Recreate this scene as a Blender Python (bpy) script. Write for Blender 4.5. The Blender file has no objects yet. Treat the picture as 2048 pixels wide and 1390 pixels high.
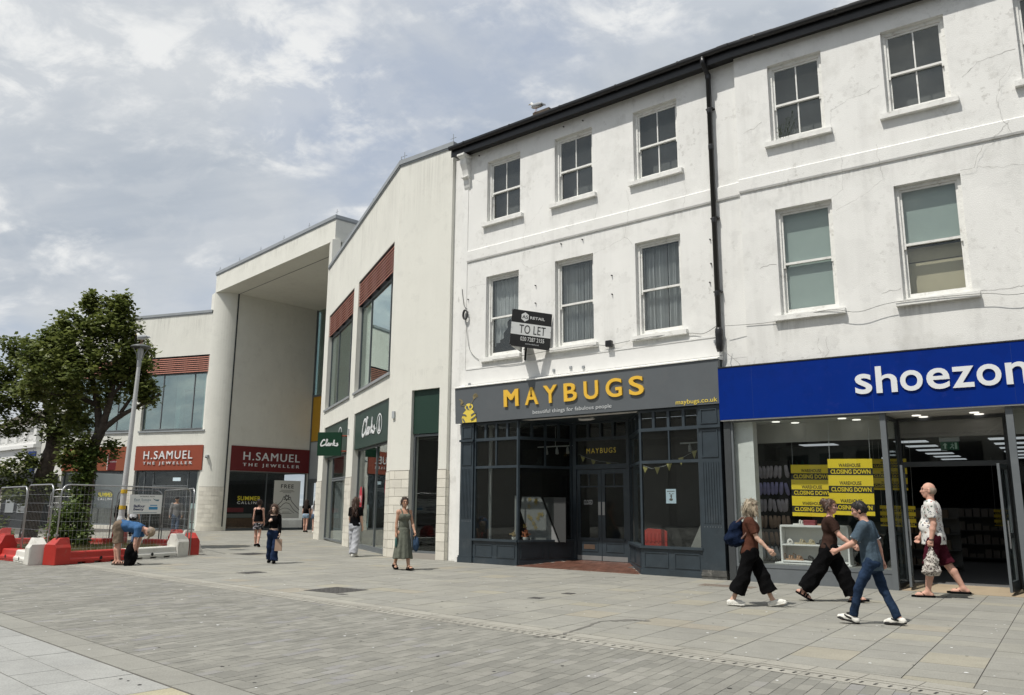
import bpy, bmesh, math, random
import numpy as np
from mathutils import Vector, Matrix
S = bpy.context.scene
COL = S.collection
rng = random.Random(7)
R_ = math.radians

# ---------------------------------------------------------------- camera, sky, sun, exposure
cam_d = bpy.data.cameras.new("camera")
cam_d.sensor_width = 36.0
cam_d.lens = 36.0 * 1609.5 / 2048.0
cam_d.clip_start = 0.1
cam_d.clip_end = 2000.0
cam = bpy.data.objects.new("camera", cam_d)
COL.objects.link(cam)
PITCH, ROLL, CAM_H = 0.194122, 0.0077139, 1.55
_fw = Vector((0, math.cos(PITCH), math.sin(PITCH)))
_up0 = Vector((0, -math.sin(PITCH), math.cos(PITCH)))
_rt0 = Vector((1, 0, 0))
_rt = math.cos(ROLL) * _rt0 + math.sin(ROLL) * _up0
_up = -math.sin(ROLL) * _rt0 + math.cos(ROLL) * _up0
cam.matrix_world = Matrix(((_rt.x, _up.x, -_fw.x, 0), (_rt.y, _up.y, -_fw.y, 0), (_rt.z, _up.z, -_fw.z, CAM_H), (0, 0, 0, 1)))
S.camera = cam

SUN_AZ, SUN_EL = R_(36.0), R_(61.0)          # direction the light travels on the ground, height of the sun
sun_d = bpy.data.lights.new("sun", 'SUN')
sun_d.energy = 3.9
sun_d.angle = R_(0.7)
sun_d.color = (1.0, 0.955, 0.88)
sun = bpy.data.objects.new("sun", sun_d)
COL.objects.link(sun)
_sd = Vector((math.cos(SUN_AZ) * math.cos(SUN_EL), math.sin(SUN_AZ) * math.cos(SUN_EL), -math.sin(SUN_EL)))
sun.rotation_euler = _sd.to_track_quat('-Z', 'Y').to_euler()
sun.location = (-30, -20, 60)

world = bpy.data.worlds.new("World")
S.world = world
world.use_nodes = True
def build_world():
    nt = world.node_tree
    nt.nodes.clear()
    N = lambda t, **k: _node(nt, t, k)
    out = N('ShaderNodeOutputWorld')
    bg = N('ShaderNodeBackground')
    sky = N('ShaderNodeTexSky', sky_type='NISHITA', sun_disc=False, sun_elevation=SUN_EL)
    # azimuth of the sun itself, measured clockwise from +Y
    sky.sun_rotation = math.atan2(-_sd.x, -_sd.y)
    sky.air_density = 1.2; sky.dust_density = 2.5; sky.ozone_density = 1.0
    geo = N('ShaderNodeTexCoord')
    sep = N('ShaderNodeSeparateXYZ')
    nt.links.new(geo.outputs['Generated'], sep.inputs[0])
    zc = _math(nt, 'MAXIMUM', sep.outputs[2], 0.0)
    den = _math(nt, 'ADD', zc, 0.40)
    px = _math(nt, 'DIVIDE', sep.outputs[0], den)
    py = _math(nt, 'DIVIDE', sep.outputs[1], den)
    cmb = N('ShaderNodeCombineXYZ')
    nt.links.new(px, cmb.inputs[0]); nt.links.new(py, cmb.inputs[1])
    def noise(scale, detail, rough, dist, loc, stretch=(1, 1, 1), rz=0.0):
        mp = N('ShaderNodeMapping')
        mp.inputs['Location'].default_value = loc
        mp.inputs['Scale'].default_value = stretch
        mp.inputs['Rotation'].default_value = (0, 0, rz)
        nt.links.new(cmb.outputs[0], mp.inputs[0])
        n = N('ShaderNodeTexNoise')
        n.inputs['Scale'].default_value = scale
        n.inputs['Detail'].default_value = detail
        n.inputs['Roughness'].default_value = rough
        n.inputs['Distortion'].default_value = dist
        nt.links.new(mp.outputs[0], n.inputs['Vector'])
        return n.outputs['Fac']
    def ramp(v, stops):
        r = N('ShaderNodeValToRGB')
        e = r.color_ramp.elements
        while len(e) < len(stops): e.new(0.5)
        for i, (p, c) in enumerate(stops):
            e[i].position = p; e[i].color = (c, c, c, 1)
        r.color_ramp.interpolation = 'EASE'
        nt.links.new(v, r.inputs[0]); return r.outputs[0]
    big = noise(1.7, 7, 0.55, 0.3, (3.1, 0.4, 0), (1.0, 1.2, 1), R_(28))
    puff = noise(3.3, 12, 0.58, 0.30, (8.2, 4.7, 2.0), (1.0, 1.35, 1), R_(30))
    wisp = noise(9.0, 10, 0.62, 0.3, (2.6, 7.1, 4.0), (1.0, 1.25, 1), R_(30))
    streak = noise(1.8, 6, 0.55, 0.2, (1.7, 9.4, 5.0), (0.5, 1.8, 1), R_(12))
    cover = ramp(big, [(0.30, 0.0), (0.58, 1.0)])
    puffm = ramp(puff, [(0.47, 0.0), (0.62, 1.0)])
    wispm = ramp(wisp, [(0.43, 0.0), (0.62, 1.0)])
    dark = ramp(streak, [(0.34, 0.0), (0.60, 1.0)])
    def mixn(f, a, b):
        n = N('ShaderNodeMixRGB')
        for k, v in ((0, f), (1, a), (2, b)):
            if isinstance(v, float): n.inputs[k].default_value = v
            elif isinstance(v, tuple): n.inputs[k].default_value = v
            else: nt.links.new(v, n.inputs[k])
        return n.outputs[0]
    mul = N('ShaderNodeMixRGB', blend_type='MULTIPLY'); mul.inputs[0].default_value = 1.0
    nt.links.new(sky.outputs[0], mul.inputs[1]); mul.inputs[2].default_value = (0.10, 0.10, 0.10, 1)
    clear = mixn(0.72, mul.outputs[0], (0.49, 0.545, 0.64, 1))
    grey = mixn(dark, (0.405, 0.455, 0.52, 1), (0.54, 0.575, 0.615, 1))
    base = mixn(cover, clear, grey)
    f1 = _math(nt, 'MULTIPLY', puffm, _math(nt, 'MULTIPLY_ADD', wispm, 0.80, 0.22))
    m2 = N('ShaderNodeMixRGB')
    nt.links.new(f1, m2.inputs[0]); nt.links.new(mixn(_math(nt, 'MULTIPLY', wispm, 0.22), base, (0.66, 0.68, 0.70, 1)), m2.inputs[1])
    m2.inputs[2].default_value = (0.79, 0.80, 0.80, 1)
    nt.links.new(m2.outputs[0], bg.inputs[0])
    bg.inputs[1].default_value = 1.0
    nt.links.new(bg.outputs[0], out.inputs[0])
def _node(nt, t, k):
    n = nt.nodes.new(t)
    for a, b in k.items(): setattr(n, a, b)
    return n
def _math(nt, op, a, b=None, c=None):
    n = nt.nodes.new('ShaderNodeMath'); n.operation = op
    for i, v in enumerate((a, b, c)):
        if v is None: continue
        if isinstance(v, (int, float)): n.inputs[i].default_value = v
        else: nt.links.new(v, n.inputs[i])
    return n.outputs[0]
build_world()
S.view_settings.view_transform = 'Standard'
S.view_settings.look = 'None'
S.view_settings.exposure = 0.10
S.view_settings.gamma = 1.0
S.view_settings.use_curve_mapping = False
S.render.engine = 'CYCLES'
S.cycles.max_bounces = 8
S.cycles.diffuse_bounces = 4
S.cycles.glossy_bounces = 4
S.cycles.transmission_bounces = 6
S.cycles.transparent_max_bounces = 24
S.cycles.caustics_reflective = False
S.cycles.caustics_refractive = False
S.cycles.use_denoising = True

# ---------------------------------------------------------------- object helpers
def tag(o, label=None, cat=None, group=None, kind=None):
    if label: o['label'] = label
    if cat: o['category'] = cat
    if group: o['group'] = group
    if kind: o['kind'] = kind
    return o
def empty(name, loc=(0, 0, 0), rz=0.0, label=None, cat=None, group=None, kind=None, parent=None):
    o = bpy.data.objects.new(name, None)
    COL.objects.link(o)
    o.empty_display_size = 0.2
    o.location = loc; o.rotation_euler = (0, 0, rz)
    if parent: o.parent = parent
    return tag(o, label, cat, group, kind)
def link_mesh(name, me, mat=None, parent=None, loc=None, rz=None):
    if mat is not None and len(me.materials) == 0: me.materials.append(mat)
    o = bpy.data.objects.new(name, me)
    COL.objects.link(o)
    if parent: o.parent = parent
    if loc is not None: o.location = loc
    if rz is not None: o.rotation_euler = (0, 0, rz)
    return o
def copy_tree(o, parent=None):
    c = o.copy(); COL.objects.link(c)
    c.parent = parent
    for ch in o.children: copy_tree(ch, c)
    return c

class MB:
    """collects faces, then links them as one mesh object"""
    def __init__(s): s.v = []; s.f = []; s.a = []
    def add(s, vs, fs, attr=0.0):
        b = len(s.v); s.v.extend(vs)
        for f in fs: s.f.append(tuple(b + i for i in f)); s.a.append(attr)
        return s
    def box(s, x0, x1, y0, y1, z0, z1, attr=0.0):
        if x1 < x0: x0, x1 = x1, x0
        if y1 < y0: y0, y1 = y1, y0
        if z1 < z0: z0, z1 = z1, z0
        return s.add([(x0, y0, z0), (x1, y0, z0), (x1, y1, z0), (x0, y1, z0), (x0, y0, z1), (x1, y0, z1), (x1, y1, z1), (x0, y1, z1)],
                     [(3, 2, 1, 0), (4, 5, 6, 7), (0, 1, 5, 4), (1, 2, 6, 5), (2, 3, 7, 6), (3, 0, 4, 7)], attr)
    def obox(s, p, ux, uy, x0, x1, y0, y1, z0, z1):
        """box in a turned frame: p origin, ux/uy plan unit vectors"""
        def T(x, y, z): return (p[0] + ux[0] * x + uy[0] * y, p[1] + ux[1] * x + uy[1] * y, z)
        return s.add([T(x0, y0, z0), T(x1, y0, z0), T(x1, y1, z0), T(x0, y1, z0), T(x0, y0, z1), T(x1, y0, z1), T(x1, y1, z1), T(x0, y1, z1)],
                     [(3, 2, 1, 0), (4, 5, 6, 7), (0, 1, 5, 4), (1, 2, 6, 5), (2, 3, 7, 6), (3, 0, 4, 7)])
    def quad(s, a, b, c, d, attr=0.0): return s.add([a, b, c, d], [(0, 1, 2, 3)], attr)
    def prism(s, poly, z0, z1):
        n = len(poly)
        vs = [(x, y, z0) for x, y in poly] + [(x, y, z1) for x, y in poly]
        fs = [tuple(range(n - 1, -1, -1)), tuple(range(n, 2 * n))]
        fs += [(i, (i + 1) % n, n + (i + 1) % n, n + i) for i in range(n)]
        return s.add(vs, fs)
    def prism_x(s, poly, x0, x1):
        """poly in (y,z), swept along x"""
        n = len(poly)
        vs = [(x0, y, z) for y, z in poly] + [(x1, y, z) for y, z in poly]
        fs = [tuple(range(n - 1, -1, -1)), tuple(range(n, 2 * n))]
        fs += [(i, (i + 1) % n, n + (i + 1) % n, n + i) for i in range(n)]
        return s.add(vs, fs)
    def prism_y(s, poly, y0, y1):
        """poly in (x,z), swept along y"""
        n = len(poly)
        vs = [(x, y0, z) for x, z in poly] + [(x, y1, z) for x, z in poly]
        fs = [tuple(range(n)), tuple(range(2 * n - 1, n - 1, -1))]
        fs += [(i, n + i, n + (i + 1) % n, (i + 1) % n) for i in range(n)]
        return s.add(vs, fs)
    def tube(s, pts, r, n=6, cap=True):
        pts = [Vector(p) for p in pts]
        rs = r if isinstance(r, (list, tuple)) else [r] * len(pts)
        vs = []; prev = None
        for i, p in enumerate(pts):
            d = (pts[min(i + 1, len(pts) - 1)] - pts[max(i - 1, 0)])
            d = d.normalized() if d.length > 1e-9 else Vector((0, 0, 1))
            if prev is None:
                a = Vector((1, 0, 0)) if abs(d.x) < 0.8 else Vector((0, 1, 0))
                u = d.cross(a).normalized()
            else:
                u = (prev - d * prev.dot(d))
                u = u.normalized() if u.length > 1e-6 else d.orthogonal().normalized()
            prev = u; w = d.cross(u)
            for k in range(n):
                t = 2 * math.pi * k / n
                q = p + (u * math.cos(t) + w * math.sin(t)) * rs[i]
                vs.append((q.x, q.y, q.z))
        fs = []
        for i in range(len(pts) - 1):
            for k in range(n):
                a = i * n + k; b = i * n + (k + 1) % n
                fs.append((a, b, b + n, a + n))
        if cap:
            fs.append(tuple(range(n - 1, -1, -1))); m = (len(pts) - 1) * n
            fs.append(tuple(range(m, m + n)))
        return s.add(vs, fs)
    def lathe(s, prof, n=16, c=(0, 0)):
        """prof list of (r,z) revolved round the z axis at c"""
        vs = []; fs = []
        for r, z in prof:
            for k in range(n):
                t = 2 * math.pi * k / n
                vs.append((c[0] + r * math.cos(t), c[1] + r * math.sin(t), z))
        for i in range(len(prof) - 1):
            for k in range(n):
                a = i * n + k; b = i * n + (k + 1) % n
                fs.append((a, b, b + n, a + n))
        fs.append(tuple(range(n - 1, -1, -1))); m = (len(prof) - 1) * n
        fs.append(tuple(range(m, m + n)))
        return s.add(vs, fs)
    def ell(s, c, r, n=8, m=6):
        vs = [(c[0], c[1], c[2] - r[2])]; fs = []
        for i in range(1, m):
            a = math.pi * i / m
            for k in range(n):
                t = 2 * math.pi * k / n
                vs.append((c[0] + r[0] * math.sin(a) * math.cos(t), c[1] + r[1] * math.sin(a) * math.sin(t), c[2] - r[2] * math.cos(a)))
        vs.append((c[0], c[1], c[2] + r[2]))
        for k in range(n): fs.append((0, 1 + (k + 1) % n, 1 + k))
        for i in range(m - 2):
            for k in range(n):
                a = 1 + i * n + k; b = 1 + i * n + (k + 1) % n
                fs.append((a, b, b + n, a + n))
        t = len(vs) - 1; o = 1 + (m - 2) * n
        for k in range(n): fs.append((o + k, o + (k + 1) % n, t))
        return s.add(vs, fs)
    def mesh(s, name, smooth=False, attr=False):
        me = bpy.data.meshes.new(name)
        me.from_pydata(s.v, [], s.f)
        if smooth: me.polygons.foreach_set('use_smooth', [True] * len(me.polygons))
        if attr:
            at = me.attributes.new('tint', 'FLOAT', 'FACE')
            at.data.foreach_set('value', s.a)
        me.update()
        return me
    def build(s, name, mat, parent=None, smooth=False, attr=False, loc=None, rz=None, bevel=0.0, label=None, kind=None):
        o = link_mesh(name, s.mesh(name, smooth, attr), mat, parent, loc, rz)
        if bevel:
            m = o.modifiers.new('bevel', 'BEVEL'); m.width = bevel; m.segments = 2; m.limit_method = 'ANGLE'
        if label: o['label'] = label
        if kind: o['kind'] = kind
        return o
def bx(*a): return MB().box(*a)

def wall_mesh(u0, u1, z0, z1, holes, thick, y0=0.0):
    """wall in the x-z plane with rectangular holes (x0,x1,z0,z1), real thickness and reveals"""
    mb = MB()
    us = sorted({u0, u1, *[h[0] for h in holes], *[h[1] for h in holes]})
    zs = sorted({z0, z1, *[h[2] for h in holes], *[h[3] for h in holes]})
    us = [u for u in us if u0 <= u <= u1]; zs = [z for z in zs if z0 <= z <= z1]
    def solid(i, j):
        if i < 0 or j < 0 or i >= len(us) - 1 or j >= len(zs) - 1: return False
        cu = (us[i] + us[i + 1]) / 2; cz = (zs[j] + zs[j + 1]) / 2
        return not any(h[0] < cu < h[1] and h[2] < cz < h[3] for h in holes)
    y1 = y0 + thick
    for i in range(len(us) - 1):
        for j in range(len(zs) - 1):
            if not solid(i, j): continue
            a, b, c, d = us[i], us[i + 1], zs[j], zs[j + 1]
            mb.quad((a, y0, c), (b, y0, c), (b, y0, d), (a, y0, d))
            mb.quad((b, y1, c), (a, y1, c), (a, y1, d), (b, y1, d))
            if not solid(i - 1, j): mb.quad((a, y1, c), (a, y0, c), (a, y0, d), (a, y1, d))
            if not solid(i + 1, j): mb.quad((b, y0, c), (b, y1, c), (b, y1, d), (b, y0, d))
            if not solid(i, j - 1): mb.quad((a, y1, c), (b, y1, c), (b, y0, c), (a, y0, c))
            if not solid(i, j + 1): mb.quad((a, y0, d), (b, y0, d), (b, y1, d), (a, y1, d))
    return mb

# ---------------------------------------------------------------- materials
MATS = {}
def mat(name, col, rough=0.7, noise=0.0, nscale=4.0, bump=0.0, bscale=60.0, metal=0.0, spec=0.5, streak=0.0, dirt=None, dirt_amt=0.0, dirt_scale=1.5,
        tint=0.0, emit=0.0, trans=0.0, sheen=0.0, coords='Object', fine=0.0):
    m = bpy.data.materials.new(name); m.use_nodes = True
    nt = m.node_tree; b = nt.nodes['Principled BSDF']
    b.inputs['Roughness'].default_value = rough
    b.inputs['Metallic'].default_value = metal
    b.inputs['Specular IOR Level'].default_value = spec
    if sheen: b.inputs['Sheen Weight'].default_value = sheen
    tc = nt.nodes.new('ShaderNodeTexCoord')
    def noise_n(scale, detail=6, rough_=0.6, stretch=None, off=0.0):
        n = nt.nodes.new('ShaderNodeTexNoise')
        n.inputs['Scale'].default_value = scale; n.inputs['Detail'].default_value = detail; n.inputs['Roughness'].default_value = rough_
        mp = nt.nodes.new('ShaderNodeMapping')
        mp.inputs['Location'].default_value = (off, off * 1.7, off * 0.3)
        if stretch: mp.inputs['Scale'].default_value = stretch
        nt.links.new(tc.outputs[coords], mp.inputs[0]); nt.links.new(mp.outputs[0], n.inputs['Vector'])
        return n.outputs['Fac']
    def mixc(fac, a, bb, blend='MIX'):
        mx = nt.nodes.new('ShaderNodeMixRGB'); mx.blend_type = blend
        for i, v in ((0, fac), (1, a), (2, bb)):
            if isinstance(v, (int, float)): mx.inputs[i].default_value = v if i == 0 else (v, v, v, 1)
            elif isinstance(v, tuple): mx.inputs[i].default_value = (*v[:3], 1)
            else: nt.links.new(v, mx.inputs[i])
        return mx.outputs[0]
    def rampf(v, lo, hi):
        r = nt.nodes.new('ShaderNodeMapRange'); r.inputs[1].default_value = lo; r.inputs[2].default_value = hi
        nt.links.new(v, r.inputs[0]); return r.outputs[0]
    c = tuple(col)
    cur = c
    if noise:
        f = rampf(noise_n(nscale), 0.3, 0.7)
        cur = mixc(f, tuple(max(0, x * (1 - noise)) for x in c), tuple(min(1, x * (1 + noise)) for x in c))
    if fine:
        f = rampf(noise_n(bscale * 1.3, 3, 0.7, None, 3.3), 0.3, 0.7)
        g = mixc(f, 1 - fine, 1 + fine)
        cur = mixc(1.0, cur, g, 'MULTIPLY')
    if streak:
        f = rampf(noise_n(2.2, 5, 0.6, (1.0, 1.0, 0.08), 5.0), 0.52, 0.8)
        cur = mixc(_math(nt, 'MULTIPLY', f, streak), cur, tuple(x * 0.45 for x in c))
    if dirt is not None:
        f = rampf(noise_n(dirt_scale, 8, 0.68, None, 11.0), 0.55, 0.75)
        cur = mixc(_math(nt, 'MULTIPLY', f, dirt_amt), cur, tuple(dirt))
    if tint:
        at = nt.nodes.new('ShaderNodeAttribute'); at.attribute_name = 'tint'
        g = nt.nodes.new('ShaderNodeMapRange'); g.inputs[1].default_value = 0; g.inputs[2].default_value = 1
        g.inputs[3].default_value = 1 - tint; g.inputs[4].default_value = 1 + tint
        nt.links.new(at.outputs['Fac'], g.inputs[0])
        cc = nt.nodes.new('ShaderNodeCombineXYZ')
        for i in range(3): nt.links.new(g.outputs[0], cc.inputs[i])
        cur = mixc(1.0, cur, cc.outputs[0], 'MULTIPLY')
    if isinstance(cur, tuple): b.inputs['Base Color'].default_value = (*cur, 1)
    else: nt.links.new(cur, b.inputs['Base Color'])
    if bump:
        bn = nt.nodes.new('ShaderNodeBump'); bn.inputs['Strength'].default_value = bump; bn.inputs['Distance'].default_value = 0.02
        nt.links.new(noise_n(bscale, 4, 0.65), bn.inputs['Height']); nt.links.new(bn.outputs[0], b.inputs['Normal'])
    if emit:
        b.inputs['Emission Color'].default_value = (*c, 1); b.inputs['Emission Strength'].default_value = emit
    MATS[name] = m
    return m

def glass_mat(name, tintc=(0.9, 0.93, 0.92), refl=1.0, coat=0.0, rough=0.0, wob=0.0, film=None, film_amt=0.0):
    """a thin pane: Fresnel mirror over a tinted transparent sheet, optionally with a dusty or painted film"""
    m = bpy.data.materials.new(name); m.use_nodes = True
    nt = m.node_tree; nt.nodes.clear()
    out = nt.nodes.new('ShaderNodeOutputMaterial')
    tr = nt.nodes.new('ShaderNodeBsdfTransparent'); tr.inputs[0].default_value = (*tintc, 1)
    gl = nt.nodes.new('ShaderNodeBsdfGlossy'); gl.inputs['Roughness'].default_value = rough; gl.inputs[0].default_value = (0.86, 0.96, 0.93, 1) if coat else (0.95, 1.0, 0.99, 1)
    ge = nt.nodes.new('ShaderNodeNewGeometry'); dp = nt.nodes.new('ShaderNodeVectorMath'); dp.operation = 'DOT_PRODUCT'
    nt.links.new(ge.outputs['Normal'], dp.inputs[0]); nt.links.new(ge.outputs['Incoming'], dp.inputs[1])
    ca = _math(nt, 'ABSOLUTE', dp.outputs['Value']); fr = _math(nt, 'MULTIPLY_ADD', _math(nt, 'POWER', _math(nt, 'SUBTRACT', 1.0, ca), 5.0), 0.96, 0.042)
    if wob:
        tc = nt.nodes.new('ShaderNodeTexCoord'); n = nt.nodes.new('ShaderNodeTexNoise'); n.inputs['Scale'].default_value = 1.3
        n.inputs['Detail'].default_value = 1.0
        bn = nt.nodes.new('ShaderNodeBump'); bn.inputs['Strength'].default_value = wob; bn.inputs['Distance'].default_value = 0.05
        nt.links.new(tc.outputs['Object'], n.inputs['Vector']); nt.links.new(n.outputs['Fac'], bn.inputs['Height'])
        nt.links.new(bn.outputs[0], gl.inputs['Normal'])
    f = _math(nt, 'MULTIPLY', fr, refl)
    f = _math(nt, 'ADD', f, coat)
    f = _math(nt, 'MINIMUM', f, 0.95)
    base = tr.outputs[0]
    if film:
        df = nt.nodes.new('ShaderNodeBsdfDiffuse'); df.inputs[0].default_value = (*film, 1)
        mf = nt.nodes.new('ShaderNodeMixShader'); mf.inputs[0].default_value = film_amt
        nt.links.new(tr.outputs[0], mf.inputs[1]); nt.links.new(df.outputs[0], mf.inputs[2]); base = mf.outputs[0]
    mx = nt.nodes.new('ShaderNodeMixShader')
    nt.links.new(f, mx.inputs[0]); nt.links.new(base, mx.inputs[1]); nt.links.new(gl.outputs[0], mx.inputs[2])
    nt.links.new(mx.outputs[0], out.inputs[0])
    MATS[name] = m
    return m

M = {}
def mk(k, *a, **kw): M[k] = mat(k, *a, **kw); return M[k]
mk('stucco', (0.80, 0.80, 0.775), 0.9, noise=0.035, nscale=0.9, bump=0.35, bscale=45, dirt=(0.42, 0.41, 0.37), dirt_amt=0.36, dirt_scale=1.3, streak=0.18, spec=0.2)
mk('old_paint', (0.78, 0.78, 0.75), 0.7, noise=0.08, nscale=6, bump=0.4, bscale=30, dirt=(0.36, 0.34, 0.30), dirt_amt=0.75, dirt_scale=5.0, spec=0.3)
mk('cream_render', (0.735, 0.732, 0.672), 0.92, noise=0.03, nscale=0.8, bump=0.3, bscale=70, streak=0.08, dirt=(0.52, 0.50, 0.45), dirt_amt=0.16, spec=0.15)
mk('stone_tile', (0.66, 0.635, 0.56), 0.75, noise=0.08, nscale=3, bump=0.15, bscale=40, dirt=(0.42, 0.39, 0.33), dirt_amt=0.3, tint=0.09, spec=0.3)
mk('mortar', (0.30, 0.28, 0.25), 0.95)
mk('coping_metal', (0.33, 0.35, 0.36), 0.45, metal=0.3, noise=0.08, nscale=2)
mk('gutter_black', (0.012, 0.012, 0.013), 0.35, noise=0.3, nscale=5, spec=0.5)
mk('roof_tile', (0.085, 0.066, 0.050), 0.9, noise=0.35, nscale=4, bump=0.6, bscale=20, dirt=(0.14, 0.115, 0.07), dirt_amt=0.6, dirt_scale=3)
mk('shop_navy', (0.030, 0.042, 0.052), 0.42, noise=0.18, nscale=2.5, dirt=(0.10, 0.11, 0.115), dirt_amt=0.35, dirt_scale=2.2, bump=0.08, bscale=15)
mk('chipped_wood', (0.075, 0.075, 0.070), 0.8, noise=0.5, nscale=9, dirt=(0.42, 0.40, 0.36), dirt_amt=0.6, dirt_scale=6)
mk('fascia_grey', (0.105, 0.117, 0.127), 0.5, noise=0.05, nscale=2, dirt=(0.15, 0.15, 0.15), dirt_amt=0.3)
mk('sign_yellow', (0.82, 0.50, 0.055), 0.45)
mk('print_yellow', (0.78, 0.60, 0.09), 0.6)
mk('print_white', (0.78, 0.79, 0.78), 0.6)
mk('print_grey', (0.55, 0.57, 0.58), 0.6)
mk('print_black', (0.012, 0.012, 0.012), 0.6)
mk('shop_blue', (0.0005, 0.022, 0.205), 0.42, spec=0.12, noise=0.05, nscale=1.5, dirt=(0.008, 0.024, 0.23), dirt_amt=0.3, streak=0.1)
mk('letter_white', (0.74, 0.76, 0.77), 0.5)
mk('frame_grey', (0.135, 0.15, 0.16), 0.5, noise=0.07, nscale=3, dirt=(0.22, 0.23, 0.23), dirt_amt=0.35, dirt_scale=4, metal=0.1)
mk('frame_dark', (0.045, 0.05, 0.053), 0.45, noise=0.1, nscale=3)
mk('alu', (0.36, 0.37, 0.37), 0.4, metal=0.6, noise=0.05)
mk('louvre_red', (0.37, 0.15, 0.105), 0.55, noise=0.1, nscale=5)
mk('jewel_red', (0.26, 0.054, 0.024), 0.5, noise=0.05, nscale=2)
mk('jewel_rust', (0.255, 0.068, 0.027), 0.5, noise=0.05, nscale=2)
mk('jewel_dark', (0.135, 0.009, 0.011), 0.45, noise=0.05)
mk('clarks_green', (0.020, 0.046, 0.034), 0.42, spec=0.3, noise=0.06, nscale=2)
mk('clarks_board', (0.003, 0.035, 0.016), 0.5, spec=.3)
mk('ochre_panel', (0.50, 0.27, 0.015), 0.5, noise=0.04)
mk('panel_grey', (0.40, 0.43, 0.44), 0.5, noise=0.04)
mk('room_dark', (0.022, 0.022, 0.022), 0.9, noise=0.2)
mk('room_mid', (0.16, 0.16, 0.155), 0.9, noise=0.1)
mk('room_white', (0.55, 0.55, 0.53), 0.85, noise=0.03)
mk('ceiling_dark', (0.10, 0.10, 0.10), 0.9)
mk('white_paint', (0.75, 0.75, 0.73), 0.5, noise=0.03)
mk('lamp_on', (1.0, 0.96, 0.88), 0.5, emit=1.1)
mk('panel_lit', (0.9, 0.95, 1.0), 0.5, emit=0.40)
mk('exit_green', (0.008, 0.10, 0.045), 0.5)
mk('steel_galv', (0.42, 0.43, 0.44), 0.38, metal=0.75, noise=0.08, nscale=8)
mk('barrier_red', (0.44, 0.028, 0.020), 0.5, noise=0.10, nscale=2.5, dirt=(0.30, 0.11, 0.08), dirt_amt=0.75, dirt_scale=5)
mk('barrier_white', (0.66, 0.65, 0.60), 0.5, noise=0.06, nscale=2.5, dirt=(0.30, 0.27, 0.22), dirt_amt=0.75, dirt_scale=5)
mk('rubber', (0.015, 0.015, 0.015), 0.8)
mk('tile_floor', (0.125, 0.058, 0.040), 0.45, noise=0.15, nscale=4, tint=0.22, dirt=(0.32, 0.27, 0.22), dirt_amt=0.4, dirt_scale=2)
mk('ramp_stone', (0.36, 0.29, 0.20), 0.75, noise=0.12, nscale=3, bump=0.2)
mk('bark', (0.062, 0.050, 0.040), 0.95, noise=0.4, nscale=7, bump=0.9, bscale=14)
mk('soil', (0.10, 0.075, 0.05), 0.95, noise=0.3, nscale=6, bump=0.5)
mk('cast_iron', (0.075, 0.072, 0.068), 0.7, noise=0.2, nscale=8, bump=0.5, bscale=30)
mk('hill_scrub', (0.075, 0.065, 0.048), 0.95, noise=0.5, nscale=1.2, bump=0.8, bscale=4)
mk('deep_blue', (0.012, 0.035, 0.16), 0.45)
mk('net_curtain', (0.55, 0.56, 0.56), 0.95, noise=0.1, nscale=3)
mk('blind_green', (0.42, 0.50, 0.46), 0.9, noise=0.03)
mk('blind_cream', (0.62, 0.54, 0.37), 0.9, noise=0.04)
mk('crack', (0.34, 0.33, 0.31), 0.95)
mk('cable', (0.06, 0.06, 0.06), 0.6); mk('cable_grey', (0.22, 0.22, 0.21), 0.7)
mk('cable_white', (0.45, 0.45, 0.43), 0.6)
def weathered(name, patch, flake_c, flake):
    m = MATS[name]; nt = m.node_tree; b = nt.nodes['Principled BSDF']; src = b.inputs['Base Color'].links[0].from_socket
    g = nt.nodes.new('ShaderNodeNewGeometry')
    def nz(sc, det, lo, hi, st=(1, 1, 1)):
        mp = nt.nodes.new('ShaderNodeMapping'); mp.inputs['Scale'].default_value = st; n = nt.nodes.new('ShaderNodeTexNoise'); n.inputs['Scale'].default_value = sc; n.inputs['Detail'].default_value = det; n.inputs['Roughness'].default_value = .62
        nt.links.new(g.outputs['Position'], mp.inputs[0]); nt.links.new(mp.outputs[0], n.inputs['Vector'])
        q = nt.nodes.new('ShaderNodeMapRange'); q.inputs[1].default_value = lo; q.inputs[2].default_value = hi; nt.links.new(n.outputs['Fac'], q.inputs[0]); return q.outputs[0]
    def mixc(f, a, c, t='MIX'):
        x = nt.nodes.new('ShaderNodeMixRGB'); x.blend_type = t; nt.links.new(f, x.inputs[0]); nt.links.new(a, x.inputs[1]); x.inputs[2].default_value = (*c, 1); return x.outputs[0]
    c = mixc(nz(.55, 9, .52, .545), src, (patch,) * 3, 'MULTIPLY')
    c = mixc(nz(1.7, 9, .60, .615), c, (patch * .98,) * 3, 'MULTIPLY')
    f = _math(nt, 'MULTIPLY', nz(7.5, 10, .56, .64), nz(.8, 4, .50, .66))
    c = mixc(_math(nt, 'MULTIPLY', f, flake), c, flake_c)
    f = _math(nt, 'MULTIPLY', nz(3.0, 8, .50, .75, (1, 1, .07)), nz(.5, 4, .42, .66))
    c = mixc(_math(nt, 'MULTIPLY', f, flake * .5), c, tuple(x * .8 for x in flake_c))
    nt.links.new(c, b.inputs['Base Color'])
weathered('stucco', .965, (.40, .39, .36), .45); weathered('cream_render', .98, (.46, .44, .37), .14); weathered('shop_blue', .94, (.02, .035, .22), .3)
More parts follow.
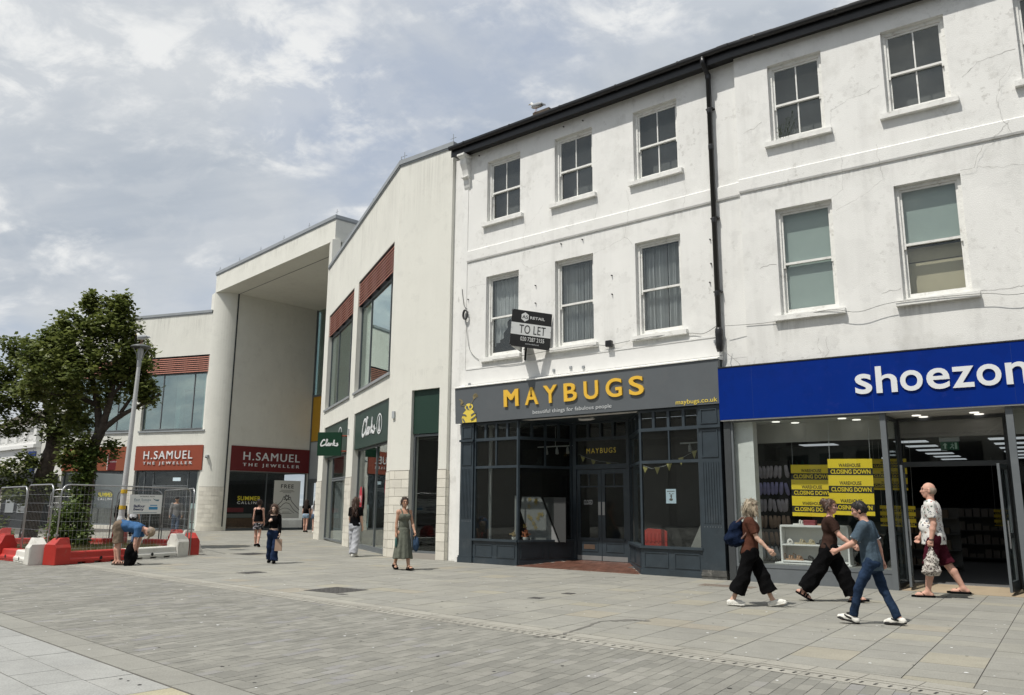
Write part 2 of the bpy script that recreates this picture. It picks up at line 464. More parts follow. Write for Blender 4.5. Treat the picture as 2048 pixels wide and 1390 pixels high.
def stain_mat(name, c, k):
    m = bpy.data.materials.new(name); m.use_nodes = True; nt = m.node_tree; nt.nodes.clear(); out = nt.nodes.new('ShaderNodeOutputMaterial')
    uv = nt.nodes.new('ShaderNodeUVMap'); sp = nt.nodes.new('ShaderNodeSeparateXYZ'); nt.links.new(uv.outputs[0], sp.inputs[0])
    mp = nt.nodes.new('ShaderNodeMapping'); mp.inputs['Scale'].default_value = (9, .5, 1); nt.links.new(uv.outputs[0], mp.inputs[0]); n = nt.nodes.new('ShaderNodeTexNoise'); n.inputs['Scale'].default_value = 1.6; n.inputs['Detail'].default_value = 7; nt.links.new(mp.outputs[0], n.inputs['Vector'])
    q = nt.nodes.new('ShaderNodeMapRange'); q.inputs[1].default_value = .42; q.inputs[2].default_value = .74; nt.links.new(n.outputs['Fac'], q.inputs[0])
    fr = nt.nodes.new('ShaderNodeMath'); fr.operation = 'FRACT'; nt.links.new(sp.outputs[1], fr.inputs[0])
    m2 = nt.nodes.new('ShaderNodeTexNoise'); m2.inputs['Scale'].default_value = 1.1; nt.links.new(uv.outputs[0], m2.inputs['Vector']); q2 = nt.nodes.new('ShaderNodeMapRange'); q2.inputs[1].default_value = .40; q2.inputs[2].default_value = .62; nt.links.new(m2.outputs['Fac'], q2.inputs[0])
    f = _math(nt, 'MULTIPLY', _math(nt, 'MULTIPLY', _math(nt, 'MULTIPLY', q.outputs[0], q2.outputs[0]), _math(nt, 'POWER', fr.outputs[0], 1.6)), k)
    t = nt.nodes.new('ShaderNodeBsdfTransparent'); d = nt.nodes.new('ShaderNodeBsdfDiffuse'); d.inputs[0].default_value = (*c, 1); x = nt.nodes.new('ShaderNodeMixShader')
    nt.links.new(f, x.inputs[0]); nt.links.new(t.outputs[0], x.inputs[1]); nt.links.new(d.outputs[0], x.inputs[2]); nt.links.new(x.outputs[0], out.inputs[0]); M[name] = m
stain_mat('rain_stain', (.26, .25, .22), .30)
def stains(quads, y, parent=None):
    """rain streaks as thin washes on a wall: (x0, x1, ztop, length)"""
    mb = MB(); UV = []
    for i, (a, b, z, l) in enumerate(quads):
        mb.quad((a, y, z - l), (b, y, z - l), (b, y, z), (a, y, z)); o = i * 7.31
        UV += [(o + a, 4 * i + .001), (o + b, 4 * i + .001), (o + b, 4 * i + .999), (o + a, 4 * i + .999)]
    me = mb.mesh('rain_stains'); u = me.uv_layers.new(name='UVMap')
    for k, c in enumerate(UV): u.data[k].uv = c
    o = link_mesh('rain_stains', me, M['rain_stain'], parent); o['kind'] = 'stuff'; return o
M['glass'] = glass_mat('glass', (0.90, 0.92, 0.91), 0.9, film=(0.20, 0.20, 0.19), film_amt=0.02)
M['glass_old'] = glass_mat('glass_old', (0.90, 0.92, 0.92), 1.0, wob=0.06, film=(0.30, 0.30, 0.29), film_amt=0.04)
M['glass_teal'] = glass_mat('glass_teal', (0.62, 0.76, 0.74), 1.0, coat=0.27, wob=0.01)
M['glass_shop'] = glass_mat('glass_shop', (0.94, 0.96, 0.955), 0.9)
# ================================================================ lettering
def text_data(body, size=1.0, extrude=0.0, offset=0.0, spacing=1.0, shear=0.0, sx=1.0):
    cu = bpy.data.curves.new('lettering', 'FONT')
    cu.body = body; cu.size = size; cu.extrude = extrude; cu.offset = offset; cu.space_character = spacing; cu.shear = shear
    cu.align_x = 'LEFT'; cu.resolution_u = 5
    o = bpy.data.objects.new('lettering', cu); COL.objects.link(o)
    bpy.context.view_layer.update()
    dg = bpy.context.evaluated_depsgraph_get()
    me = bpy.data.meshes.new_from_object(o.evaluated_get(dg))
    v = np.array([tuple(p.co) for p in me.vertices]); f = [tuple(p.vertices) for p in me.polygons]
    bpy.data.objects.remove(o); bpy.data.curves.remove(cu); bpy.data.meshes.remove(me)
    if len(v) == 0: return v, f
    v[:, 0] *= sx
    return v, f
def fit_text(body, x0, x1, z0, z1, y, depth, m, parent, name='lettering', split=False, offset=0.0, spacing=1.0, shear=0.0, cap_only=True, mirror=False):
    """lettering whose ink fills x0..x1 and z0..z1 in the parent's x-z plane, face at y-depth"""
    v, f = text_data(body, 1.0, 0.5, offset, spacing, shear)
    if len(v) == 0: return []
    mn = v.min(0); mx = v.max(0)
    X = x0 + (v[:, 0] - mn[0]) / (mx[0] - mn[0]) * (x1 - x0)
    if mirror: X = x0 + x1 - X
    Z = z0 + (v[:, 1] - mn[1]) / (mx[1] - mn[1]) * (z1 - z0)
    Y = y - depth * (v[:, 2] - mn[2]) / max(1e-9, mx[2] - mn[2])
    P = np.stack([X, Y, Z], 1)
    out = []
    if not split:
        mb = MB(); mb.add([tuple(p) for p in P], f); out.append(mb.build(name, m, parent)); return out
    # islands, merged when they overlap in x
    par = list(range(len(P)))
    def find(i):
        while par[i] != i: par[i] = par[par[i]]; i = par[i]
        return i
    for face in f:
        a = find(face[0])
        for i in face[1:]:
            b = find(i)
            if a != b: par[b] = a
    groups = {}
    for i in range(len(P)): groups.setdefault(find(i), []).append(i)
    isl = sorted([[P[g, 0].min(), P[g, 0].max(), list(g)] for g in groups.values()], key=lambda t: t[0])
    merged = []
    for a, b, g in isl:
        if merged and a < merged[-1][1] - 0.3 * min(b - a, merged[-1][1] - merged[-1][0]): merged[-1][1] = max(merged[-1][1], b); merged[-1][2] += g
        else: merged.append([a, b, g])
    for a, b, g in merged:
        gs = set(g); idx = {k: i for i, k in enumerate(g)}
        mb = MB(); mb.add([tuple(P[k]) for k in g], [tuple(idx[k] for k in face) for face in f if face[0] in gs])
        out.append(mb.build(name, m, parent))
    return out
def letters_at(spec, y, depth, m, parent, bold=0.0, name='letter', off=0.0):
    """raised letters one by one: (character, x0, x1, z0, z1); y may be a function of z; bold thickens the strokes"""
    out = []
    for ch, x0, x1, z0, z1 in spec:
        o_ = 0.0 if ch == 'M' else off; v, f = text_data(ch, 1.0, 0.5, o_); bd = bold if not o_ else 0.0
        mn, mx = v.min(0), v.max(0); mb = MB()
        for i, (a, b) in enumerate(((-1, -1), (1, -1), (-1, 1), (1, 1), (0, 0)) if bd else ((0, 0),)):
            X = x0 + bd + (v[:, 0] - mn[0]) / (mx[0] - mn[0]) * (x1 - x0 - 2 * bd) + a * bd
            zb = bd * .7; Z = z0 + zb + (v[:, 1] - mn[1]) / (mx[1] - mn[1]) * (z1 - z0 - 2 * zb) + b * zb
            yy = np.array([y(z) for z in Z]) if callable(y) else y
            Y = yy - (depth + i * .0006) * (v[:, 2] - mn[2]) / (mx[2] - mn[2])
            mb.add([tuple(p) for p in np.stack([X, Y, Z], 1)], f)
        out.append(mb.build(name, m, parent))
    return out
def stroke(mb, pts, w, y, t, n=3):
    """a brush stroke in the x-z plane: smooth polyline of width w, thickness t in front of y"""
    P = [Vector((p[0], 0, p[1])) for p in pts]
    Q = []
    for i in range(len(P) - 1):
        p0, p1, p2, p3 = P[max(i - 1, 0)], P[i], P[i + 1], P[min(i + 2, len(P) - 1)]
        for k in range(n):
            s = k / n
            Q.append(0.5 * ((2 * p1) + (p2 - p0) * s + (2 * p0 - 5 * p1 + 4 * p2 - p3) * s * s + (3 * p1 - p0 - 3 * p2 + p3) * s ** 3))
    Q.append(P[-1])
    vs = []
    for i, p in enumerate(Q):
        d = Q[min(i + 1, len(Q) - 1)] - Q[max(i - 1, 0)]
        d = d.normalized() if d.length > 1e-9 else Vector((1, 0, 0))
        nn = Vector((-d.z, 0, d.x)) * (w / 2)
        for q in (p + nn, p - nn): vs.append((q.x, y - t, q.z))
        for q in (p + nn, p - nn): vs.append((q.x, y, q.z))
    fs = []
    for i in range(len(Q) - 1):
        a = 4 * i
        fs += [(a, a + 1, a + 5, a + 4), (a + 2, a, a + 4, a + 6), (a + 1, a + 3, a + 7, a + 5)]
    mb.add(vs, fs)
CLARKS = [  # handwriting in a unit box, x 0..4.6, z 0..1.6
    [(1.05, 1.25), (1.0, 1.5), (0.7, 1.45), (0.3, 0.9), (0.1, 0.35), (0.25, 0.03), (0.7, 0.12), (1.2, 0.35)],
    [(1.2, 0.35), (1.55, 0.9), (1.75, 1.5), (1.6, 1.55), (1.45, 0.7), (1.5, 0.1), (1.75, 0.2)],
    [(2.3, 0.62), (2.05, 0.66), (1.85, 0.35), (1.95, 0.1), (2.2, 0.25), (2.38, 0.62), (2.35, 0.15), (2.55, 0.1)],
    [(2.6, 0.1), (2.72, 0.66), (2.8, 0.5), (3.05, 0.66)],
    [(3.15, 0.08), (3.35, 0.8), (3.5, 1.5)], [(3.75, 0.75), (3.3, 0.42), (3.75, 0.1), (3.95, 0.15)],
    [(4.45, 0.65), (4.15, 0.55), (4.4, 0.3), (4.2, 0.05), (3.95, 0.12)]]
def script_word(x0, x1, z0, z1, y, t, w, m, parent, name='lettering'):
    mb = MB()
    for s in CLARKS:
        stroke(mb, [(x0 + p[0] / 4.5 * (x1 - x0), z0 + p[1] / 1.55 * (z1 - z0)) for p in s], w, y, t)
    return mb.build(name, m, parent)
# ================================================================ ground and paving
mk('subsoil', (0.17, 0.165, 0.15), 0.95, noise=0.1, nscale=2)
mk('joint_dark', (0.085, 0.08, 0.07), 0.95, noise=0.2, nscale=2)
def paver_mat(name, stops, rough=0.8, fine=0.16, bump=0.2):
    m = mat(name, (0.3, 0.3, 0.3), rough, bump=bump, bscale=70, spec=0.3)
    nt = m.node_tree; b = nt.nodes['Principled BSDF']
    at = nt.nodes.new('ShaderNodeAttribute'); at.attribute_name = 'tint'
    r = nt.nodes.new('ShaderNodeValToRGB'); e = r.color_ramp.elements
    while len(e) < len(stops): e.new(0.5)
    for i, (p, c) in enumerate(stops): e[i].position = p; e[i].color = (*c, 1)
    nt.links.new(at.outputs['Fac'], r.inputs[0])
    g = nt.nodes.new('ShaderNodeNewGeometry')
    def nz(scale, lo, hi, det=5, a=0.3, bb=0.7):
        n = nt.nodes.new('ShaderNodeTexNoise'); n.inputs['Scale'].default_value = scale; n.inputs['Detail'].default_value = det; n.inputs['Roughness'].default_value = 0.65
        nt.links.new(g.outputs['Position'], n.inputs['Vector'])
        q = nt.nodes.new('ShaderNodeMapRange'); q.inputs[1].default_value = a; q.inputs[2].default_value = bb; q.inputs[3].default_value = lo; q.inputs[4].default_value = hi
        nt.links.new(n.outputs['Fac'], q.inputs[0]); return q.outputs[0]
    f = _math(nt, 'MULTIPLY', nz(55, 1 - fine, 1 + fine, 4), nz(0.7, 0.86, 1.10, 7))
    f = _math(nt, 'MULTIPLY', f, nz(6.0, 1.0, 1.12, 5))
    f = _math(nt, 'MULTIPLY', f, nz(2.6, 1.0, 0.80, 6, 0.60, 0.74))   # scuffs and old spills
    cc = nt.nodes.new('ShaderNodeCombineXYZ')
    for i in range(3): nt.links.new(f, cc.inputs[i])
    mx = nt.nodes.new('ShaderNodeMixRGB'); mx.blend_type = 'MULTIPLY'; mx.inputs[0].default_value = 1
    nt.links.new(r.outputs[0], mx.inputs[1]); nt.links.new(cc.outputs[0], mx.inputs[2]); nt.links.new(mx.outputs[0], b.inputs['Base Color'])
    M[name] = m; return m
paver_mat('granite_paver', [(0, (0.236, 0.233, 0.208)), (0.35, (0.252, 0.248, 0.222)), (0.7, (0.264, 0.259, 0.229)), (0.88, (0.266, 0.260, 0.226)), (0.95, (0.285, 0.270, 0.218)), (1, (0.276, 0.256, 0.212))])
paver_mat('dark_block', [(0, (0.180, 0.178, 0.159)), (0.3, (0.203, 0.200, 0.178)), (0.7, (0.226, 0.222, 0.197)), (0.9, (0.250, 0.244, 0.218)), (1, (0.212, 0.209, 0.207))], fine=0.12)
paver_mat('pale_granite', [(0, (0.285, 0.288, 0.275)), (0.5, (0.305, 0.308, 0.295)), (0.88, (0.322, 0.322, 0.304)), (0.93, (0.37, 0.34, 0.24)), (1, (0.36, 0.34, 0.26))], fine=0.22)
paver_mat('kerb_stone', [(0, (0.285, 0.275, 0.24)), (1, (0.345, 0.335, 0.295))])

link_mesh('ground', MB().quad((-400, -60, -0.03), (400, -60, -0.03), (400, 700, -0.03), (-400, 700, -0.03)).mesh('ground'), M['subsoil'])['kind'] = 'structure'

AZ1 = R_(-42.7); P1 = Vector((-2.441, 12.82)); D1 = Vector((math.cos(AZ1), math.sin(AZ1))); N1 = Vector((-D1.y, D1.x))
AZ2 = R_(-43.5); P2 = Vector((-4.53, 8.91)); D2 = Vector((math.cos(AZ2), math.sin(AZ2))); N2 = Vector((-D2.y, D2.x))
def d1(p): return (Vector(p) - P1).dot(N1)
def d2(p): return (Vector(p) - P2).dot(N2)
def clip(poly, P, N, off, keep_pos=True):
    s = 1 if keep_pos else -1
    out = []
    n = len(poly)
    for i in range(n):
        a, b = poly[i], poly[(i + 1) % n]
        da = s * ((Vector(a) - P).dot(N) - off); db = s * ((Vector(b) - P).dot(N) - off)
        if da >= 0: out.append(a)
        if (da >= 0) != (db >= 0):
            t = da / (da - db); out.append((a[0] + t * (b[0] - a[0]), a[1] + t * (b[1] - a[1])))
    return out
def to_px(x, y, z=0.0):
    v = Vector((x, y, z - CAM_H)); c = v.dot(_fw)
    if c < 0.2: return None
    return (1024 + 1609.5 * v.dot(_rt) / c, 695 - 1609.5 * v.dot(_up) / c, c)
def in_view(x, y, m=160):
    p = to_px(x, y)
    return p is not None and -m < p[0] < 2048 + m and p[1] < 1390 + m
def px_area(poly):
    q = [to_px(*p) for p in poly]
    if any(a is None for a in q): return 0
    if not all(-20 < a[0] < 2068 and a[1] < 1410 for a in q): return 0
    return abs(sum(q[i][0] * q[(i + 1) % len(q)][1] - q[(i + 1) % len(q)][0] * q[i][1] for i in range(len(q)))) / 2
def add_paver(mb, poly, z, t, depth=0.012):
    n = len(poly)
    b = len(mb.v)
    mb.v.extend([(x, y, z) for x, y in poly]); mb.v.extend([(x, y, z - depth) for x, y in poly])
    mb.f.append(tuple(b + i for i in range(n))); mb.a.append(t)
    for i in range(n):
        j = (i + 1) % n
        mb.f.append((b + j, b + i, b + n + i, b + n + j)); mb.a.append(t)
def lay(bed, name, plural, pavers, m, limit=300):
    pavers.sort(key=lambda p: -px_area(p[0]))
    for i, (poly, z, t) in enumerate(pavers[:limit]):
        mb = MB(); add_paver(mb, poly, z, t); mb.build(name, m, bed, attr=True)
    if len(pavers) > limit:
        mb = MB()
        for poly, z, t in pavers[limit:]: add_paver(mb, poly, z, t)
        mb.build(plural, m, bed, attr=True, kind='stuff')
def rows(az, P, width, lens, gap, smin, smax, tmin, tmax, seed):
    """courses running along azimuth az+90, each 'width' wide; yields quads"""
    r = random.Random(seed)
    dx = Vector((math.cos(az), math.sin(az))); dy = Vector((-dx.y, dx.x))
    n0 = int(smin / width) - 1; n1 = int(smax / width) + 1
    for k in range(n0, n1):
        s0 = k * width + gap / 2; s1 = (k + 1) * width - gap / 2
        t = tmin - r.random() * max(lens)
        while t < tmax:
            ln = r.choice(lens)
            a = P + dx * s0 + dy * (t + gap / 2); b = P + dx * s1 + dy * (t + gap / 2)
            c = P + dx * s1 + dy * (t + ln - gap / 2); d = P + dx * s0 + dy * (t + ln - gap / 2)
            t += ln
            yield [tuple(a), tuple(b), tuple(c), tuple(d)], r.random(), r.uniform(-0.0012, 0.0012)

# upper pavement along the shops
def front_of_shops(c):
    x, y = c
    q = Vector((x + 1.456, y - 23.322)); dl = q.x * 0.632 + q.y * 0.775; ul = q.x * 0.775 - q.y * 0.632
    q = Vector((x - 4.782, y - 18.04)); dr = q.x * 0.569 + q.y * 0.8223; ur = q.x * 0.8223 - q.y * 0.569
    if -0.6 < ul <= 8.7 and dl > 0.25: return False
    if ur > 0 and ul > 8.0 and dr > 0.6: return False
    return True
pv = []
for poly, t, dz in rows(R_(-34.7), Vector((2.0, 14.0)), 0.60, (0.42, 0.42, 0.55, 0.7), 0.010, -36, 16, -12, 42, 3):
    cx = sum(p[0] for p in poly) / 4; cy = sum(p[1] for p in poly) / 4
    if d1((cx, cy)) < 0.1 or cy > 56 or cy < 2 or not in_view(cx, cy) or not front_of_shops((cx, cy)): continue
    if d1((cx, cy)) < 2.0: poly = clip(poly, P1, N1, 0.56)
    if len(poly) < 3: continue
    pv.append((poly, dz, t))
bed = link_mesh('pavement', MB().quad(*[(p.x, p.y, -0.006) for p in (P1 + D1 * -60 + N1 * 0.0, P1 + D1 * 30 + N1 * 0.0, P1 + D1 * 60 + N1 * 60, P1 + D1 * -60 + N1 * 60)]).mesh('pavement'), M['joint_dark'])
bed['kind'] = 'structure'
lay(bed, 'paving_slab', 'paving_slabs', pv, M['granite_paver'])
# border course and slot-drain kerb
kr = random.Random(5); kp = []; sl = MB()
t = -45.0
while t < 14:
    for o0, o1, ln in ((0.02, 0.20, 0.5), (0.225, 0.30, 0.5), (0.32, 0.545, 0.5)):
        a, b = P1 + D1 * (t + 0.004) + N1 * o0, P1 + D1 * (t + ln - 0.004) + N1 * o0
        c, d = P1 + D1 * (t + ln - 0.004) + N1 * o1, P1 + D1 * (t + 0.004) + N1 * o1
        q = [tuple(a), tuple(b), tuple(c), tuple(d)]
        if in_view(*q[0]): kp.append((q, kr.uniform(-0.001, 0.001), kr.random() * (1.0 if o0 < 0.1 else 0.45)))
    if in_view(*(P1 + D1 * t)):
        for k in range(4):
            u = t + 0.06 + 0.125 * k
            sl.quad(*[(*(P1 + D1 * (u + du) + N1 * o), 0.0032) for du, o in ((0, 0.075), (0.022, 0.075), (0.03, 0.145), (0.008, 0.145))])
    t += 0.5
kb = link_mesh('kerb', MB().quad(*[(p.x, p.y, -0.0025) for p in (P1 + D1 * -60, P1 + D1 * 30, P1 + D1 * 30 + N1 * 0.56, P1 + D1 * -60 + N1 * 0.56)]).mesh('kerb'), M['joint_dark'])
kb['kind'] = 'structure'
lay(kb, 'kerb_block', 'kerb_blocks', kp, M['kerb_stone'])
sl.build('drain_slots', M['rubber'], kb, kind='stuff')

# dark block band
pv = []
for poly, t, dz in rows(R_(-33.0), Vector((0.0, 8.0)), 0.125, (0.25,), 0.0045, -34, 8, -14, 26, 9):
    cx = sum(p[0] for p in poly) / 4; cy = sum(p[1] for p in poly) / 4
    if d1((cx, cy)) > 0.1 or d2((cx, cy)) < 0.25 or cy > 24 or cy < 4.5 or not in_view(cx, cy, 40): continue
    if d1((cx, cy)) > -0.3: poly = clip(poly, P1, N1, -0.004, False)
    if d2((cx, cy)) < 0.7: poly = clip(poly, P2, N2, 0.37)
    if len(poly) < 3: continue
    pv.append((poly, dz, t))
bed = link_mesh('road', MB().quad(*[(p.x, p.y, -0.0045) for p in (P2 + D2 * -70 + N2 * 0.0, P2 + D2 * 30 + N2 * 0.0, P1 + D1 * 30, P1 + D1 * -70)]).mesh('road'), M['joint_dark'])
bed['kind'] = 'structure'
lay(bed, 'paving_block', 'paving_blocks', pv, M['dark_block'])

# pale granite apron, near left corner
pv = []
for poly, t, dz in rows(R_(-43.5), P2, 0.42, (0.6, 0.75, 0.9), 0.010, -12, 8, -8, 0.5, 4):
    pass
r3 = random.Random(21)
dy = N2
for k in range(18):
    t0 = -0.02 - 0.42 * (k + 1); s = -14 - r3.random()
    while s < 6:
        ln = r3.choice((0.62, 0.8, 0.95))
        a, b = P2 + D2 * (s + 0.005) + N2 * (t0 + 0.005), P2 + D2 * (s + ln - 0.005) + N2 * (t0 + 0.005)
        c, d = P2 + D2 * (s + ln - 0.005) + N2 * (t0 + 0.415), P2 + D2 * (s + 0.005) + N2 * (t0 + 0.415)
        q = [tuple(a), tuple(b), tuple(c), tuple(d)]
        s += ln
        if any(in_view(*p, 10) for p in q) and min(p[1] for p in q) > 2: pv.append((q, r3.uniform(-0.001, 0.001), r3.random()))
s = -14.0
kq = []
while s < 8:
    a, b = P2 + D2 * (s + 0.004) + N2 * 0.0, P2 + D2 * (s + 0.896) + N2 * 0.0
    c, d = P2 + D2 * (s + 0.896) + N2 * 0.355, P2 + D2 * (s + 0.004) + N2 * 0.355
    q = [tuple(a), tuple(b), tuple(c), tuple(d)]; s += 0.9
    if any(in_view(*p, 10) for p in q): kq.append((q, 0.0, r3.random() * 0.3))
bed = link_mesh('paved_apron', MB().quad(*[(p.x, p.y, -0.005) for p in (P2 + D2 * -20 - N2 * 8, P2 + D2 * 10 - N2 * 8, P2 + D2 * 10, P2 + D2 * -20)]).mesh('paved_apron'), M['joint_dark'])
bed['kind'] = 'structure'
lay(bed, 'paving_slab', 'paving_slabs', pv, M['pale_granite'])
kb2 = link_mesh('kerb', MB().quad(*[(p.x, p.y, -0.0035) for p in (P2 + D2 * -20, P2 + D2 * 10, P2 + D2 * 10 + N2 * 0.37, P2 + D2 * -20 + N2 * 0.37)]).mesh('kerb'), M['joint_dark'])
kb2['kind'] = 'structure'
lay(kb2, 'kerb_block', 'kerb_blocks', kq, M['granite_paver'])

# specks of gum and gull droppings
sp = MB(); rs = random.Random(77)
for i in range(230):
    x = rs.uniform(-9, 7); y = rs.uniform(6, 20)
    if not in_view(x, y, 0): continue
    r = rs.choice((0.010, 0.012, 0.016, 0.022)); n = 6
    sp.add([(x + r * rs.uniform(0.6, 1.2) * math.cos(k * math.pi / 3), y + r * rs.uniform(0.6, 1.2) * math.sin(k * math.pi / 3), 0.0026) for k in range(n)], [tuple(range(n))])
sp.build('droppings', M['print_white'], None, kind='stuff', label='white gull droppings and specks scattered over the paving')
sp = MB()
for i in range(170):
    x = rs.uniform(-6, 8); y = rs.uniform(6, 19)
    r = rs.choice((0.012, 0.016, 0.022)); n = 6
    sp.add([(x + r * rs.uniform(0.6, 1.2) * math.cos(k * math.pi / 3), y + r * rs.uniform(0.6, 1.2) * math.sin(k * math.pi / 3), 0.0024) for k in range(n)], [tuple(range(n))])
sp.build('gum_spots', M['rubber'], None, kind='stuff', label='dark flattened gum spots on the paving')
# a dark spill trail that runs over the kerb
def ribbon(pts, w, z, m, name, label, jit=0.3, seed=1):
    r = random.Random(seed); mb = MB(); vs = []
    P = []
    for a, b in zip(pts[:-1], pts[1:]):
        for k in range(8): P.append((a[0] + (b[0] - a[0]) * k / 8 + r.uniform(-.02, .02), a[1] + (b[1] - a[1]) * k / 8 + r.uniform(-.02, .02)))
    P.append(pts[-1])
    for i, p in enumerate(P):
        q = Vector(P[min(i + 1, len(P) - 1)]) - Vector(P[max(i - 1, 0)]); n = Vector((-q.y, q.x)).normalized()
        ww = w * r.uniform(1 - jit, 1 + jit) * (0.3 if i in (0, len(P) - 1) else 1)
        vs += [(p[0] + n.x * ww, p[1] + n.y * ww, z), (p[0] - n.x * ww, p[1] - n.y * ww, z)]
    mb.add(vs, [(2 * i, 2 * i + 1, 2 * i + 3, 2 * i + 2) for i in range(len(P) - 1)])
    o = mb.build(name, m); o['kind'] = 'stuff'; o['label'] = label
mk('damp', (0.14, 0.135, 0.12), 0.7, noise=0.2)
ribbon([(0.30, 10.15), (0.62, 10.35), (0.95, 10.95), (1.22, 11.55), (1.62, 11.75)], 0.022, 0.0024, M['damp'], 'spill_stain', 'thin dark spill trail crossing the slabs and kerb')
ribbon([(1.4, 11.62), (1.7, 11.72), (1.95, 11.62)], 0.06, 0.0022, M['damp'], 'spill_stain', 'dark spill blot at the end of the trail on the slabs', 0.6, 4)

# inspection covers
def cover(x, y, az, w, d, label, grid=True):
    root = empty('inspection_cover', (x, y, 0.0), az, label, 'manhole cover', 'iron covers set in the pavement')
    bx(-w / 2, w / 2, -d / 2, d / 2, -0.004, 0.0035).build('frame', M['cast_iron'], root)
    mb = MB()
    if grid:
        n = max(2, int(w / 0.11)); k = max(2, int(d / 0.11))
        for i in range(n):
            for j in range(k):
                cx = -w / 2 + (i + 0.5) * w / n; cy = -d / 2 + (j + 0.5) * d / k
                mb.box(cx - 0.032, cx + 0.032, cy - 0.032, cy + 0.032, 0.0035, 0.0075)
        mb.build('lid', M['cast_iron'], root)
A35 = R_(-34.7)
cover(-3.20, 15.40, A35, 0.85, 0.80, 'largest square iron cover, in the pale slabs left of centre')
cover(-8.17, 26.1, A35, 0.9, 0.9, 'iron cover farthest up the pavement, left of the girl in blue jeans')
cover(-5.93, 19.1, A35, 0.42, 0.55, 'narrow iron cover just before the girl in blue jeans')
cover(-2.95, 14.72, A35, 0.16, 0.14, 'tiny iron cap beside the largest square cover', False)
cover(0.45, 14.36, A35, 0.24, 0.24, 'small square iron cover nearest the kerb below the bay windows')
cover(1.06, 15.12, A35, 0.20, 0.2, 'small iron cover farther from the kerb below the bay windows')
root = empty('floor_grille', (4.35, 16.75, 0.0), A35, 'brown gridded drain panel in slabs beside shop pilaster foot', 'drain')
bx(-0.55, 0.55, -0.2, 0.2, -0.004, 0.004).build('frame', mk('brown_grille', (0.20, 0.165, 0.135), 0.8, noise=0.2, nscale=10), root)
mb = MB()
for i in range(18): mb.box(-0.53 + i * 0.06, -0.50 + i * 0.06, -0.18, 0.18, 0.004, 0.007)
mb.build('bars', M['brown_grille'], root)
# ================================================================ the white terrace (two houses)
AL, AR = -0.6842, -0.60529
GL = dict(loc=(-1.456, 23.322, 0), rz=AL)
GR = dict(loc=(4.782, 18.04, 0), rz=AR)

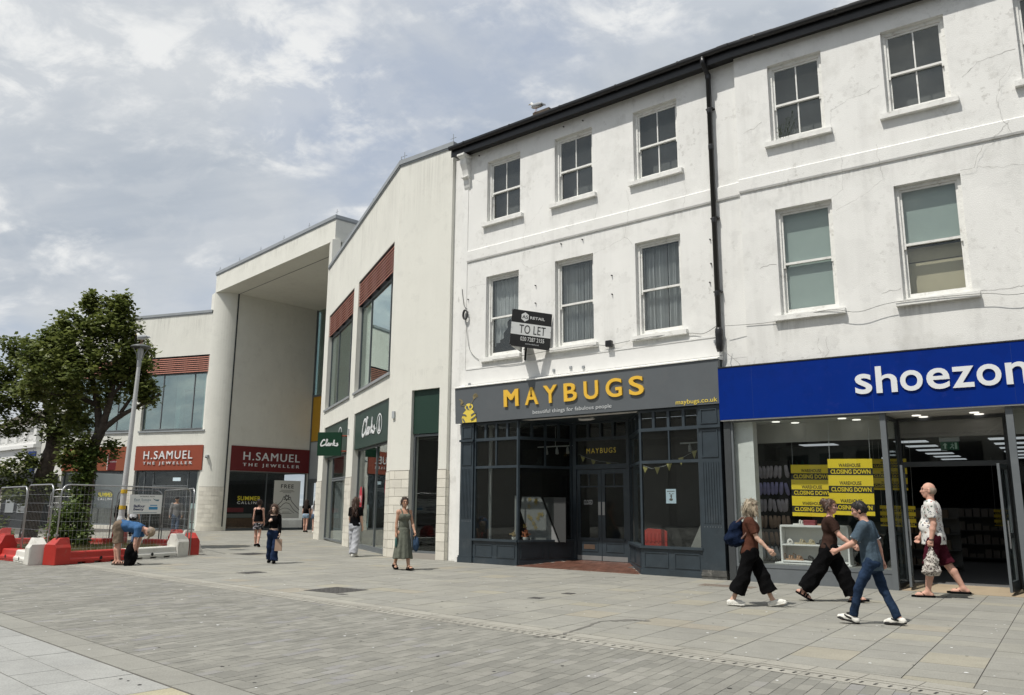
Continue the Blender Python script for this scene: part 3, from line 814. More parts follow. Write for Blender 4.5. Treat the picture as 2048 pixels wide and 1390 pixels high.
def sash(parent, u0, u1, z0, z1, y, bars, glass, label=None, inside=None, sill_z=None):
    """a sliding sash window in an opening; the thing's part 'window' with panes, sill and what hangs behind"""
    fw = 0.075
    mb = MB()
    mb.box(u0, u0 + fw, y, y + 0.09, z0, z1); mb.box(u1 - fw, u1, y, y + 0.09, z0, z1)
    mb.box(u0 + fw, u1 - fw, y, y + 0.09, z1 - fw, z1); mb.box(u0 + fw, u1 - fw, y, y + 0.09, z0, z0 + 0.06)
    a, b = u0 + fw, u1 - fw; zm = z0 + (z1 - z0) * 0.485
    s = 0.045
    def sashf(za, zb, yy, bot):
        mb.box(a, a + s, yy, yy + 0.04, za, zb); mb.box(b - s, b, yy, yy + 0.04, za, zb)
        mb.box(a + s, b - s, yy, yy + 0.04, zb - s, zb); mb.box(a + s, b - s, yy, yy + 0.04, za, za + bot)
        if bars:
            c = (a + b) / 2; mb.box(c - 0.014, c + 0.014, yy + 0.002, yy + 0.036, za + bot, zb - s)
    sashf(zm - 0.03, z1 - fw - 0.003, y + 0.035, 0.05)
    sashf(z0 + 0.063, zm + 0.02, y + 0.082, 0.085)
    for sx in (a, b - s): mb.box(sx, sx + s, y + 0.03, y + 0.072, zm - 0.10, zm - 0.031)     # horns
    w = mb.build('window', M['old_paint'], parent, label=label)
    cols = [(a + s, (a + b) / 2 - 0.014), ((a + b) / 2 + 0.014, b - s)] if bars else [(a + s, b - s)]
    for ca, cb in cols:
        bx(ca - 0.004, cb + 0.004, y + 0.053, y + 0.057, zm + 0.018, z1 - fw - s).build('pane', glass, w)
        bx(ca - 0.004, cb + 0.004, y + 0.100, y + 0.104, z0 + 0.14, zm - 0.022).build('pane', glass, w)
    sz = z0 if sill_z is None else sill_z
    mb = MB(); mb.prism_x([(0.15, sz - 0.13), (-0.11, sz - 0.13), (-0.11, sz - 0.02), (0.15, sz + 0.005)], u0 - 0.13, u1 + 0.13)
    mb.build('sill', M['old_paint'], w)
    if inside == 'curtain':
        mb = MB(); n = 90; vs = []
        r = random.Random(int(u0 * 100))
        for i in range(n + 1):
            u = u0 + 0.05 + (u1 - u0 - 0.1) * i / n
            yy = y + 0.24 + 0.035 * math.sin(i * 1.9) + 0.02 * r.uniform(-1, 1)
            vs += [(u, yy, z0), (u, yy, z1 - 0.1)]
        mb.add(vs, [(2 * i, 2 * i + 2, 2 * i + 3, 2 * i + 1) for i in range(n) if (i % 7) not in (3,) or r.random() < 0.35])
        mb.build('net_curtain', M['net_curtain'], w)
    elif inside == 'torn':
        mb = MB(); n = 40; vs = []
        for i in range(n + 1):
            t = i / n
            zt = z1 - 0.1; zb = z1 - 0.1 - (1.25 + .5 * math.sin(t * 9) * t + .7 * (1 - t) ** 2)
            vs += [(u0 + 0.05 + (u1 - u0 - 0.1) * t, y + 0.25 + 0.05 * math.sin(i * 1.3), max(z0 + 0.2, zb)), (u0 + 0.05 + (u1 - u0 - 0.1) * t, y + 0.22 + 0.03 * math.sin(i * 1.1), zt)]
        mb.add(vs, [(2 * i, 2 * i + 2, 2 * i + 3, 2 * i + 1) for i in range(n)])
        mb.build('torn_curtain', M['net_curtain'], w)
    elif inside in ('green', 'both'):
        zb = z0 + 0.1 if inside == 'green' else zm
        bx(u0 + 0.02, u1 - 0.02, y + 0.16, y + 0.18, zb, z1 - 0.05).build('blind', M['blind_green'], w)
        if inside == 'both':
            bx(u0 + 0.02, u1 - 0.02, y + 0.34, y + 0.36, z0 + 0.1, zm - 0.02).build('board', M['blind_cream'], w)
            bx(u0 + 0.02, u1 - 0.02, y + 0.335, y + 0.338, z0 + 0.86, z0 + 0.875).build('board_seam', M['bark'], w)
    return w

def crackline(mb, pts, w, y, seed):
    r = random.Random(seed); P = []
    for a, b in zip(pts[:-1], pts[1:]):
        L = math.hypot(b[0] - a[0], b[1] - a[1]); n = max(2, int(L / 0.07))
        for k in range(n): P.append((a[0] + (b[0] - a[0]) * k / n + r.uniform(-.022, .022), a[1] + (b[1] - a[1]) * k / n + r.uniform(-.022, .022)))
    P.append(pts[-1]); vs = []
    for i, p in enumerate(P):
        q = P[min(i + 1, len(P) - 1)]; o = P[max(i - 1, 0)]
        dx, dz = q[0] - o[0], q[1] - o[1]; l = math.hypot(dx, dz) or 1
        ww = w * r.uniform(0.3, 1.0)
        vs += [(p[0] - dz / l * ww, y, p[1] + dx / l * ww), (p[0] + dz / l * ww, y, p[1] - dx / l * ww)]
    mb.add(vs, [(2 * i, 2 * i + 1, 2 * i + 3, 2 * i + 2) for i in range(len(P) - 1)])

def eaves(root, u0, u1, dy=0.0):
    # black boarded soffit and gutter, then the tiled slope
    mb = MB(); mb.box(u0, u1, -0.30, 0.10, 12.16, 12.19); mb.box(u0, u1, -0.32, -0.295, 12.10, 12.36)
    mb.build('soffit_board', M['gutter_black'], root)
    mb = MB(); n = 10
    prof = [(-0.33 - 0.085 + 0.085 * math.cos(math.pi + math.pi * k / n), 12.37 + 0.10 * math.sin(math.pi + math.pi * k / n)) for k in range(n + 1)]
    prof = [(-0.325, 12.40)] + [(-0.325 - 0.07 + 0.07 * math.cos(-math.pi * k / n), 12.37 - 0.085 * math.sin(math.pi * k / n)) for k in range(n + 1)] + [(-0.465, 12.40)]
    mb.prism_x(prof, u0, u1)
    u = u0 + 0.6
    while u < u1:
        mb.prism_x([(-0.322, 12.41), (-0.325 - 0.145, 12.41), (-0.475, 12.36), (-0.395, 12.275), (-0.322, 12.30)], u, u + 0.05); u += 1.8
    mb.build('gutter', M['gutter_black'], root)
    sl = math.tan(R_(31))
    rf = MB(); rf.prism_x([(-0.36, 12.40), (6.5, 12.40 + 6.86 * sl), (13, 12.40), (13, 12.34), (6.5, 12.33 + 6.86 * sl), (-0.36, 12.36)], u0 + 0.02, u1)
    r = rf.build('roof', M['roof_tile'], root)
    # two lowest courses of slates seen over the gutter edge, each slate on its own
    rr = random.Random(int(u0 * 10) + 3); base = None
    for c in range(2):
        u = u0 + 0.03 + 0.13 * c; y0 = -0.40 + c * 0.20
        while u < u1 - 0.25:
            z = 12.415 + (y0 + 0.40) * sl + rr.uniform(0, 0.012); y = y0 + rr.uniform(-0.015, 0.01)
            mb = MB(); mb.add([(u + .004, y, z), (u + .236, y, z + rr.uniform(-.004, .004)), (u + .236, y + .26, z + .26 * sl), (u + .004, y + .26, z + .26 * sl),
                               (u + .004, y, z + .016), (u + .236, y, z + .016), (u + .236, y + .26, z + .26 * sl + .016), (u + .004, y + .26, z + .26 * sl + .016)],
                              [(3, 2, 1, 0), (4, 5, 6, 7), (0, 1, 5, 4), (1, 2, 6, 5), (2, 3, 7, 6), (3, 0, 4, 7)])
            mb.build('slate', M['roof_tile'], r); u += 0.245
    for o in root.children:
        if dy and o.name.split('.')[0] in ('soffit_board', 'gutter', 'roof'): o.location.y = dy

# ---- left house
LH = empty('terraced_house', GL['loc'], GL['rz'], 'white stuccoed three-storey house above the dark grey shop with six sash windows', 'building')
topL = [(0.875, 2.135), (3.375, 4.635), (5.91, 7.185)]
lowL = [(0.885, 2.105), (3.375, 4.62), (5.89, 7.16)]
holes = [(a, b, 9.80, 11.72) for a, b in topL] + [(a, b, 5.72, 8.13) for a, b in lowL]
wall_mesh(-0.10, 8.75, 4.88, 12.16, holes, 0.24).build('wall', M['stucco'], LH)
wall_mesh(-0.10, 8.75, 3.84, 4.88, [], 0.24, 0.003).build('wall', M['stucco'], LH)
mb = MB(); mb.prism_x([(-0.002, 9.06), (-0.045, 9.03), (-0.045, 8.74), (-0.03, 8.70), (0.02, 8.70), (0.02, 9.06)], 0.13, 8.752); mb.build('string_course', M['stucco'], LH)
bx(-0.11, 0.13, -0.018, 0.10, 4.95, 12.10).build('corner_strip', M['stucco'], LH)
mb = MB(); mb.box(-0.60, -0.10, 0.16, 0.30, 0, 12.2); mb.build('return_wall', M['stucco'], LH)
mb = MB(); mb.box(-0.10, 0.14, -0.055, 0.24, 0.0, 3.84); mb.build('pier', M['stucco'], LH)
bx(8.12, 8.75, 0.02, 0.24, 0.0, 3.84).build('pier', M['stucco'], LH)
mb = MB(); mb.box(0.16, 8.14, -0.03, 0.02, 5.42, 5.46); mb.box(0.13, 8.14, -0.016, 0.01, 4.98, 5.42); mb.build('blank_signboard', M['white_paint'], LH)
for i, (a, b) in enumerate(topL):
    sash(LH, a, b, 9.80, 11.72, 0.11, True, M['glass_old'])
sash(LH, *lowL[0], 5.72, 8.13, 0.11, False, M['glass_old'], 'sash window with torn curtain behind the agent board', 'torn')
sash(LH, *lowL[1], 5.72, 8.13, 0.11, False, M['glass_old'], None, 'curtain')
sash(LH, *lowL[2], 5.72, 8.13, 0.11, False, M['glass_old'], None, 'curtain')
eaves(LH, -0.35, 8.80)
stains([(a - .2, b + .2, 9.66, .62) for a, b in topL] + [(a - .2, b + .2, 5.58, .15) for a, b in lowL] + [(.14, 8.7, 8.69, .45)], -.0025, LH)
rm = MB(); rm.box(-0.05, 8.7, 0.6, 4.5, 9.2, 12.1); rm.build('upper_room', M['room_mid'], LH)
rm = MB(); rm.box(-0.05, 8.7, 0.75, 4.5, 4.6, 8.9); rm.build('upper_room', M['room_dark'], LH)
# plaster bracket under the eaves
mb = MB(); mb.prism_x([(0, 12.10), (-0.36, 12.10), (-0.36, 12.00), (-0.28, 11.95), (-0.26, 11.80), (-0.17, 11.62), (-0.12, 11.45), (-0.15, 11.38), (-0.09, 11.33), (-0.085, 11.22), (-0.05, 11.10), (0, 11.0)], -0.02, 0.21)
mb.box(-0.05, 0.24, -0.385, 0, 12.02, 12.095); mb.box(-0.04, 0.23, -0.19, 0, 11.38, 11.43)
mb.build('eaves_bracket', M['old_paint'], LH, bevel=0.012)
mb = MB()
cr = [([(2.25, 9.72), (2.38, 9.35), (2.28, 9.06), (2.36, 8.7), (2.25, 8.3), (2.5, 8.08), (3.2, 8.16)], .006), ([(2.38, 9.35), (2.75, 9.62), (2.95, 9.85)], .004), ([(4.7, 9.7), (4.82, 9.4), (4.75, 9.05)], .006),
      ([(5.7, 9.6), (5.78, 9.2), (5.7, 8.7), (5.62, 8.35), (5.85, 8.1)], .007), ([(5.62, 8.35), (5.1, 8.2), (4.6, 8.1)], .005), ([(0.4, 11.3), (0.62, 11.15), (0.75, 11.05)], .005), ([(7.3, 9.55), (7.4, 9.2), (7.3, 8.75)], .005), ([(0.2, 7.9), (0.5, 7.95), (0.85, 7.9)], .005)]
for i, (p, w) in enumerate(cr): crackline(mb, p, w * .5, -0.003 if not any(8.68 < q[1] < 9.08 for q in p) else -0.048, 10 + i)
mb.build('plaster_cracks', M['crack'], LH, kind='stuff')
mb = MB()
for u, z in ((0.55, 12.02), (3.7, 12.0), (4.35, 11.98), (3.6, 8.58), (4.3, 8.56), (2.72, 7.55), (2.72, 7.05), (5.2, 7.4), (5.2, 6.9), (7.95, 7.8), (7.95, 7.2), (7.9, 6.75), (0.2, 7.55)):
    mb.box(u - .012, u + .012, -0.05, 0.01, z - .014, z + .014)
mb.build('fixing_studs', M['cable'], LH, kind='stuff')
mb = MB()
for u, z in ((0.32, 4.99), (3.35, 5.10), (3.9, 5.12), (4.3, 5.09), (7.98, 5.32)): mb.box(u - .035, u + .035, -0.05, 0.0, z - .035, z + .035)
mb.build('fixing_plates', M['coping_metal'], LH)

# drainpipe on the joint
dp = empty('drainpipe', (0, 0, 0), 0, 'black cast iron drainpipe running down the white front between the two houses', 'drainpipe')
dp.location = (Matrix.Translation(GL['loc']) @ Matrix.Rotation(AL, 4, 'Z')) @ Vector((8.12, 0, 0)); dp.rotation_euler = (0, 0, AL)
mb = MB(); mb.tube([(0, -0.40, 12.30), (0, -0.40, 12.16), (0, -0.12, 11.95), (0, -0.12, 5.55)], 0.062, 10); mb.build('pipe', M['gutter_black'], dp, smooth=True)
for z in (11.85, 10.95, 10.0, 8.15, 6.35): mb = MB(); mb.lathe([(0.066, z), (0.070, z + 0.03), (0.070, z + 0.11), (0.065, z + 0.13)], 10, (0, -0.12)); mb.build('collar', M['gutter_black'], dp)
for z in (11.0, 8.2, 6.4): bx(-0.095, 0.095, -0.125, 0.0, z + 0.06, z + 0.09).build('bracket', M['gutter_black'], dp)
mb = MB(); mb.lathe([(0.062, 5.05), (0.088, 5.15), (0.092, 5.28), (0.085, 5.38), (0.092, 5.44), (0.09, 5.56), (0.07, 5.62)], 10, (0, -0.12)); mb.build('shoe', M['gutter_black'], dp, smooth=True)

# cables
def cable(name, pts, r, frame, m, label):
    T = Matrix.Translation(frame['loc']) @ Matrix.Rotation(frame['rz'], 4, 'Z')
    P = []
    for i in range(len(pts) - 1):
        p0, p1, p2, p3 = [Vector(pts[max(0, min(len(pts) - 1, i + k))]) for k in (-1, 0, 1, 2)]
        for k in range(5):
            s = k / 5
            P.append(0.5 * ((2 * p1) + (p2 - p0) * s + (2 * p0 - 5 * p1 + 4 * p2 - p3) * s * s + (3 * p1 - p0 - 3 * p2 + p3) * s ** 3))
    P.append(Vector(pts[-1]))
    mb = MB(); mb.tube([tuple(T @ p) for p in P], r, 5)
    o = mb.build(name, m); tag(o, label, 'cable'); return o
cable('cable', [(-0.04, -.03, 7.9), (0.05, -.03, 7.4), (0.2, -.05, 7.25)], .009, GL, M['cable'], 'thin black cable dropping to the coil at the left end of the white front')
cable('cable', [(0.15, -.05, 6.95), (0.22, -.04, 6.4), (0.35, -.03, 5.95), (0.75, -.03, 5.66), (1.5, -.13, 5.60), (2.6, -.13, 5.60), (3.1, -.13, 5.62), (4.6, -.13, 5.62), (5.1, -.05, 5.58), (6.3, -.13, 5.62), (7.3, -.04, 5.60), (7.7, -.05, 5.54), (8.05, -.1, 5.66)], .008, GL, M['cable_grey'], 'grey cable looping from the coil along the first-floor sills to the drainpipe')
cable('cable', [(0.1, -.03, 5.62), (1.2, -.03, 5.58), (2.4, -.13, 5.67), (3.0, -.13, 5.55), (3.7, -.13, 5.66), (5.2, -.13, 5.62), (5.8, -.13, 5.52), (6.8, -.13, 5.60)], .006, GR, M['cable_grey'], 'thin cable running along the right house below its first-floor sills')
mb = MB()
rr = random.Random(4)
for k in range(6):
    a = 0.115 + rr.uniform(-.02, .02)
    mb.tube([(0.15 + a * 0.75 * math.cos(t * 2 * math.pi / 16), -0.05 - 0.012 * k, 7.08 + a * 1.35 * math.sin(t * 2 * math.pi / 16)) for t in range(17)], 0.010, 5)
o = mb.build('cable_coil', M['cable'], None, loc=GL['loc'], rz=AL); tag(o, 'black coil of spare cable hung on the white wall by its left edge', 'cable')
cable('cable', [(0.15, -.03, 5.3), (0.1, -.03, 5.05), (0.28, -.03, 4.85), (0.42, -.03, 4.70), (0.35, -.03, 4.66)], .008, GR, M['cable_white'], 'loose wire ends dangling under the drainpipe foot above the blue sign')

# security light
sb = empty('security_light', GL['loc'], AL, 'small black floodlight box fixed under the middle sill', 'wall light')
bx(5.05, 5.22, -0.16, -0.04, 5.52, 5.68).build('housing', M['gutter_black'], sb, bevel=0.015)
bx(5.10, 5.17, -0.04, 0.0, 5.56, 5.62).build('bracket', M['gutter_black'], sb)

# ---- right house
RH = empty('terraced_house', GR['loc'], GR['rz'], 'white stuccoed three-storey house above the blue shop with blinds in its lower windows', 'building')
topR = [(1.39, 2.60), (3.85, 5.07), (6.30, 7.52), (8.76, 9.98)]
lowR = [(1.39, 2.61), (3.85, 5.08), (6.45, 7.68), (8.9, 10.1)]
holes = [(a, b, 9.80, 11.71) for a, b in topR] + [(a, b, 5.71, 8.165) for a, b in lowR]
wall_mesh(0.606, 12.5, 4.55, 12.16, holes, 0.34).build('wall', M['stucco'], RH)
wall_mesh(-0.02, 12.5, 3.50, 4.55, [], 0.2, 0.03).build('wall', M['stucco'], RH)
mb = MB(); mb.prism_x([(-0.002, 9.07), (-0.045, 9.04), (-0.045, 8.76), (-0.03, 8.72), (0.02, 8.72), (0.02, 9.07)], 0.604, 12.5); mb.build('string_course', M['stucco'], RH)
for a, b in topR: sash(RH, a, b, 9.80, 11.71, 0.11, True, M['glass_old'])
sash(RH, *lowR[0], 5.71, 8.165, 0.11, False, M['glass_old'], 'sash window with pale green blind in both halves', 'green')
sash(RH, *lowR[1], 5.71, 8.165, 0.11, False, M['glass_old'], 'sash window with green blind above and cream board below', 'both')
sash(RH, *lowR[2], 5.71, 8.165, 0.11, False, M['glass_old'], None, 'green')
sash(RH, *lowR[3], 5.71, 8.165, 0.11, False, M['glass_old'], None, 'green')
eaves(RH, 0.612, 12.5, 0.105)
stains([(a - .2, b + .2, 9.66, .62) for a, b in topR] + [(a - .2, b + .2, 5.57, .7) for a, b in lowR] + [(.62, 12, 8.71, .5)], -.0025, RH)
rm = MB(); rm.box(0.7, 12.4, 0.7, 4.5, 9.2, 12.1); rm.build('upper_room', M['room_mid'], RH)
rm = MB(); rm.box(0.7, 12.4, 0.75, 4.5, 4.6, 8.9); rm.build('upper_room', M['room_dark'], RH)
mb = MB()
cr = [([(2.75, 10.2), (3.1, 10.35), (3.5, 10.42), (3.75, 10.5)], .006), ([(2.75, 10.2), (2.7, 9.9), (2.76, 9.6)], .004), ([(0.75, 10.2), (1.0, 10.25), (1.2, 10.35)], .008), ([(2.9, 9.1), (2.88, 8.6), (2.85, 8.3), (2.6, 8.12)], .005), ([(3.6, 9.15), (3.62, 8.7), (3.7, 8.35), (3.3, 8.1), (2.7, 7.85)], .006),
      ([(5.1, 8.2), (5.35, 8.22), (5.5, 8.6), (5.8, 8.8), (6.0, 9.0)], .008), ([(5.35, 8.22), (5.8, 8.12), (6.3, 8.1)], .006), ([(5.3, 10.2), (5.6, 10.42), (6.0, 10.5), (6.25, 10.5)], .008), ([(6.15, 10.2), (5.95, 9.9), (5.85, 9.5), (5.88, 9.15), (6.1, 8.6)], .006), ([(1.0, 6.85), (1.15, 6.9), (1.36, 6.88)], .010),
      ([(3.45, 5.92), (3.7, 5.94), (3.82, 5.96)], .008), ([(5.2, 5.7), (5.6, 5.68), (6.2, 5.72)], .007), ([(1.0, 9.5), (0.9, 9.35), (1.05, 9.28), (0.95, 9.2)], .005), ([(2.15, 5.1), (2.1, 4.9), (2.18, 4.8)], .006), ([(2.3, 5.15), (2.28, 4.95), (2.35, 4.8), (2.25, 4.7)], .005), ([(5.3, 11.9), (5.7, 12.0)], .005)]
for i, (p, w) in enumerate(cr): crackline(mb, p, w * .52, -0.003 if not any(8.70 < q[1] < 9.2 for q in p) else -0.048, 40 + i)
mb.build('plaster_cracks', M['crack'], RH, kind='stuff')
# weed growing on the sill
wd = empty('weed', (Matrix.Translation(GR['loc']) @ Matrix.Rotation(AR, 4, 'Z')) @ Vector((1.62, -0.02, 9.80)), AR, 'spiky dark weed rooted on the sill of the first top-floor window right of the pipe', 'plant')
mk('weed_leaf', (0.035, 0.05, 0.02), 0.7, noise=0.3)
mb = MB(); rr = random.Random(2)
for k in range(5):
    x = -0.05 + 0.05 * k; h = (0.35, 0.3, 0.5, 0.62, 0.4)[k]; lean = (0.1, -0.05, 0.14, 0.22, 0.2)[k]
    mb.tube([(x, 0, 0), (x + lean * .5, -.02, h * .5), (x + lean, -.03, h)], [.006, .005, .003], 4)
    for j in range(12):
        t = 0.2 + 0.8 * j / 12; cx = x + lean * t; cz = h * t; a = rr.uniform(0, 6.28); d = Vector((math.cos(a), math.sin(a) * .6, .7)) * 0.05
        mb.add([(cx, -.02, cz), (cx + d.x - .012, -.02 + d.y, cz + d.z * .6), (cx + d.x * 1.3, -.02 + d.y, cz + d.z), (cx + d.x + .012, -.02 + d.y, cz + d.z * .5)], [(0, 1, 2, 3)])
mb.build('stems', M['weed_leaf'], wd)

# ================================================================ dark shopfront under the left house
SF = empty('shopfront', GL['loc'], GL['rz'], 'dark navy timber shopfront with two canted bay windows and recessed double doors', 'shopfront')
def panel_frame(mb, p, ux, uy, x0, x1, z0, z1, w=0.03, t=0.015):
    mb.obox(p, ux, uy, x0, x1, -t, 0.0, z0, z0 + w); mb.obox(p, ux, uy, x0, x1, -t, 0.0, z1 - w, z1)
    mb.obox(p, ux, uy, x0, x0 + w, -t, 0.0, z0 + w, z1 - w); mb.obox(p, ux, uy, x1 - w, x1, -t, 0.0, z0 + w, z1 - w)
X_, Y_ = (1, 0), (0, 1)
for u0, u1, zt in ((0.14, 0.62, 3.84), (7.53, 8.06, 3.84)):
    mb = MB(); mb.box(u0, u1, -0.15, 0.02, 0.0, zt)
    for a, b in ((3.42, 3.76), (2.66, 3.28)): panel_frame(mb, (0, -0.15), X_, Y_, u0 + 0.06, u1 - 0.06, a, b, 0.028, 0.018)
    mb.box(u0 - 0.02, u1 + 0.02, -0.20, -0.15, 3.32, 3.38)
    n = 7
    for k in range(n): mb.box(u0 + 0.05 + (u1 - u0 - 0.1) * (k + .2) / n, u0 + 0.05 + (u1 - u0 - 0.1) * (k + .72) / n, -0.163, -0.15, 1.2, 2.55)
    p = mb.build('pilaster', M['shop_navy'], SF)
    mb = MB()
    for k in range(7): mb.ell((u0 + 0.07 + (u1 - u0 - 0.14) * k / 6, -0.151, 1.12), (.008, .006, .008), 5, 4)
    mb.build('screw_heads', M['alu'], p)
    mb = MB(); mb.box(u0 - 0.03, u1 + 0.03, -0.185, -0.02, 0.0, 0.14); mb.box(u0 - 0.02, u1 + 0.02, -0.17, -0.02, 0.143, 0.19)
    if u0 > 5: mb.box(u0 - 0.035, u1 + 0.035, -0.195, -0.02, 0.06, 0.09)
    mb.build('plinth', M['chipped_wood'] if u0 > 5 else M['shop_navy'], p)
def bay(p0, p1, nmid, ntop, name, base=True, single=False):
    L = math.hypot(p1[0] - p0[0], p1[1] - p0[1]); ux = ((p1[0] - p0[0]) / L, (p1[1] - p0[1]) / L); uy = (-ux[1], ux[0])
    mb = MB(); O = lambda *a: mb.obox(p0, ux, uy, *a)
    d0, d1_ = 0.0, 0.07
    O(0, 0.05, d0, d1_, 0.66, 3.84); O(L - 0.05, L, d0, d1_, 0.66, 3.84)
    O(0.05, L - 0.05, d0, d1_, 2.56, 2.63); O(0.05, L - 0.05, d0, d1_, 3.32, 3.40); O(0.05, L - 0.05, d0, d1_, 3.78, 3.84)
    for k in range(1, nmid): c = L * k / nmid; O(c - 0.02, c + 0.02, d0 + .005, d1_ - .005, 2.63, 3.32)
    for k in range(1, ntop): c = L * k / ntop; O(c - 0.035, c + 0.035, d0, d1_, 3.40, 3.78)
    b = mb.build(name, M['shop_navy'], SF)
    def pane(a, c, z0, z1):
        q = MB(); q.obox(p0, ux, uy, a, c, 0.032, 0.038, z0, z1); q.build('pane', M['glass'], b)
    pane(0.05, L - 0.05, 0.66, 2.56)
    for k in range(nmid): pane(L * k / nmid + 0.02 * (k > 0) + .05 * (k == 0), L * (k + 1) / nmid - 0.02 * (k < nmid - 1) - .05 * (k == nmid - 1), 2.63, 3.32)
    for k in range(ntop): pane(L * k / ntop + 0.035 * (k > 0) + .05 * (k == 0), L * (k + 1) / ntop - 0.035 * (k < ntop - 1) - .05 * (k == ntop - 1), 3.40, 3.78)
    if base:
        q = MB(); q.obox(p0, ux, uy, 0, L, -0.02, 0.1, 0.0, 0.60)
        n = 2
        for k in range(n): panel_frame(q, (p0[0] - uy[0] * .02, p0[1] - uy[1] * .02), ux, uy, L * k / n + 0.08, L * (k + 1) / n - 0.08, 0.18, 0.52, 0.022, 0.014)
        q.obox(p0, ux, uy, -0.01, L + 0.01, -0.045, -0.02, 0.0, 0.13)
        q.build('stall_riser', M['shop_navy'], b)
        q = MB(); q.obox(p0, ux, uy, -0.02, L + 0.02, -0.075, 0.12, 0.603, 0.657); q.build('sill', M['shop_navy'], b)
    return b
bay((0.63, -0.10), (2.20, -0.10), 2, 4, 'bay_window')
bay((2.205, -0.095), (2.86, 1.50), 2, 4, 'bay_window')
bay((4.70, 1.50), (5.94, -0.095), 1, 3, 'bay_window')
bay((5.945, -0.10), (7.52, -0.10), 2, 4, 'bay_window')
# door set
mb = MB(); y = 1.5
mb.box(2.87, 2.98, y, y + .1, 0.10, 3.84); mb.box(4.60, 4.69, y, y + .1, 0.10, 3.84)
mb.box(2.98, 4.60, y, y + .1, 2.55, 2.68); mb.box(2.98, 4.60, y, y + .1, 3.33, 3.42); mb.box(2.98, 4.60, y, y + .1, 3.80, 3.84)
for k in range(1, 4): mb.box(2.98 + 1.62 * k / 4 - .04, 2.98 + 1.62 * k / 4 + .04, y, y + .1, 3.42, 3.80)
dfm = mb.build('door_frame', M['shop_navy'], SF)
bx(2.98, 4.60, y + .05, y + .055, 2.68, 3.33).build('pane', M['glass'], dfm)
for k in range(4): bx(2.98 + 1.62 * k / 4 + .04 * (k > 0), 2.98 + 1.62 * (k + 1) / 4 - .04 * (k < 3), y + .05, y + .055, 3.42, 3.80).build('pane', M['glass'], dfm)
for a, b, hs in ((2.99, 3.785, 1), (3.795, 4.59, 0)):
    mb = MB(); yy = y + .03
    mb.box(a, a + .11, yy, yy + .05, .12, 2.54); mb.box(b - .11, b, yy, yy + .05, .12, 2.54)
    mb.box(a + .11, b - .11, yy, yy + .05, 2.42, 2.54); mb.box(a + .11, b - .11, yy, yy + .05, .12, .72)
    mb.box(a + .11, b - .11, yy + .005, yy + .045, 2.06, 2.10); mb.box((a + b) / 2 - .013, (a + b) / 2 + .013, yy + .005, yy + .045, 2.10, 2.42)
    mb.box(a + .08, b - .08, yy - .03, yy, .66, .71)
    panel_frame(mb, (0, yy), X_, Y_, a + .12, b - .12, .36, .60, .02, .012)
    d = mb.build('door', M['shop_navy'], SF)
    bx(a + .11, b - .11, yy + .02, yy + .025, .72, 2.06).build('pane', M['glass'], d)
    bx(a + .11, b - .11, yy + .018, yy + .022, 2.10, 2.42).build('pane', M['glass'], d)
    bx(a + .01, b - .01, yy - .004, yy, .13, .25).build('kick_plate', M['alu'], d)
    xh = b - .10 if hs else a + .02
    bx(xh, xh + .08, yy - .006, yy, 1.32, 1.67).build('push_plate', M['alu'], d)
    if hs:
        bx(a + .22, b - .22, yy - .008, yy, .42, .54).build('letter_box', mk('brass_worn', (0.16, 0.11, 0.08), 0.5, metal=0.5, noise=0.2), d)
        mb = MB(); mb.tube([(a + .04, yy - .05, .75), (a + .04, yy - .05, 2.0)], .012, 6); mb.box(a + .03, a + .05, yy - .05, yy, .8, .82); mb.box(a + .03, a + .05, yy - .05, yy, 1.9, 1.92); mb.build('handle', M['shop_navy'], d)
    if hs:
        fit_text('CLOSED', a + .22, a + .50, 1.60, 1.72, yy + .018, .002, M['print_grey'], d)
fit_text('MAYBUGS', 3.31, 4.26, 2.98, 3.12, y + .048, .004, M['print_yellow'], dfm, 'lettering', offset=0.0, spacing=1.25)
# recess floor, ceiling and the shop room behind
poly = [(2.22, -0.06), (5.93, -0.06), (4.70, 1.5), (2.87, 1.5)]
fl = MB(); fl.add([(2.15, -0.22, 0.0), (6.0, -0.22, 0.0), (4.70, 1.52, 0.115), (2.86, 1.52, 0.115), (2.15, -0.22, -0.03), (6.0, -0.22, -0.03), (4.7, 1.52, -0.03), (2.86, 1.52, -0.03)], [(0, 1, 2, 3), (1, 0, 4, 5), (2, 1, 5, 6), (3, 2, 6, 7), (0, 3, 7, 4)])
flo = fl.build('entrance_floor', M['mortar'], SF)
# quarry tiles on the sloping entrance, each its own piece
rr = random.Random(8); ts = .16; cnt = 0
for j in range(11):
    y0 = -.21 + j * ts; y1 = min(y0 + ts - .006, 1.5)
    tm = ((y0 + y1) / 2 + .22) / 1.74; ua = 2.15 + (2.86 - 2.15) * tm + .03; ub = 6.0 + (4.70 - 6.0) * tm - .03
    u = math.ceil(ua / ts) * ts - (ts / 2 if j % 2 else 0)
    u = max(u, ua)
    while u < ub - .05 and cnt < 300:
        e = min(u + ts - .006, ub); zf = lambda yy: (yy + .22) / 1.74 * .115
        mb = MB(); h = .004 + rr.uniform(0, .0015)
        mb.add([(u, y0, zf(y0) + h), (e, y0, zf(y0) + h), (e, y1, zf(y1) + h), (u, y1, zf(y1) + h), (u, y0, zf(y0)), (e, y0, zf(y0)), (e, y1, zf(y1)), (u, y1, zf(y1))],
               [(0, 1, 2, 3), (1, 0, 4, 5), (2, 1, 5, 6), (3, 2, 6, 7), (0, 3, 7, 4)], rr.random())
        mb.build('tile', M['tile_floor'], flo, attr=True); u = e + .006; cnt += 1
bx(0.62, 7.55, 0.0, 1.6, 3.845, 3.87).build('recess_ceiling', M['shop_navy'], SF)
mb = MB()   # shop interior: floor, ceiling, back and side walls
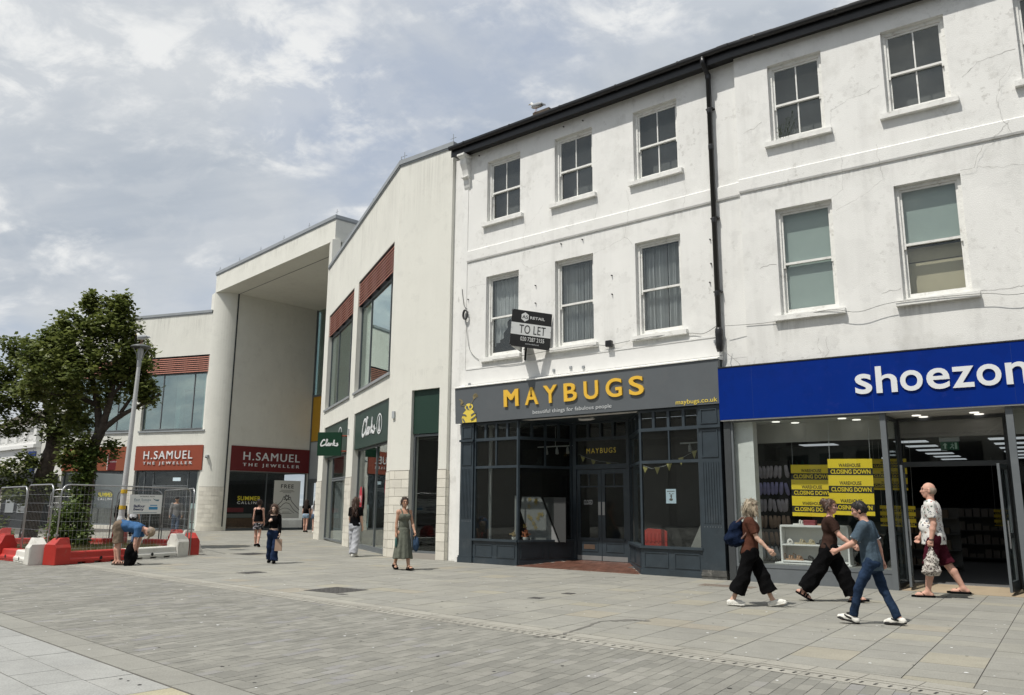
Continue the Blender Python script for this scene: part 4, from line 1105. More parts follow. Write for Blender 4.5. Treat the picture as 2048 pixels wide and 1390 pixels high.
mb.box(0.16, 8.1, 1.65, 7.0, 0.06, 0.11); mb.box(0.16, 8.1, 7.0, 7.1, 0.0, 3.84); mb.box(0.10, 0.16, 0.02, 7.0, 0.0, 3.84); mb.box(8.1, 8.16, 0.02, 7.0, 0.0, 3.84); mb.box(0.16, 8.1, 1.6, 7.0, 3.80, 3.84)
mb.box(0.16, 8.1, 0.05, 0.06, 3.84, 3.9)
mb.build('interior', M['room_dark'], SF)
mb = MB(); mb.add([(0.64, -.02, .59), (2.2, -.02, .59), (2.85, 1.55, .59), (2.8, 1.64, .59), (0.64, 1.64, .59)], [(0, 1, 2, 3, 4)]); mb.add([(5.95, -.02, .59), (7.52, -.02, .59), (7.52, 1.64, .59), (4.75, 1.64, .59), (4.7, 1.55, .59)], [(0, 1, 2, 3, 4)])
mb.box(0.2, 2.8, 1.62, 1.64, 0.0, .60); mb.box(4.75, 8.0, 1.62, 1.64, 0.0, .60)
mb.build('window_platform', mk('platform_dark', (.05, .05, .05), .8), SF)
bx(2.85, 2.9, 1.55, 5.0, .11, 3.8).build('partition', M['room_mid'], SF)
# things inside
def Lthing(name, label, cat, group=None): return empty(name, GL['loc'], AL, label, cat, group)
t = Lthing('ceiling_lamp', 'flat oval lamp on the ceiling of the dark shop entrance', 'lamp')
mb = MB(); mb.ell((3.95, .62, 3.815), (.27, .09, .04), 12, 6); mb.build('lamp_shade', M['white_paint'], t, smooth=True); bx(3.72, 4.18, .57, .67, 3.82, 3.845).build('base', M['white_paint'], t)
t = Lthing('display_board', 'sloping white display boards standing in the left bay window', 'display board')
dw = mk('display_white', (0.21, 0.215, 0.215), 0.7)
mb = MB(); mb.prism_y([(1.86, .60), (2.79, .60), (2.20, 1.80), (1.55, 1.80), (1.50, 1.42)], .90, .93); mb.build('front_board', dw, t)
mb = MB(); mb.prism_y([(2.81, .60), (3.0, .60), (3.0, 1.78), (2.24, 1.79)], .97, 1.0); mb.build('back_board', mk('display_grey', (0.045, 0.047, 0.047), .8), t)
mb = MB(); mb.prism_y([(1.74, .60), (1.89, .60), (1.88, 1.77), (1.74, 1.83)], .34, .36); mb.build('side_board', dw, t)
mb = MB(); rr = random.Random(3)
for k in range(13):
    cx, cz = 1.72 + rr.uniform(-.06, .55), 1.75 - rr.uniform(0, 1) * .9
    for j in range(5): a = j * 1.257; mb.add([(cx, .885, cz), (cx + .05 * math.cos(a - .3), .88, cz + .05 * math.sin(a - .3)), (cx + .07 * math.cos(a), .885, cz + .07 * math.sin(a)), (cx + .05 * math.cos(a + .3), .88, cz + .05 * math.sin(a + .3))], [(0, 1, 2, 3)])
mb.build('paper_flowers', mk('ochre_paper', (0.33, 0.24, 0.05), .8), t)
for nm, cx, cy, c, lab in (('flower_pot', 2.16, .30, (0.35, 0.12, 0.05), 'orange dried flowers in a pot behind the left bay glass'), ('flower_pot', 1.84, .22, (0.30, 0.22, 0.10), 'small straw-coloured flower pot in the corner of the left bay')):
    t = Lthing(nm, lab, 'flower pot')
    mb = MB(); mb.lathe([(.05, .60), (.075, .68), (.08, .72)], 10, (cx, cy)); mb.build('pot', M['white_paint'], t)
    mb = MB()
    for k in range(26):
        a, e = rr.uniform(0, 6.28), rr.uniform(.2, 1.4); d = Vector((math.cos(a) * math.cos(e), math.sin(a) * math.cos(e) * .6, math.sin(e))) * rr.uniform(.12, .2)
        mb.tube([(cx, cy, .72), (cx + d.x * .6, cy + d.y * .6, .72 + d.z * .8), (cx + d.x, cy + d.y, .72 + d.z)], [.006, .008, .016], 4)
    mb.build('flowers', mk('dried_flower' + str(cx), c, .8), t)
t = Lthing('safety_barrier', 'red plastic pedestrian barrier stored behind the right bay glass', 'barrier')
mb = MB(); mb.prism_y([(5.60, .62), (6.24, .62), (6.24, .96), (6.16, 1.01), (5.72, 1.03), (5.62, .98)], .60, .64)
for k in range(5): mb.box(5.66 + k * .11, 5.70 + k * .11, .585, .60, .70, .92)
mb.build('panel', M['barrier_red'], t, bevel=0.01); bx(5.64, 6.2, .56, .68, .60, .63).build('foot', M['rubber'], t)
bx(5.60, 6.24, .59, .60, .74, .76).build('rail', M['barrier_red'], t)
t = Lthing('notice', 'small pale blue notice with a grey figure stuck inside the right bay glass', 'notice')
bx(6.60, 6.86, -.055, -.052, 1.63, 1.96).build('sheet', mk('pale_blue', (0.55, 0.68, 0.80), .7), t)
mb = MB(); mb.ell((6.73, -.057, 1.72), (.05, .003, .03), 8, 4); mb.ell((6.735, -.057, 1.80), (.022, .003, .05), 8, 4); mb.ell((6.70, -.057, 1.86), (.02, .003, .012), 6, 4); mb.ell((6.78, -.057, 1.85), (.02, .003, .012), 6, 4)
mb.build('picture', mk('ink_grey', (0.12, 0.11, 0.10), .8), t)
bx(6.63, 6.83, -.0565, -.055, 1.90, 1.915).build('printed_line', M['ink_grey'], t)
t = Lthing('display_board', 'pale triangular sloped board at the right edge of the right bay', 'display board')
mb = MB(); mb.prism_y([(6.95, .60), (7.40, .60), (7.40, 1.40), (7.28, 1.24)], .38, .41); mb.build('board', mk('display_pale', (0.27, 0.27, 0.255), .7), t)
for nm, lab, pts in (('bunting', 'yellow pennant bunting strung across the right bay window', [(5.62, .45, 2.58), (5.95, .45, 2.47), (6.3, .45, 2.52), (6.6, .45, 2.62), (6.95, .45, 2.78), (7.3, .45, 2.92)]), ('bunting', 'faint yellow bunting strung behind the light over the doors', [(3.0, 1.62, 2.98), (3.3, 1.62, 2.86), (3.7, 1.62, 2.76), (4.3, 1.62, 2.70)])):
    t = Lthing(nm, lab, 'bunting')
    mb = MB(); mb.tube(pts, .004, 4); mb.build('cord', M['print_grey'], t)
    for k in range(len(pts) * 1):
        if k >= len(pts) - 1: break
        a, b = Vector(pts[k]), Vector(pts[k + 1]); c = a.lerp(b, .45); w = .075
        mb = MB(); mb.prism_y([(c.x - w, c.z + .01), (c.x, c.z - .17), (c.x + w, c.z - .01 + (b.z - a.z) * .3)], c.y - .002, c.y + .002); mb.build('pennant', mk('pennant_yellow', (0.40, 0.36, 0.13), .8) if 'pennant_yellow' not in M else M['pennant_yellow'], t)
for (x0, x1, yy, z, lab) in ((1.5, 2.75, 1.7, 3.22, 'white track light bar hanging inside the left bay'), (6.36, 7.4, 1.2, 3.1, 'white track light bar hanging inside the right bay')):
    t = Lthing('track_light', lab, 'light')
    bx(x0, x1, yy - .015, yy + .015, z, z + .03).build('rail', M['print_grey'], t)
    for k in range(3): q = x0 + (x1 - x0) * (.25 + .3 * k); mb = MB(); mb.tube([(q, yy, z), (q, yy, z - .08), (q + .03, yy - .03, z - .2)], [.012, .04, .05], 8); mb.build('spotlight', M['print_grey'], t)
    bx((x0 + x1) / 2, (x0 + x1) / 2 + .01, yy, yy + .01, z + .03, 3.8).build('drop_rod', M['print_grey'], t)
t = Lthing('staircase', 'dark wooden stair with banisters climbing at the back of the empty shop', 'staircase')
mb = MB()
for k in range(12): mb.box(5.4 + .22 * k, 5.62 + .22 * k, 4.2, 5.2, .11, .11 + .18 * (12 - k)) if False else mb.box(8.0 - .24 * (k + 1), 8.0 - .24 * k, 4.2, 5.2, .11, .11 + .18 * (12 - k))
mb.build('steps', M['room_mid'], t)
mb = MB()
for k in range(12): mb.box(7.98 - .24 * (k + .5), 8.01 - .24 * (k + .5), 4.18, 4.21, .11 + .18 * (12 - k), 1.0 + .18 * (12 - k))
mb.add([(8.0, 4.17, 3.2), (8.0, 4.22, 3.2), (5.1, 4.22, 1.05), (5.1, 4.17, 1.05), (8.0, 4.17, 3.28), (8.0, 4.22, 3.28), (5.1, 4.22, 1.13), (5.1, 4.17, 1.13)], [(0, 1, 2, 3), (4, 7, 6, 5), (0, 3, 7, 4), (1, 0, 4, 5), (2, 1, 5, 6), (3, 2, 6, 7)])
mb.build('banister', mk('wood_dark', (0.11, 0.085, 0.06), .6), t)
t = Lthing('column', 'slim pale column standing inside the left bay window', 'column')
mb = MB(); mb.lathe([(.055, .60), (.055, 3.80)], 12, (.78, .42)); mb.build('shaft', mk('column_grey', (0.33, 0.34, 0.34), .6), t)

# shop sign of the dark shop
SG = empty('shop_sign', GL['loc'], AL, 'grey shop sign with raised yellow letters MAYBUGS and small white slogan', 'sign')
mb = MB(); mb.prism_x([(-0.16, 3.85), (-0.22, 3.85), (-0.27, 4.86), (-0.16, 4.86)], -0.02, 8.13); mb.build('board', M['fascia_grey'], SG)
mb = MB(); mb.prism_x([(0.0, 4.865), (-0.30, 4.865), (-0.30, 4.89), (-0.22, 4.915), (0.0, 4.97)], -0.03, 8.14); mb.build('flashing', M['old_paint'], SG)
bx(-0.0, 8.1, -0.16, 0.0, 3.86, 4.86).build('box', M['shop_navy'], SG)
yb = lambda z: -0.22 - 0.05 * (z - 3.85) / 1.01
letters_at([(c, a, b, 4.20, 4.665) for c, a, b in (('M', 1.83, 2.35), ('A', 2.57, 3.01), ('Y', 3.185, 3.635), ('B', 3.85, 4.256), ('U', 4.474, 4.906), ('G', 5.131, 5.596), ('S', 5.797, 6.205))], lambda z: yb(z) - .002, 0.04, M['sign_yellow'], SG, .022, off=.016)
fit_text('beautiful things for fabulous people', 2.80, 5.26, 3.92, 4.05, -0.232, 0.004, M['print_grey'], SG, 'slogan', spacing=1.0)
fit_text('maybugs.co.uk', 7.02, 8.06, 3.865, 4.00, -0.230, 0.004, M['print_yellow'], SG, 'web_address')
mb = MB()   # the emblem: a stylised beetle
def blob(cx, cz, rx, rz, y, n=14): return mb.add([(cx + rx * math.cos(k * 2 * math.pi / n), y, cz + rz * math.sin(k * 2 * math.pi / n)) for k in range(n)], [tuple(range(n))])
mb.add([(0.27, -.232, 3.86), (0.80, -.232, 3.86), (0.79, -.240, 4.02), (0.74, -.244, 4.12), (0.66, -.25, 4.2), (0.55, -.255, 4.27), (0.42, -.255, 4.22), (0.30, -.25, 4.13), (0.24, -.240, 4.0)], [tuple(range(9))])
blob(0.52, 4.30, .16, .10, -.256)
em = mb.build('emblem', M['print_yellow'], SG)
mb = MB(); blob(0.45, 4.29, .05, .045, -.2585, 10); blob(0.58, 4.30, .05, .045, -.2585, 10); blob(0.50, 4.235, .05, .02, -.2585, 8)
for q in (((.24, 4.09), (.36, 4.08), (.42, 4.05)), ((.28, 3.98), (.35, 3.90), (.36, 3.87)), ((.78, 4.13), (.68, 4.09), (.60, 4.05)), ((.80, 4.03), (.70, 3.97), (.60, 3.93))): stroke(mb, q, .04, -.253, .002)
mb.build('emblem_marks', M['fascia_grey'], SG)
mb = MB()
for cx, cz, s in ((0.20, 4.38, -1), (0.70, 4.50, 1)):
    for k in range(6):
        a = math.pi / 2 - s * (0.0 + .22 * k) + (0.9 if s < 0 else -.3) * 0
        stroke(mb, [(cx, cz), (cx + s * .10 * math.cos(a + .2) * 1, cz + .10 * math.sin(a)), (cx + s * .17 * math.cos(a - .35) , cz + .17 * math.sin(a))], .012, -.262, .002)
    stroke(mb, [(cx, cz), ((cx + .5) / 2 + .02, (cz + 4.36) / 2 - .02), (0.5 + s * .07, 4.36)], .014, -.262, .002)
mb.build('emblem_feelers', mk('antenna_brown', (0.26, 0.21, 0.10), .7), SG)

# agent's board, a V of two panels on a post
_TL = Matrix.Translation(GL['loc']) @ Matrix.Rotation(AL, 4, 'Z')
TL = empty('agent_board', _TL @ Vector((2.61, -1.0, 5.715)), 0, 'black and white TO LET board on a bracket projecting above the dark shop', 'sign')
TL.rotation_euler = (0, 0.072, AL + R_(53.7))
W_, H_ = 1.115, 1.01
bx(0, W_, 0, .012, 0, H_).build('front_panel', M['print_black'], TL)
bx(0.003, W_ - .003, -.0025, 0, .33, .655).build('white_band', M['print_white'], TL)
mb = MB(); mb.obox((0, .014), (.569, .822), (-.822, .569), 0, 0.95, -.012, 0, 0.02, H_); mb.build('rear_panel', M['print_white'], TL)
mb = MB(); mb.box(.59, .64, .60, .65, -.22, H_ - .1); mb.build('post', M['gutter_black'], TL)
for z in (.12, .85): mb = MB(); mb.tube([(.615, .62, z), (.62, .86, z + .01)], .016, 6); mb.build('arm', M['gutter_black'], TL)
mb = MB(); cx, cz = .365, .83
mb.add([(cx + .115 * math.cos(R_(90 + 60 * k)), -.003, cz + .128 * math.sin(R_(90 + 60 * k))) for k in range(6)], [tuple(range(6))]); mb.build('logo', M['print_white'], TL)
fit_text('AS', .285, .445, .785, .875, -.003, .003, M['print_black'], TL, 'logo_letters', offset=.01)
fit_text('RETAIL', .51, .92, .79, .865, 0, .003, M['print_white'], TL, offset=.012)
fit_text('TO LET', .23, .96, .375, .61, -.0025, .003, M['print_black'], TL, spacing=1.05)
fit_text('020 7287 2155', .28, .94, .175, .285, 0, .003, M['print_white'], TL)
fit_text('www.as-retail.co.uk', .42, .80, .085, .125, 0, .003, M['print_grey'], TL)
mb = MB()
for x, z in ((.02, .02), (.02, .5), (.02, .99), (W_ - .02, .02), (W_ - .02, .5), (W_ - .02, .99)): mb.box(x - .008, x + .008, -.008, 0, z - .008, z + .008)
mb.build('screws', M['alu'], TL)

# ================================================================ blue shoe shop under the right house
SZ = empty('shopfront', GR['loc'], AR, 'grey aluminium shopfront with large window, stall riser and open glass doors under the blue sign', 'shopfront')
mb = MB(); mb.box(-0.02, 0.13, -0.02, 0.10, 0.0, 3.46); mb.build('end_post', M['frame_dark'], SZ)
mb = MB(); mb.box(0.13, 3.22, 0.0, 0.07, 0.30, 0.375); mb.box(0.13, 3.22, 0.0, 0.07, 3.41, 3.46); mb.box(0.13, 0.18, 0.0, 0.07, 0.375, 3.41)
wf = mb.build('shop_window', M['frame_grey'], SZ); bx(0.18, 3.22, .03, .038, .375, 3.41).build('pane', M['glass_shop'], wf)
bx(0.13, 3.22, 0.01, 0.16, 0.0, 0.297).build('stall_riser', M['frame_grey'], wf)
mb = MB(); mb.box(3.225, 3.33, -0.03, 0.10, 0.0, 3.455); mb.build('pillar', M['frame_grey'], SZ)
mb = MB(); mb.box(5.40, 5.52, -0.03, 0.10, 0.0, 3.455); mb.build('pillar', M['frame_grey'], SZ)
for a, b in (((3.30, .105), (3.36, .95)), ((5.34, .95), (5.43, .105))):
    L = math.hypot(b[0] - a[0], b[1] - a[1]); ux = ((b[0] - a[0]) / L, (b[1] - a[1]) / L); uy = (-ux[1], ux[0])
    mb = MB(); mb.obox(a, ux, uy, 0, .05, -.025, .025, .02, 3.40); mb.obox(a, ux, uy, L - .05, L, -.025, .025, .02, 3.40); mb.obox(a, ux, uy, .05, L - .05, -.025, .025, .02, .12); mb.obox(a, ux, uy, .05, L - .05, -.025, .025, 3.33, 3.40)
    sf = mb.build('side_light', M['frame_dark'], SZ); q = MB(); q.obox(a, ux, uy, .05, L - .05, -.004, .004, .12, 3.33); q.build('pane', M['glass_shop'], sf)
mb = MB(); y = .95
mb.box(3.36, 3.42, y, y + .1, .04, 3.40); mb.box(5.28, 5.34, y, y + .1, .04, 3.40); mb.box(3.42, 5.28, y, y + .1, 2.40, 2.50); mb.box(3.42, 5.28, y, y + .1, 3.34, 3.40)
dfm = mb.build('door_frame', M['frame_dark'], SZ); bx(3.42, 5.28, y + .05, y + .056, 2.50, 3.34).build('pane', M['glass_shop'], dfm)
def leaf(px, py, ang):
    ux = (math.cos(ang), math.sin(ang)); uy = (-ux[1], ux[0]); mb = MB(); w = .86
    mb.obox((px, py), ux, uy, 0, .09, -.022, .022, .07, 2.40); mb.obox((px, py), ux, uy, w - .09, w, -.022, .022, .07, 2.40)
    mb.obox((px, py), ux, uy, .09, w - .09, -.022, .022, .07, .25); mb.obox((px, py), ux, uy, .09, w - .09, -.022, .022, 2.31, 2.40); mb.obox((px, py), ux, uy, .09, w - .09, -.022, .022, 1.02, 1.12)
    d = mb.build('door', M['frame_grey'], SZ)
    q = MB(); q.obox((px, py), ux, uy, .09, w - .09, -.004, .004, .25, 1.02); q.build('pane', M['glass_shop'], d)
    q = MB(); q.obox((px, py), ux, uy, .09, w - .09, -.004, .004, 1.12, 2.31); q.build('pane', M['glass_shop'], d)
    q = MB(); q.tube([(px + ux[0] * (w - .05) + uy[0] * .06, py + ux[1] * (w - .05) + uy[1] * .06, .85), (px + ux[0] * (w - .05) + uy[0] * .06, py + ux[1] * (w - .05) + uy[1] * .06, 1.35)], .014, 6); q.build('handle', M['alu'], d)
leaf(3.44, .93, R_(-84)); leaf(5.26, .93, R_(-95))
mb = MB(); mb.add([(3.33, 0.06, 0.006), (5.42, 0.06, 0.006), (5.30, 1.02, .085), (3.40, 1.02, .085), (3.33, 0.06, -.02), (5.42, 0.06, -.02), (5.3, 1.02, -.02), (3.4, 1.02, -.02)], [(0, 1, 2, 3), (1, 0, 4, 5), (2, 1, 5, 6), (3, 2, 6, 7), (0, 3, 7, 4)]); mb.build('ramp', M['ramp_stone'], SZ)
bx(3.40, 5.30, 1.0, 1.06, .06, .095).build('threshold', M['alu'], SZ)
mb = MB(); mb.box(5.52, 9.6, 0.0, 0.07, 0.30, 0.375); mb.box(5.52, 9.6, 0.0, 0.07, 3.41, 3.46); mb.box(9.5, 9.6, 0, .07, .375, 3.41)
wf = mb.build('shop_window', M['frame_grey'], SZ); bx(5.52, 9.5, .03, .038, .375, 3.41).build('pane', M['glass_shop'], wf); bx(5.52, 9.6, 0.01, 0.16, 0.0, 0.297).build('stall_riser', M['frame_grey'], wf)
# room: window zone with white ceiling and bulkhead, then the long dark shop
mb = MB(); mb.box(0.06, 12.0, 0.10, 1.0, 3.42, 3.46); mb.box(0.06, 12.0, 1.0, 1.05, 3.0, 3.46); mb.build('window_ceiling', M['room_white'], SZ); bx(0.0, 0.06, 0.10, 1.6, 0.0, 3.46).build('side_wall', mk('room_pale', (.30, .30, .285), .9), SZ)
mb = MB(); mb.box(0.0, 12, 1.05, 15, 3.05, 3.10); mb.build('shop_ceiling', M['ceiling_dark'], SZ)
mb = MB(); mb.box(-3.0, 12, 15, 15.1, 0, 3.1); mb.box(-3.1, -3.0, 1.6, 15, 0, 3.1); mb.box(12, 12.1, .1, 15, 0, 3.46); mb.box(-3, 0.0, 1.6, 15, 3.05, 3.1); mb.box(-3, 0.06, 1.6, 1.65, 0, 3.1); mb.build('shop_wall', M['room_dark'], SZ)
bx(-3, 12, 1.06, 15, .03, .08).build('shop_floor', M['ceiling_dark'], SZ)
mb = MB(); mb.box(0.14, 3.2, .075, 1.06, .20, .37); mb.build('window_platform', M['room_mid'], SZ)
mb = MB()
for r_ in range(6):
    for c in ((.95, 1.75), (3.05, 3.7), (4.9, 5.6)): mb.box(c[0], c[1], 2.4 + 1.55 * r_, 2.9 + 1.55 * r_, 3.035, 3.048)
mb.build('light_panels', M['panel_lit'], SZ)
mb = MB()
for u, v in ((1.03, .38), (1.33, .80), (2.42, .38), (2.62, .80), (3.82, .55), (4.85, .55), (3.9, .9), (4.9, .9)): mb.lathe([(.085, 3.405), (.085, 3.418)], 14, (u, v))
mb.build('downlights', M['lamp_on'], SZ)
# things inside the shoe shop
def Rthing(name, label, cat, group=None, loc=None):
    return empty(name, GR['loc'] if loc is None else (Matrix.Translation(GR['loc']) @ Matrix.Rotation(AR, 4, 'Z')) @ Vector(loc), AR, label, cat, group)
def poster(x0, x1, ztop, zbot, y, label, dim=1.0, tilt=0.02):
    t = Rthing('closing_down_poster', label, 'poster', 'yellow and black closing down posters in the shoe shop', (x0, y, 0)); t.rotation_euler = (0, tilt, AR)
    W = x1 - x0; H = ztop - zbot; k = H / 7.0
    yel = M['poster_yellow'] if 'poster_yellow' in M else mk('poster_yellow', (0.80, 0.60, 0.03), .5)
    bx(0, W, 0, .006, zbot, ztop).build('sheet', yel, t)
    z = ztop - .62 * k * 0.55
    for n in range(3):
        a = ztop - (0.42 + n * 2.22) * k
        fit_text('WAREHOUSE', W * .25, W * .74, a - .62 * k, a - .16 * k, 0, .002, M['print_black'], t, 'lettering', offset=.02)
        bx(0.0, W, -.0015, 0, a - 1.62 * k, a - .74 * k).build('black_band', M['print_black'], t)
        fit_text('CLOSING DOWN', W * .06, W * .95, a - 1.46 * k, a - .90 * k, -.0015, .002, yel, t, 'lettering', offset=.025)
    for x in (.04, W - .04):
        q = MB(); q.tube([(x, .003, ztop - .04), (x, .003, 3.0 if y > 1.05 else 3.41)], .003, 4); q.build('string', M['print_grey'], t)
poster(2.07, 2.94, 2.56, 1.42, .16, 'brighter closing down poster hung nearest the glass, right of the other')
poster(1.18, 2.05, 2.48, 1.38, .62, 'shaded closing down poster hung behind, overlapped by the brighter one')
poster(2.65, 3.35, 2.62, 1.95, 1.6, 'dim closing down poster deep in the shop beside the grey pillar')
poster(2.75, 3.45, 1.62, 1.18, 1.7, 'dim low closing down poster deep behind the polo-shirted man')
poster(4.35, 4.95, 1.55, 1.1, 9.0, 'far closing down poster at the back of the shop seen through the doors')
mk('clog_lilac', (0.33, 0.31, 0.56), .7, noise=.3); mk('clog_pale', (0.46, 0.42, 0.47), .7, noise=.3); mk('clog_taupe', (0.40, 0.28, 0.21), .75, noise=.3); mk('clog_brown', (0.28, 0.17, 0.11), .75, noise=.3); mk('clog_white', (0.60, 0.62, 0.66), .6)
rack = Rthing('shoe_rack', 'black wall rack with six rows of clogs left in the shoe shop window', 'shoe rack')
bx(.20, 1.02, 1.30, 1.34, .38, 2.62).build('back_panel', M['print_black'], rack)
for z in (2.50, 2.12, 1.75, 1.38, 1.02, .68): bx(.22, 1.0, 1.20, 1.24, z, z + .02).build('rail', M['rubber'], rack)
def clog_mesh(m, nm):
    mb = MB(); n = 10; prof = []
    rows_ = ((.00, .030, .022), (.05, .042, .03), (.12, .046, .036), (.19, .050, .04), (.25, .042, .034), (.285, .018, .02))
    vs = []; fs = []
    for (l, w, h) in rows_:
        for k in range(n): a = 2 * math.pi * k / n; vs.append((w * math.cos(a), -.03 - h * (.6 + .4 * math.sin(a)) * 1.0 + h * math.sin(a) * -.6, -l))
    for i in range(len(rows_) - 1):
        for k in range(n): a = i * n + k; b = i * n + (k + 1) % n; fs.append((a, b, b + n, a + n))
    fs.append(tuple(range(n - 1, -1, -1))); q = (len(rows_) - 1) * n; fs.append(tuple(range(q, q + n)))
    mb.add(vs, fs); me = mb.mesh(nm, True); me.materials.append(m); return me
rr = random.Random(31)
for z, mm, lab in ((2.50, 'clog_pale', 'top'), (2.12, 'clog_lilac', 'second'), (1.75, 'clog_pale', 'third'), (1.38, 'clog_taupe', 'fourth'), (1.02, 'clog_brown', 'fifth'), (.70, 'clog_white', 'lowest')):
    colr = {'clog_pale': 'pale', 'clog_lilac': 'lilac', 'clog_taupe': 'taupe', 'clog_brown': 'brown', 'clog_white': 'white'}[mm]
    me = clog_mesh(M[mm], 'clog')
    for k in range(8):
        o = link_mesh('clog', me); o.location = (Matrix.Translation(GR['loc']) @ Matrix.Rotation(AR, 4, 'Z')) @ Vector(((.26 + .098 * k) + rr.uniform(-.01, .01), 1.22, z + rr.uniform(-.01, .01)))
        o.rotation_euler = (rr.uniform(.05, .2), rr.uniform(-.2, .2), AR + rr.uniform(-.3, .3))
        tag(o, '%s clog, %s from the left in the %s row of the black shoe rack' % (colr, ('first', 'second', 'third', 'fourth', 'fifth', 'sixth', 'seventh', 'last')[k], lab), 'shoe', '%s row of %s clogs on the shop rack' % (lab, colr))
un = Rthing('display_unit', 'white open shelf unit of sandals standing in the shoe shop window', 'shelf unit')
for a in ((.97, 2.35, 1.15, 1.19), (1.0, 2.33, .76, .79), (1.0, 2.33, .42, .45), (.84, 2.4, .375, .40)): bx(a[0], a[1], .40 if a[2] < .4 else .45, .78, a[2], a[3]).build('shelf', M['white_paint'], un)
bx(.965, .998, .45, .78, .40, 1.15).build('side_panel', M['white_paint'], un); bx(2.332, 2.365, .45, .78, .40, 1.15).build('side_panel', M['white_paint'], un); bx(.998, 2.332, .77, .79, .40, 1.15).build('back_panel', M['white_paint'], un)
mk('sandal_tan', (0.36, 0.21, 0.12), .6); mk('sandal_black', (0.02, 0.02, 0.02), .5); mk('sandal_gold', (0.42, 0.36, 0.24), .5); mk('sandal_white', (0.65, 0.63, 0.6), .6)
def sandal(x, y, z, m, rz, label, heel=False):
    o = Rthing('sandal', label, 'shoe', 'sandals set out on the white shelf unit', (x, y, z)); o.rotation_euler = (0, 0, AR + rz); o.scale = (1.25, 1.25, 1.4)
    mb = MB(); mb.prism([(-.11, -.03), (-.05, -.035), (.06, -.042), (.11, -.02), (.115, .01), (.07, .042), (-.04, .034), (-.11, .03)], 0, .022); mb.build('sole', M[m], o)
    mb = MB()
    for a, h in ((.06, .05), (.02, .06)): mb.tube([(a, -.04, .015), (a - .005, -.025, h), (a - .01, .0, h + .01), (a - .005, .025, h), (a, .04, .015)], .013, 5)
    if heel: mb.tube([(-.07, -.035, .015), (-.075, -.03, .08), (-.09, 0, .1), (-.075, .03, .08), (-.07, .035, .015)], .007, 5)
    mb.build('straps', M[m], o)
for i, (x, z, m, l) in enumerate(((1.12, .79, 'sandal_white', 'white sandal at the left end of the upper shelf'), (1.36, .79, 'sandal_gold', 'gold sandal second on the upper shelf'), (1.56, .79, 'sandal_gold', 'gold sandal third on the upper shelf'), (1.78, .79, 'sandal_black', 'black sandal fourth on the upper shelf'), (1.10, .45, 'sandal_tan', 'tan strappy sandal at the left end of the lower shelf'), (1.28, .45, 'sandal_tan', 'tan strappy sandal second on the lower shelf'), (1.52, .45, 'sandal_black', 'black sandal on the lower shelf'), (1.76, .45, 'sandal_tan', 'brown sandal third from left on the lower shelf'), (1.36, 1.19, 'sandal_white', 'white shoe on top of the shelf unit'), (1.85, 1.19, 'sandal_tan', 'tan shoe on top of the shelf unit'))):
    sandal(x, .58, z, m, R_(-60 + (i * 37) % 50), l, i in (4, 5))
bxs = Rthing('shoebox', 'dark red shoe box on top of the white shelf unit', 'box', None, (1.58, .58, 1.19)); bx(-.12, .12, -.08, .08, 0, .10).build('carton', mk('box_red', (0.25, 0.05, 0.06), .7), bxs); bx(-.125, .125, -.085, .085, .075, .105).build('lid', mk('box_lid', (0.30, 0.07, 0.08), .7), bxs)
pl = Rthing('framed_notice', 'small brown framed notice on the pale wall inside the shoe shop', 'notice'); bx(.062, .085, .62, .98, 2.46, 2.80).build('frame', mk('frame_brown', (0.10, 0.075, 0.05), .6), pl); bx(.085, .088, .66, .94, 2.50, 2.76).build('sheet', mk('sheet_tan', (0.25, 0.20, 0.13), .7), pl)
pc = Rthing('wall_picture', 'tall pale poster with dark pointed shapes on the side wall of the shoe shop', 'picture'); bx(.062, .08, .35, 1.25, .6, 2.45).build('sheet', M['display_pale'], pc)
mb = MB(); mb.add([(.083, .38, 1.2), (.083, .75, 1.2), (.083, .62, 1.55), (.083, .55, 1.95)], [(0, 1, 2, 3)]); mb.add([(.083, .70, 1.2), (.083, 1.15, 1.2), (.083, .95, 1.5)], [(0, 1, 2)]); mb.build('dark_shapes', M['print_black'], pc)
ws = Rthing('wall_sign', 'dark green lettering Womens on the shop wall above the clogs', 'sign', None, (.62, 3.2, 0)); fit_text('Womens', 0, 1.25, 2.35, 2.72, 0, .02, mk('letter_dark_green', (0.02, 0.085, 0.06), .6), ws, offset=.0)
bx(-.9, 2.0, .02, .04, .1, 3.04).build('wall_panel', mk('wall_teal', (0.045, 0.06, 0.055), .9), ws)
for i, (u, v, w, lab) in enumerate(((2.3, 5.0, 1.6, 'dark shelving gondola of shoe boxes left inside the shoe shop'), (5.4, 5.0, 1.6, 'dark shelving gondola of shoe boxes right inside the shoe shop'), (3.2, 9.5, 2.6, 'dark rear wall shelving of shoe boxes seen through the open doors'), (6.4, 2.4, 2.6, 'shelving of shoe boxes behind the right-hand window'))):
    g = Rthing('gondola', lab, 'shelving', 'dark shelving runs inside the shoe shop', (u, v, .08))
    bx(0, w, .3, .34, 0, 1.5).build('back_panel', M['room_mid'], g)
    for k in range(4): bx(0, w, 0, .3, .1 + k * .38, .12 + k * .38).build('shelf', M['room_mid'], g)
    r4 = random.Random(i); cm = mk('carton%d' % i, ((.22, .17, .12), (.12, .1, .1), (.28, .25, .22), (.18, .12, .08))[i], .8)
    for k in range(4):
        x = .03
        while x < w - .2: h = r4.uniform(.09, .26); bx(x, x + .16, .05, .27, .12 + k * .38, .12 + k * .38 + h).build('shoe_box', cm, g); x += .2
ex = Rthing('exit_sign', 'green exit sign with arrow and running figure hung above the shop doors', 'sign'); bx(4.14, 4.47, 1.10, 1.13, 2.73, 2.90).build('panel', M['exit_green'], ex); bx(4.12, 4.49, 1.10, 1.14, 2.905, 3.0).build('bracket', M['alu'], ex)
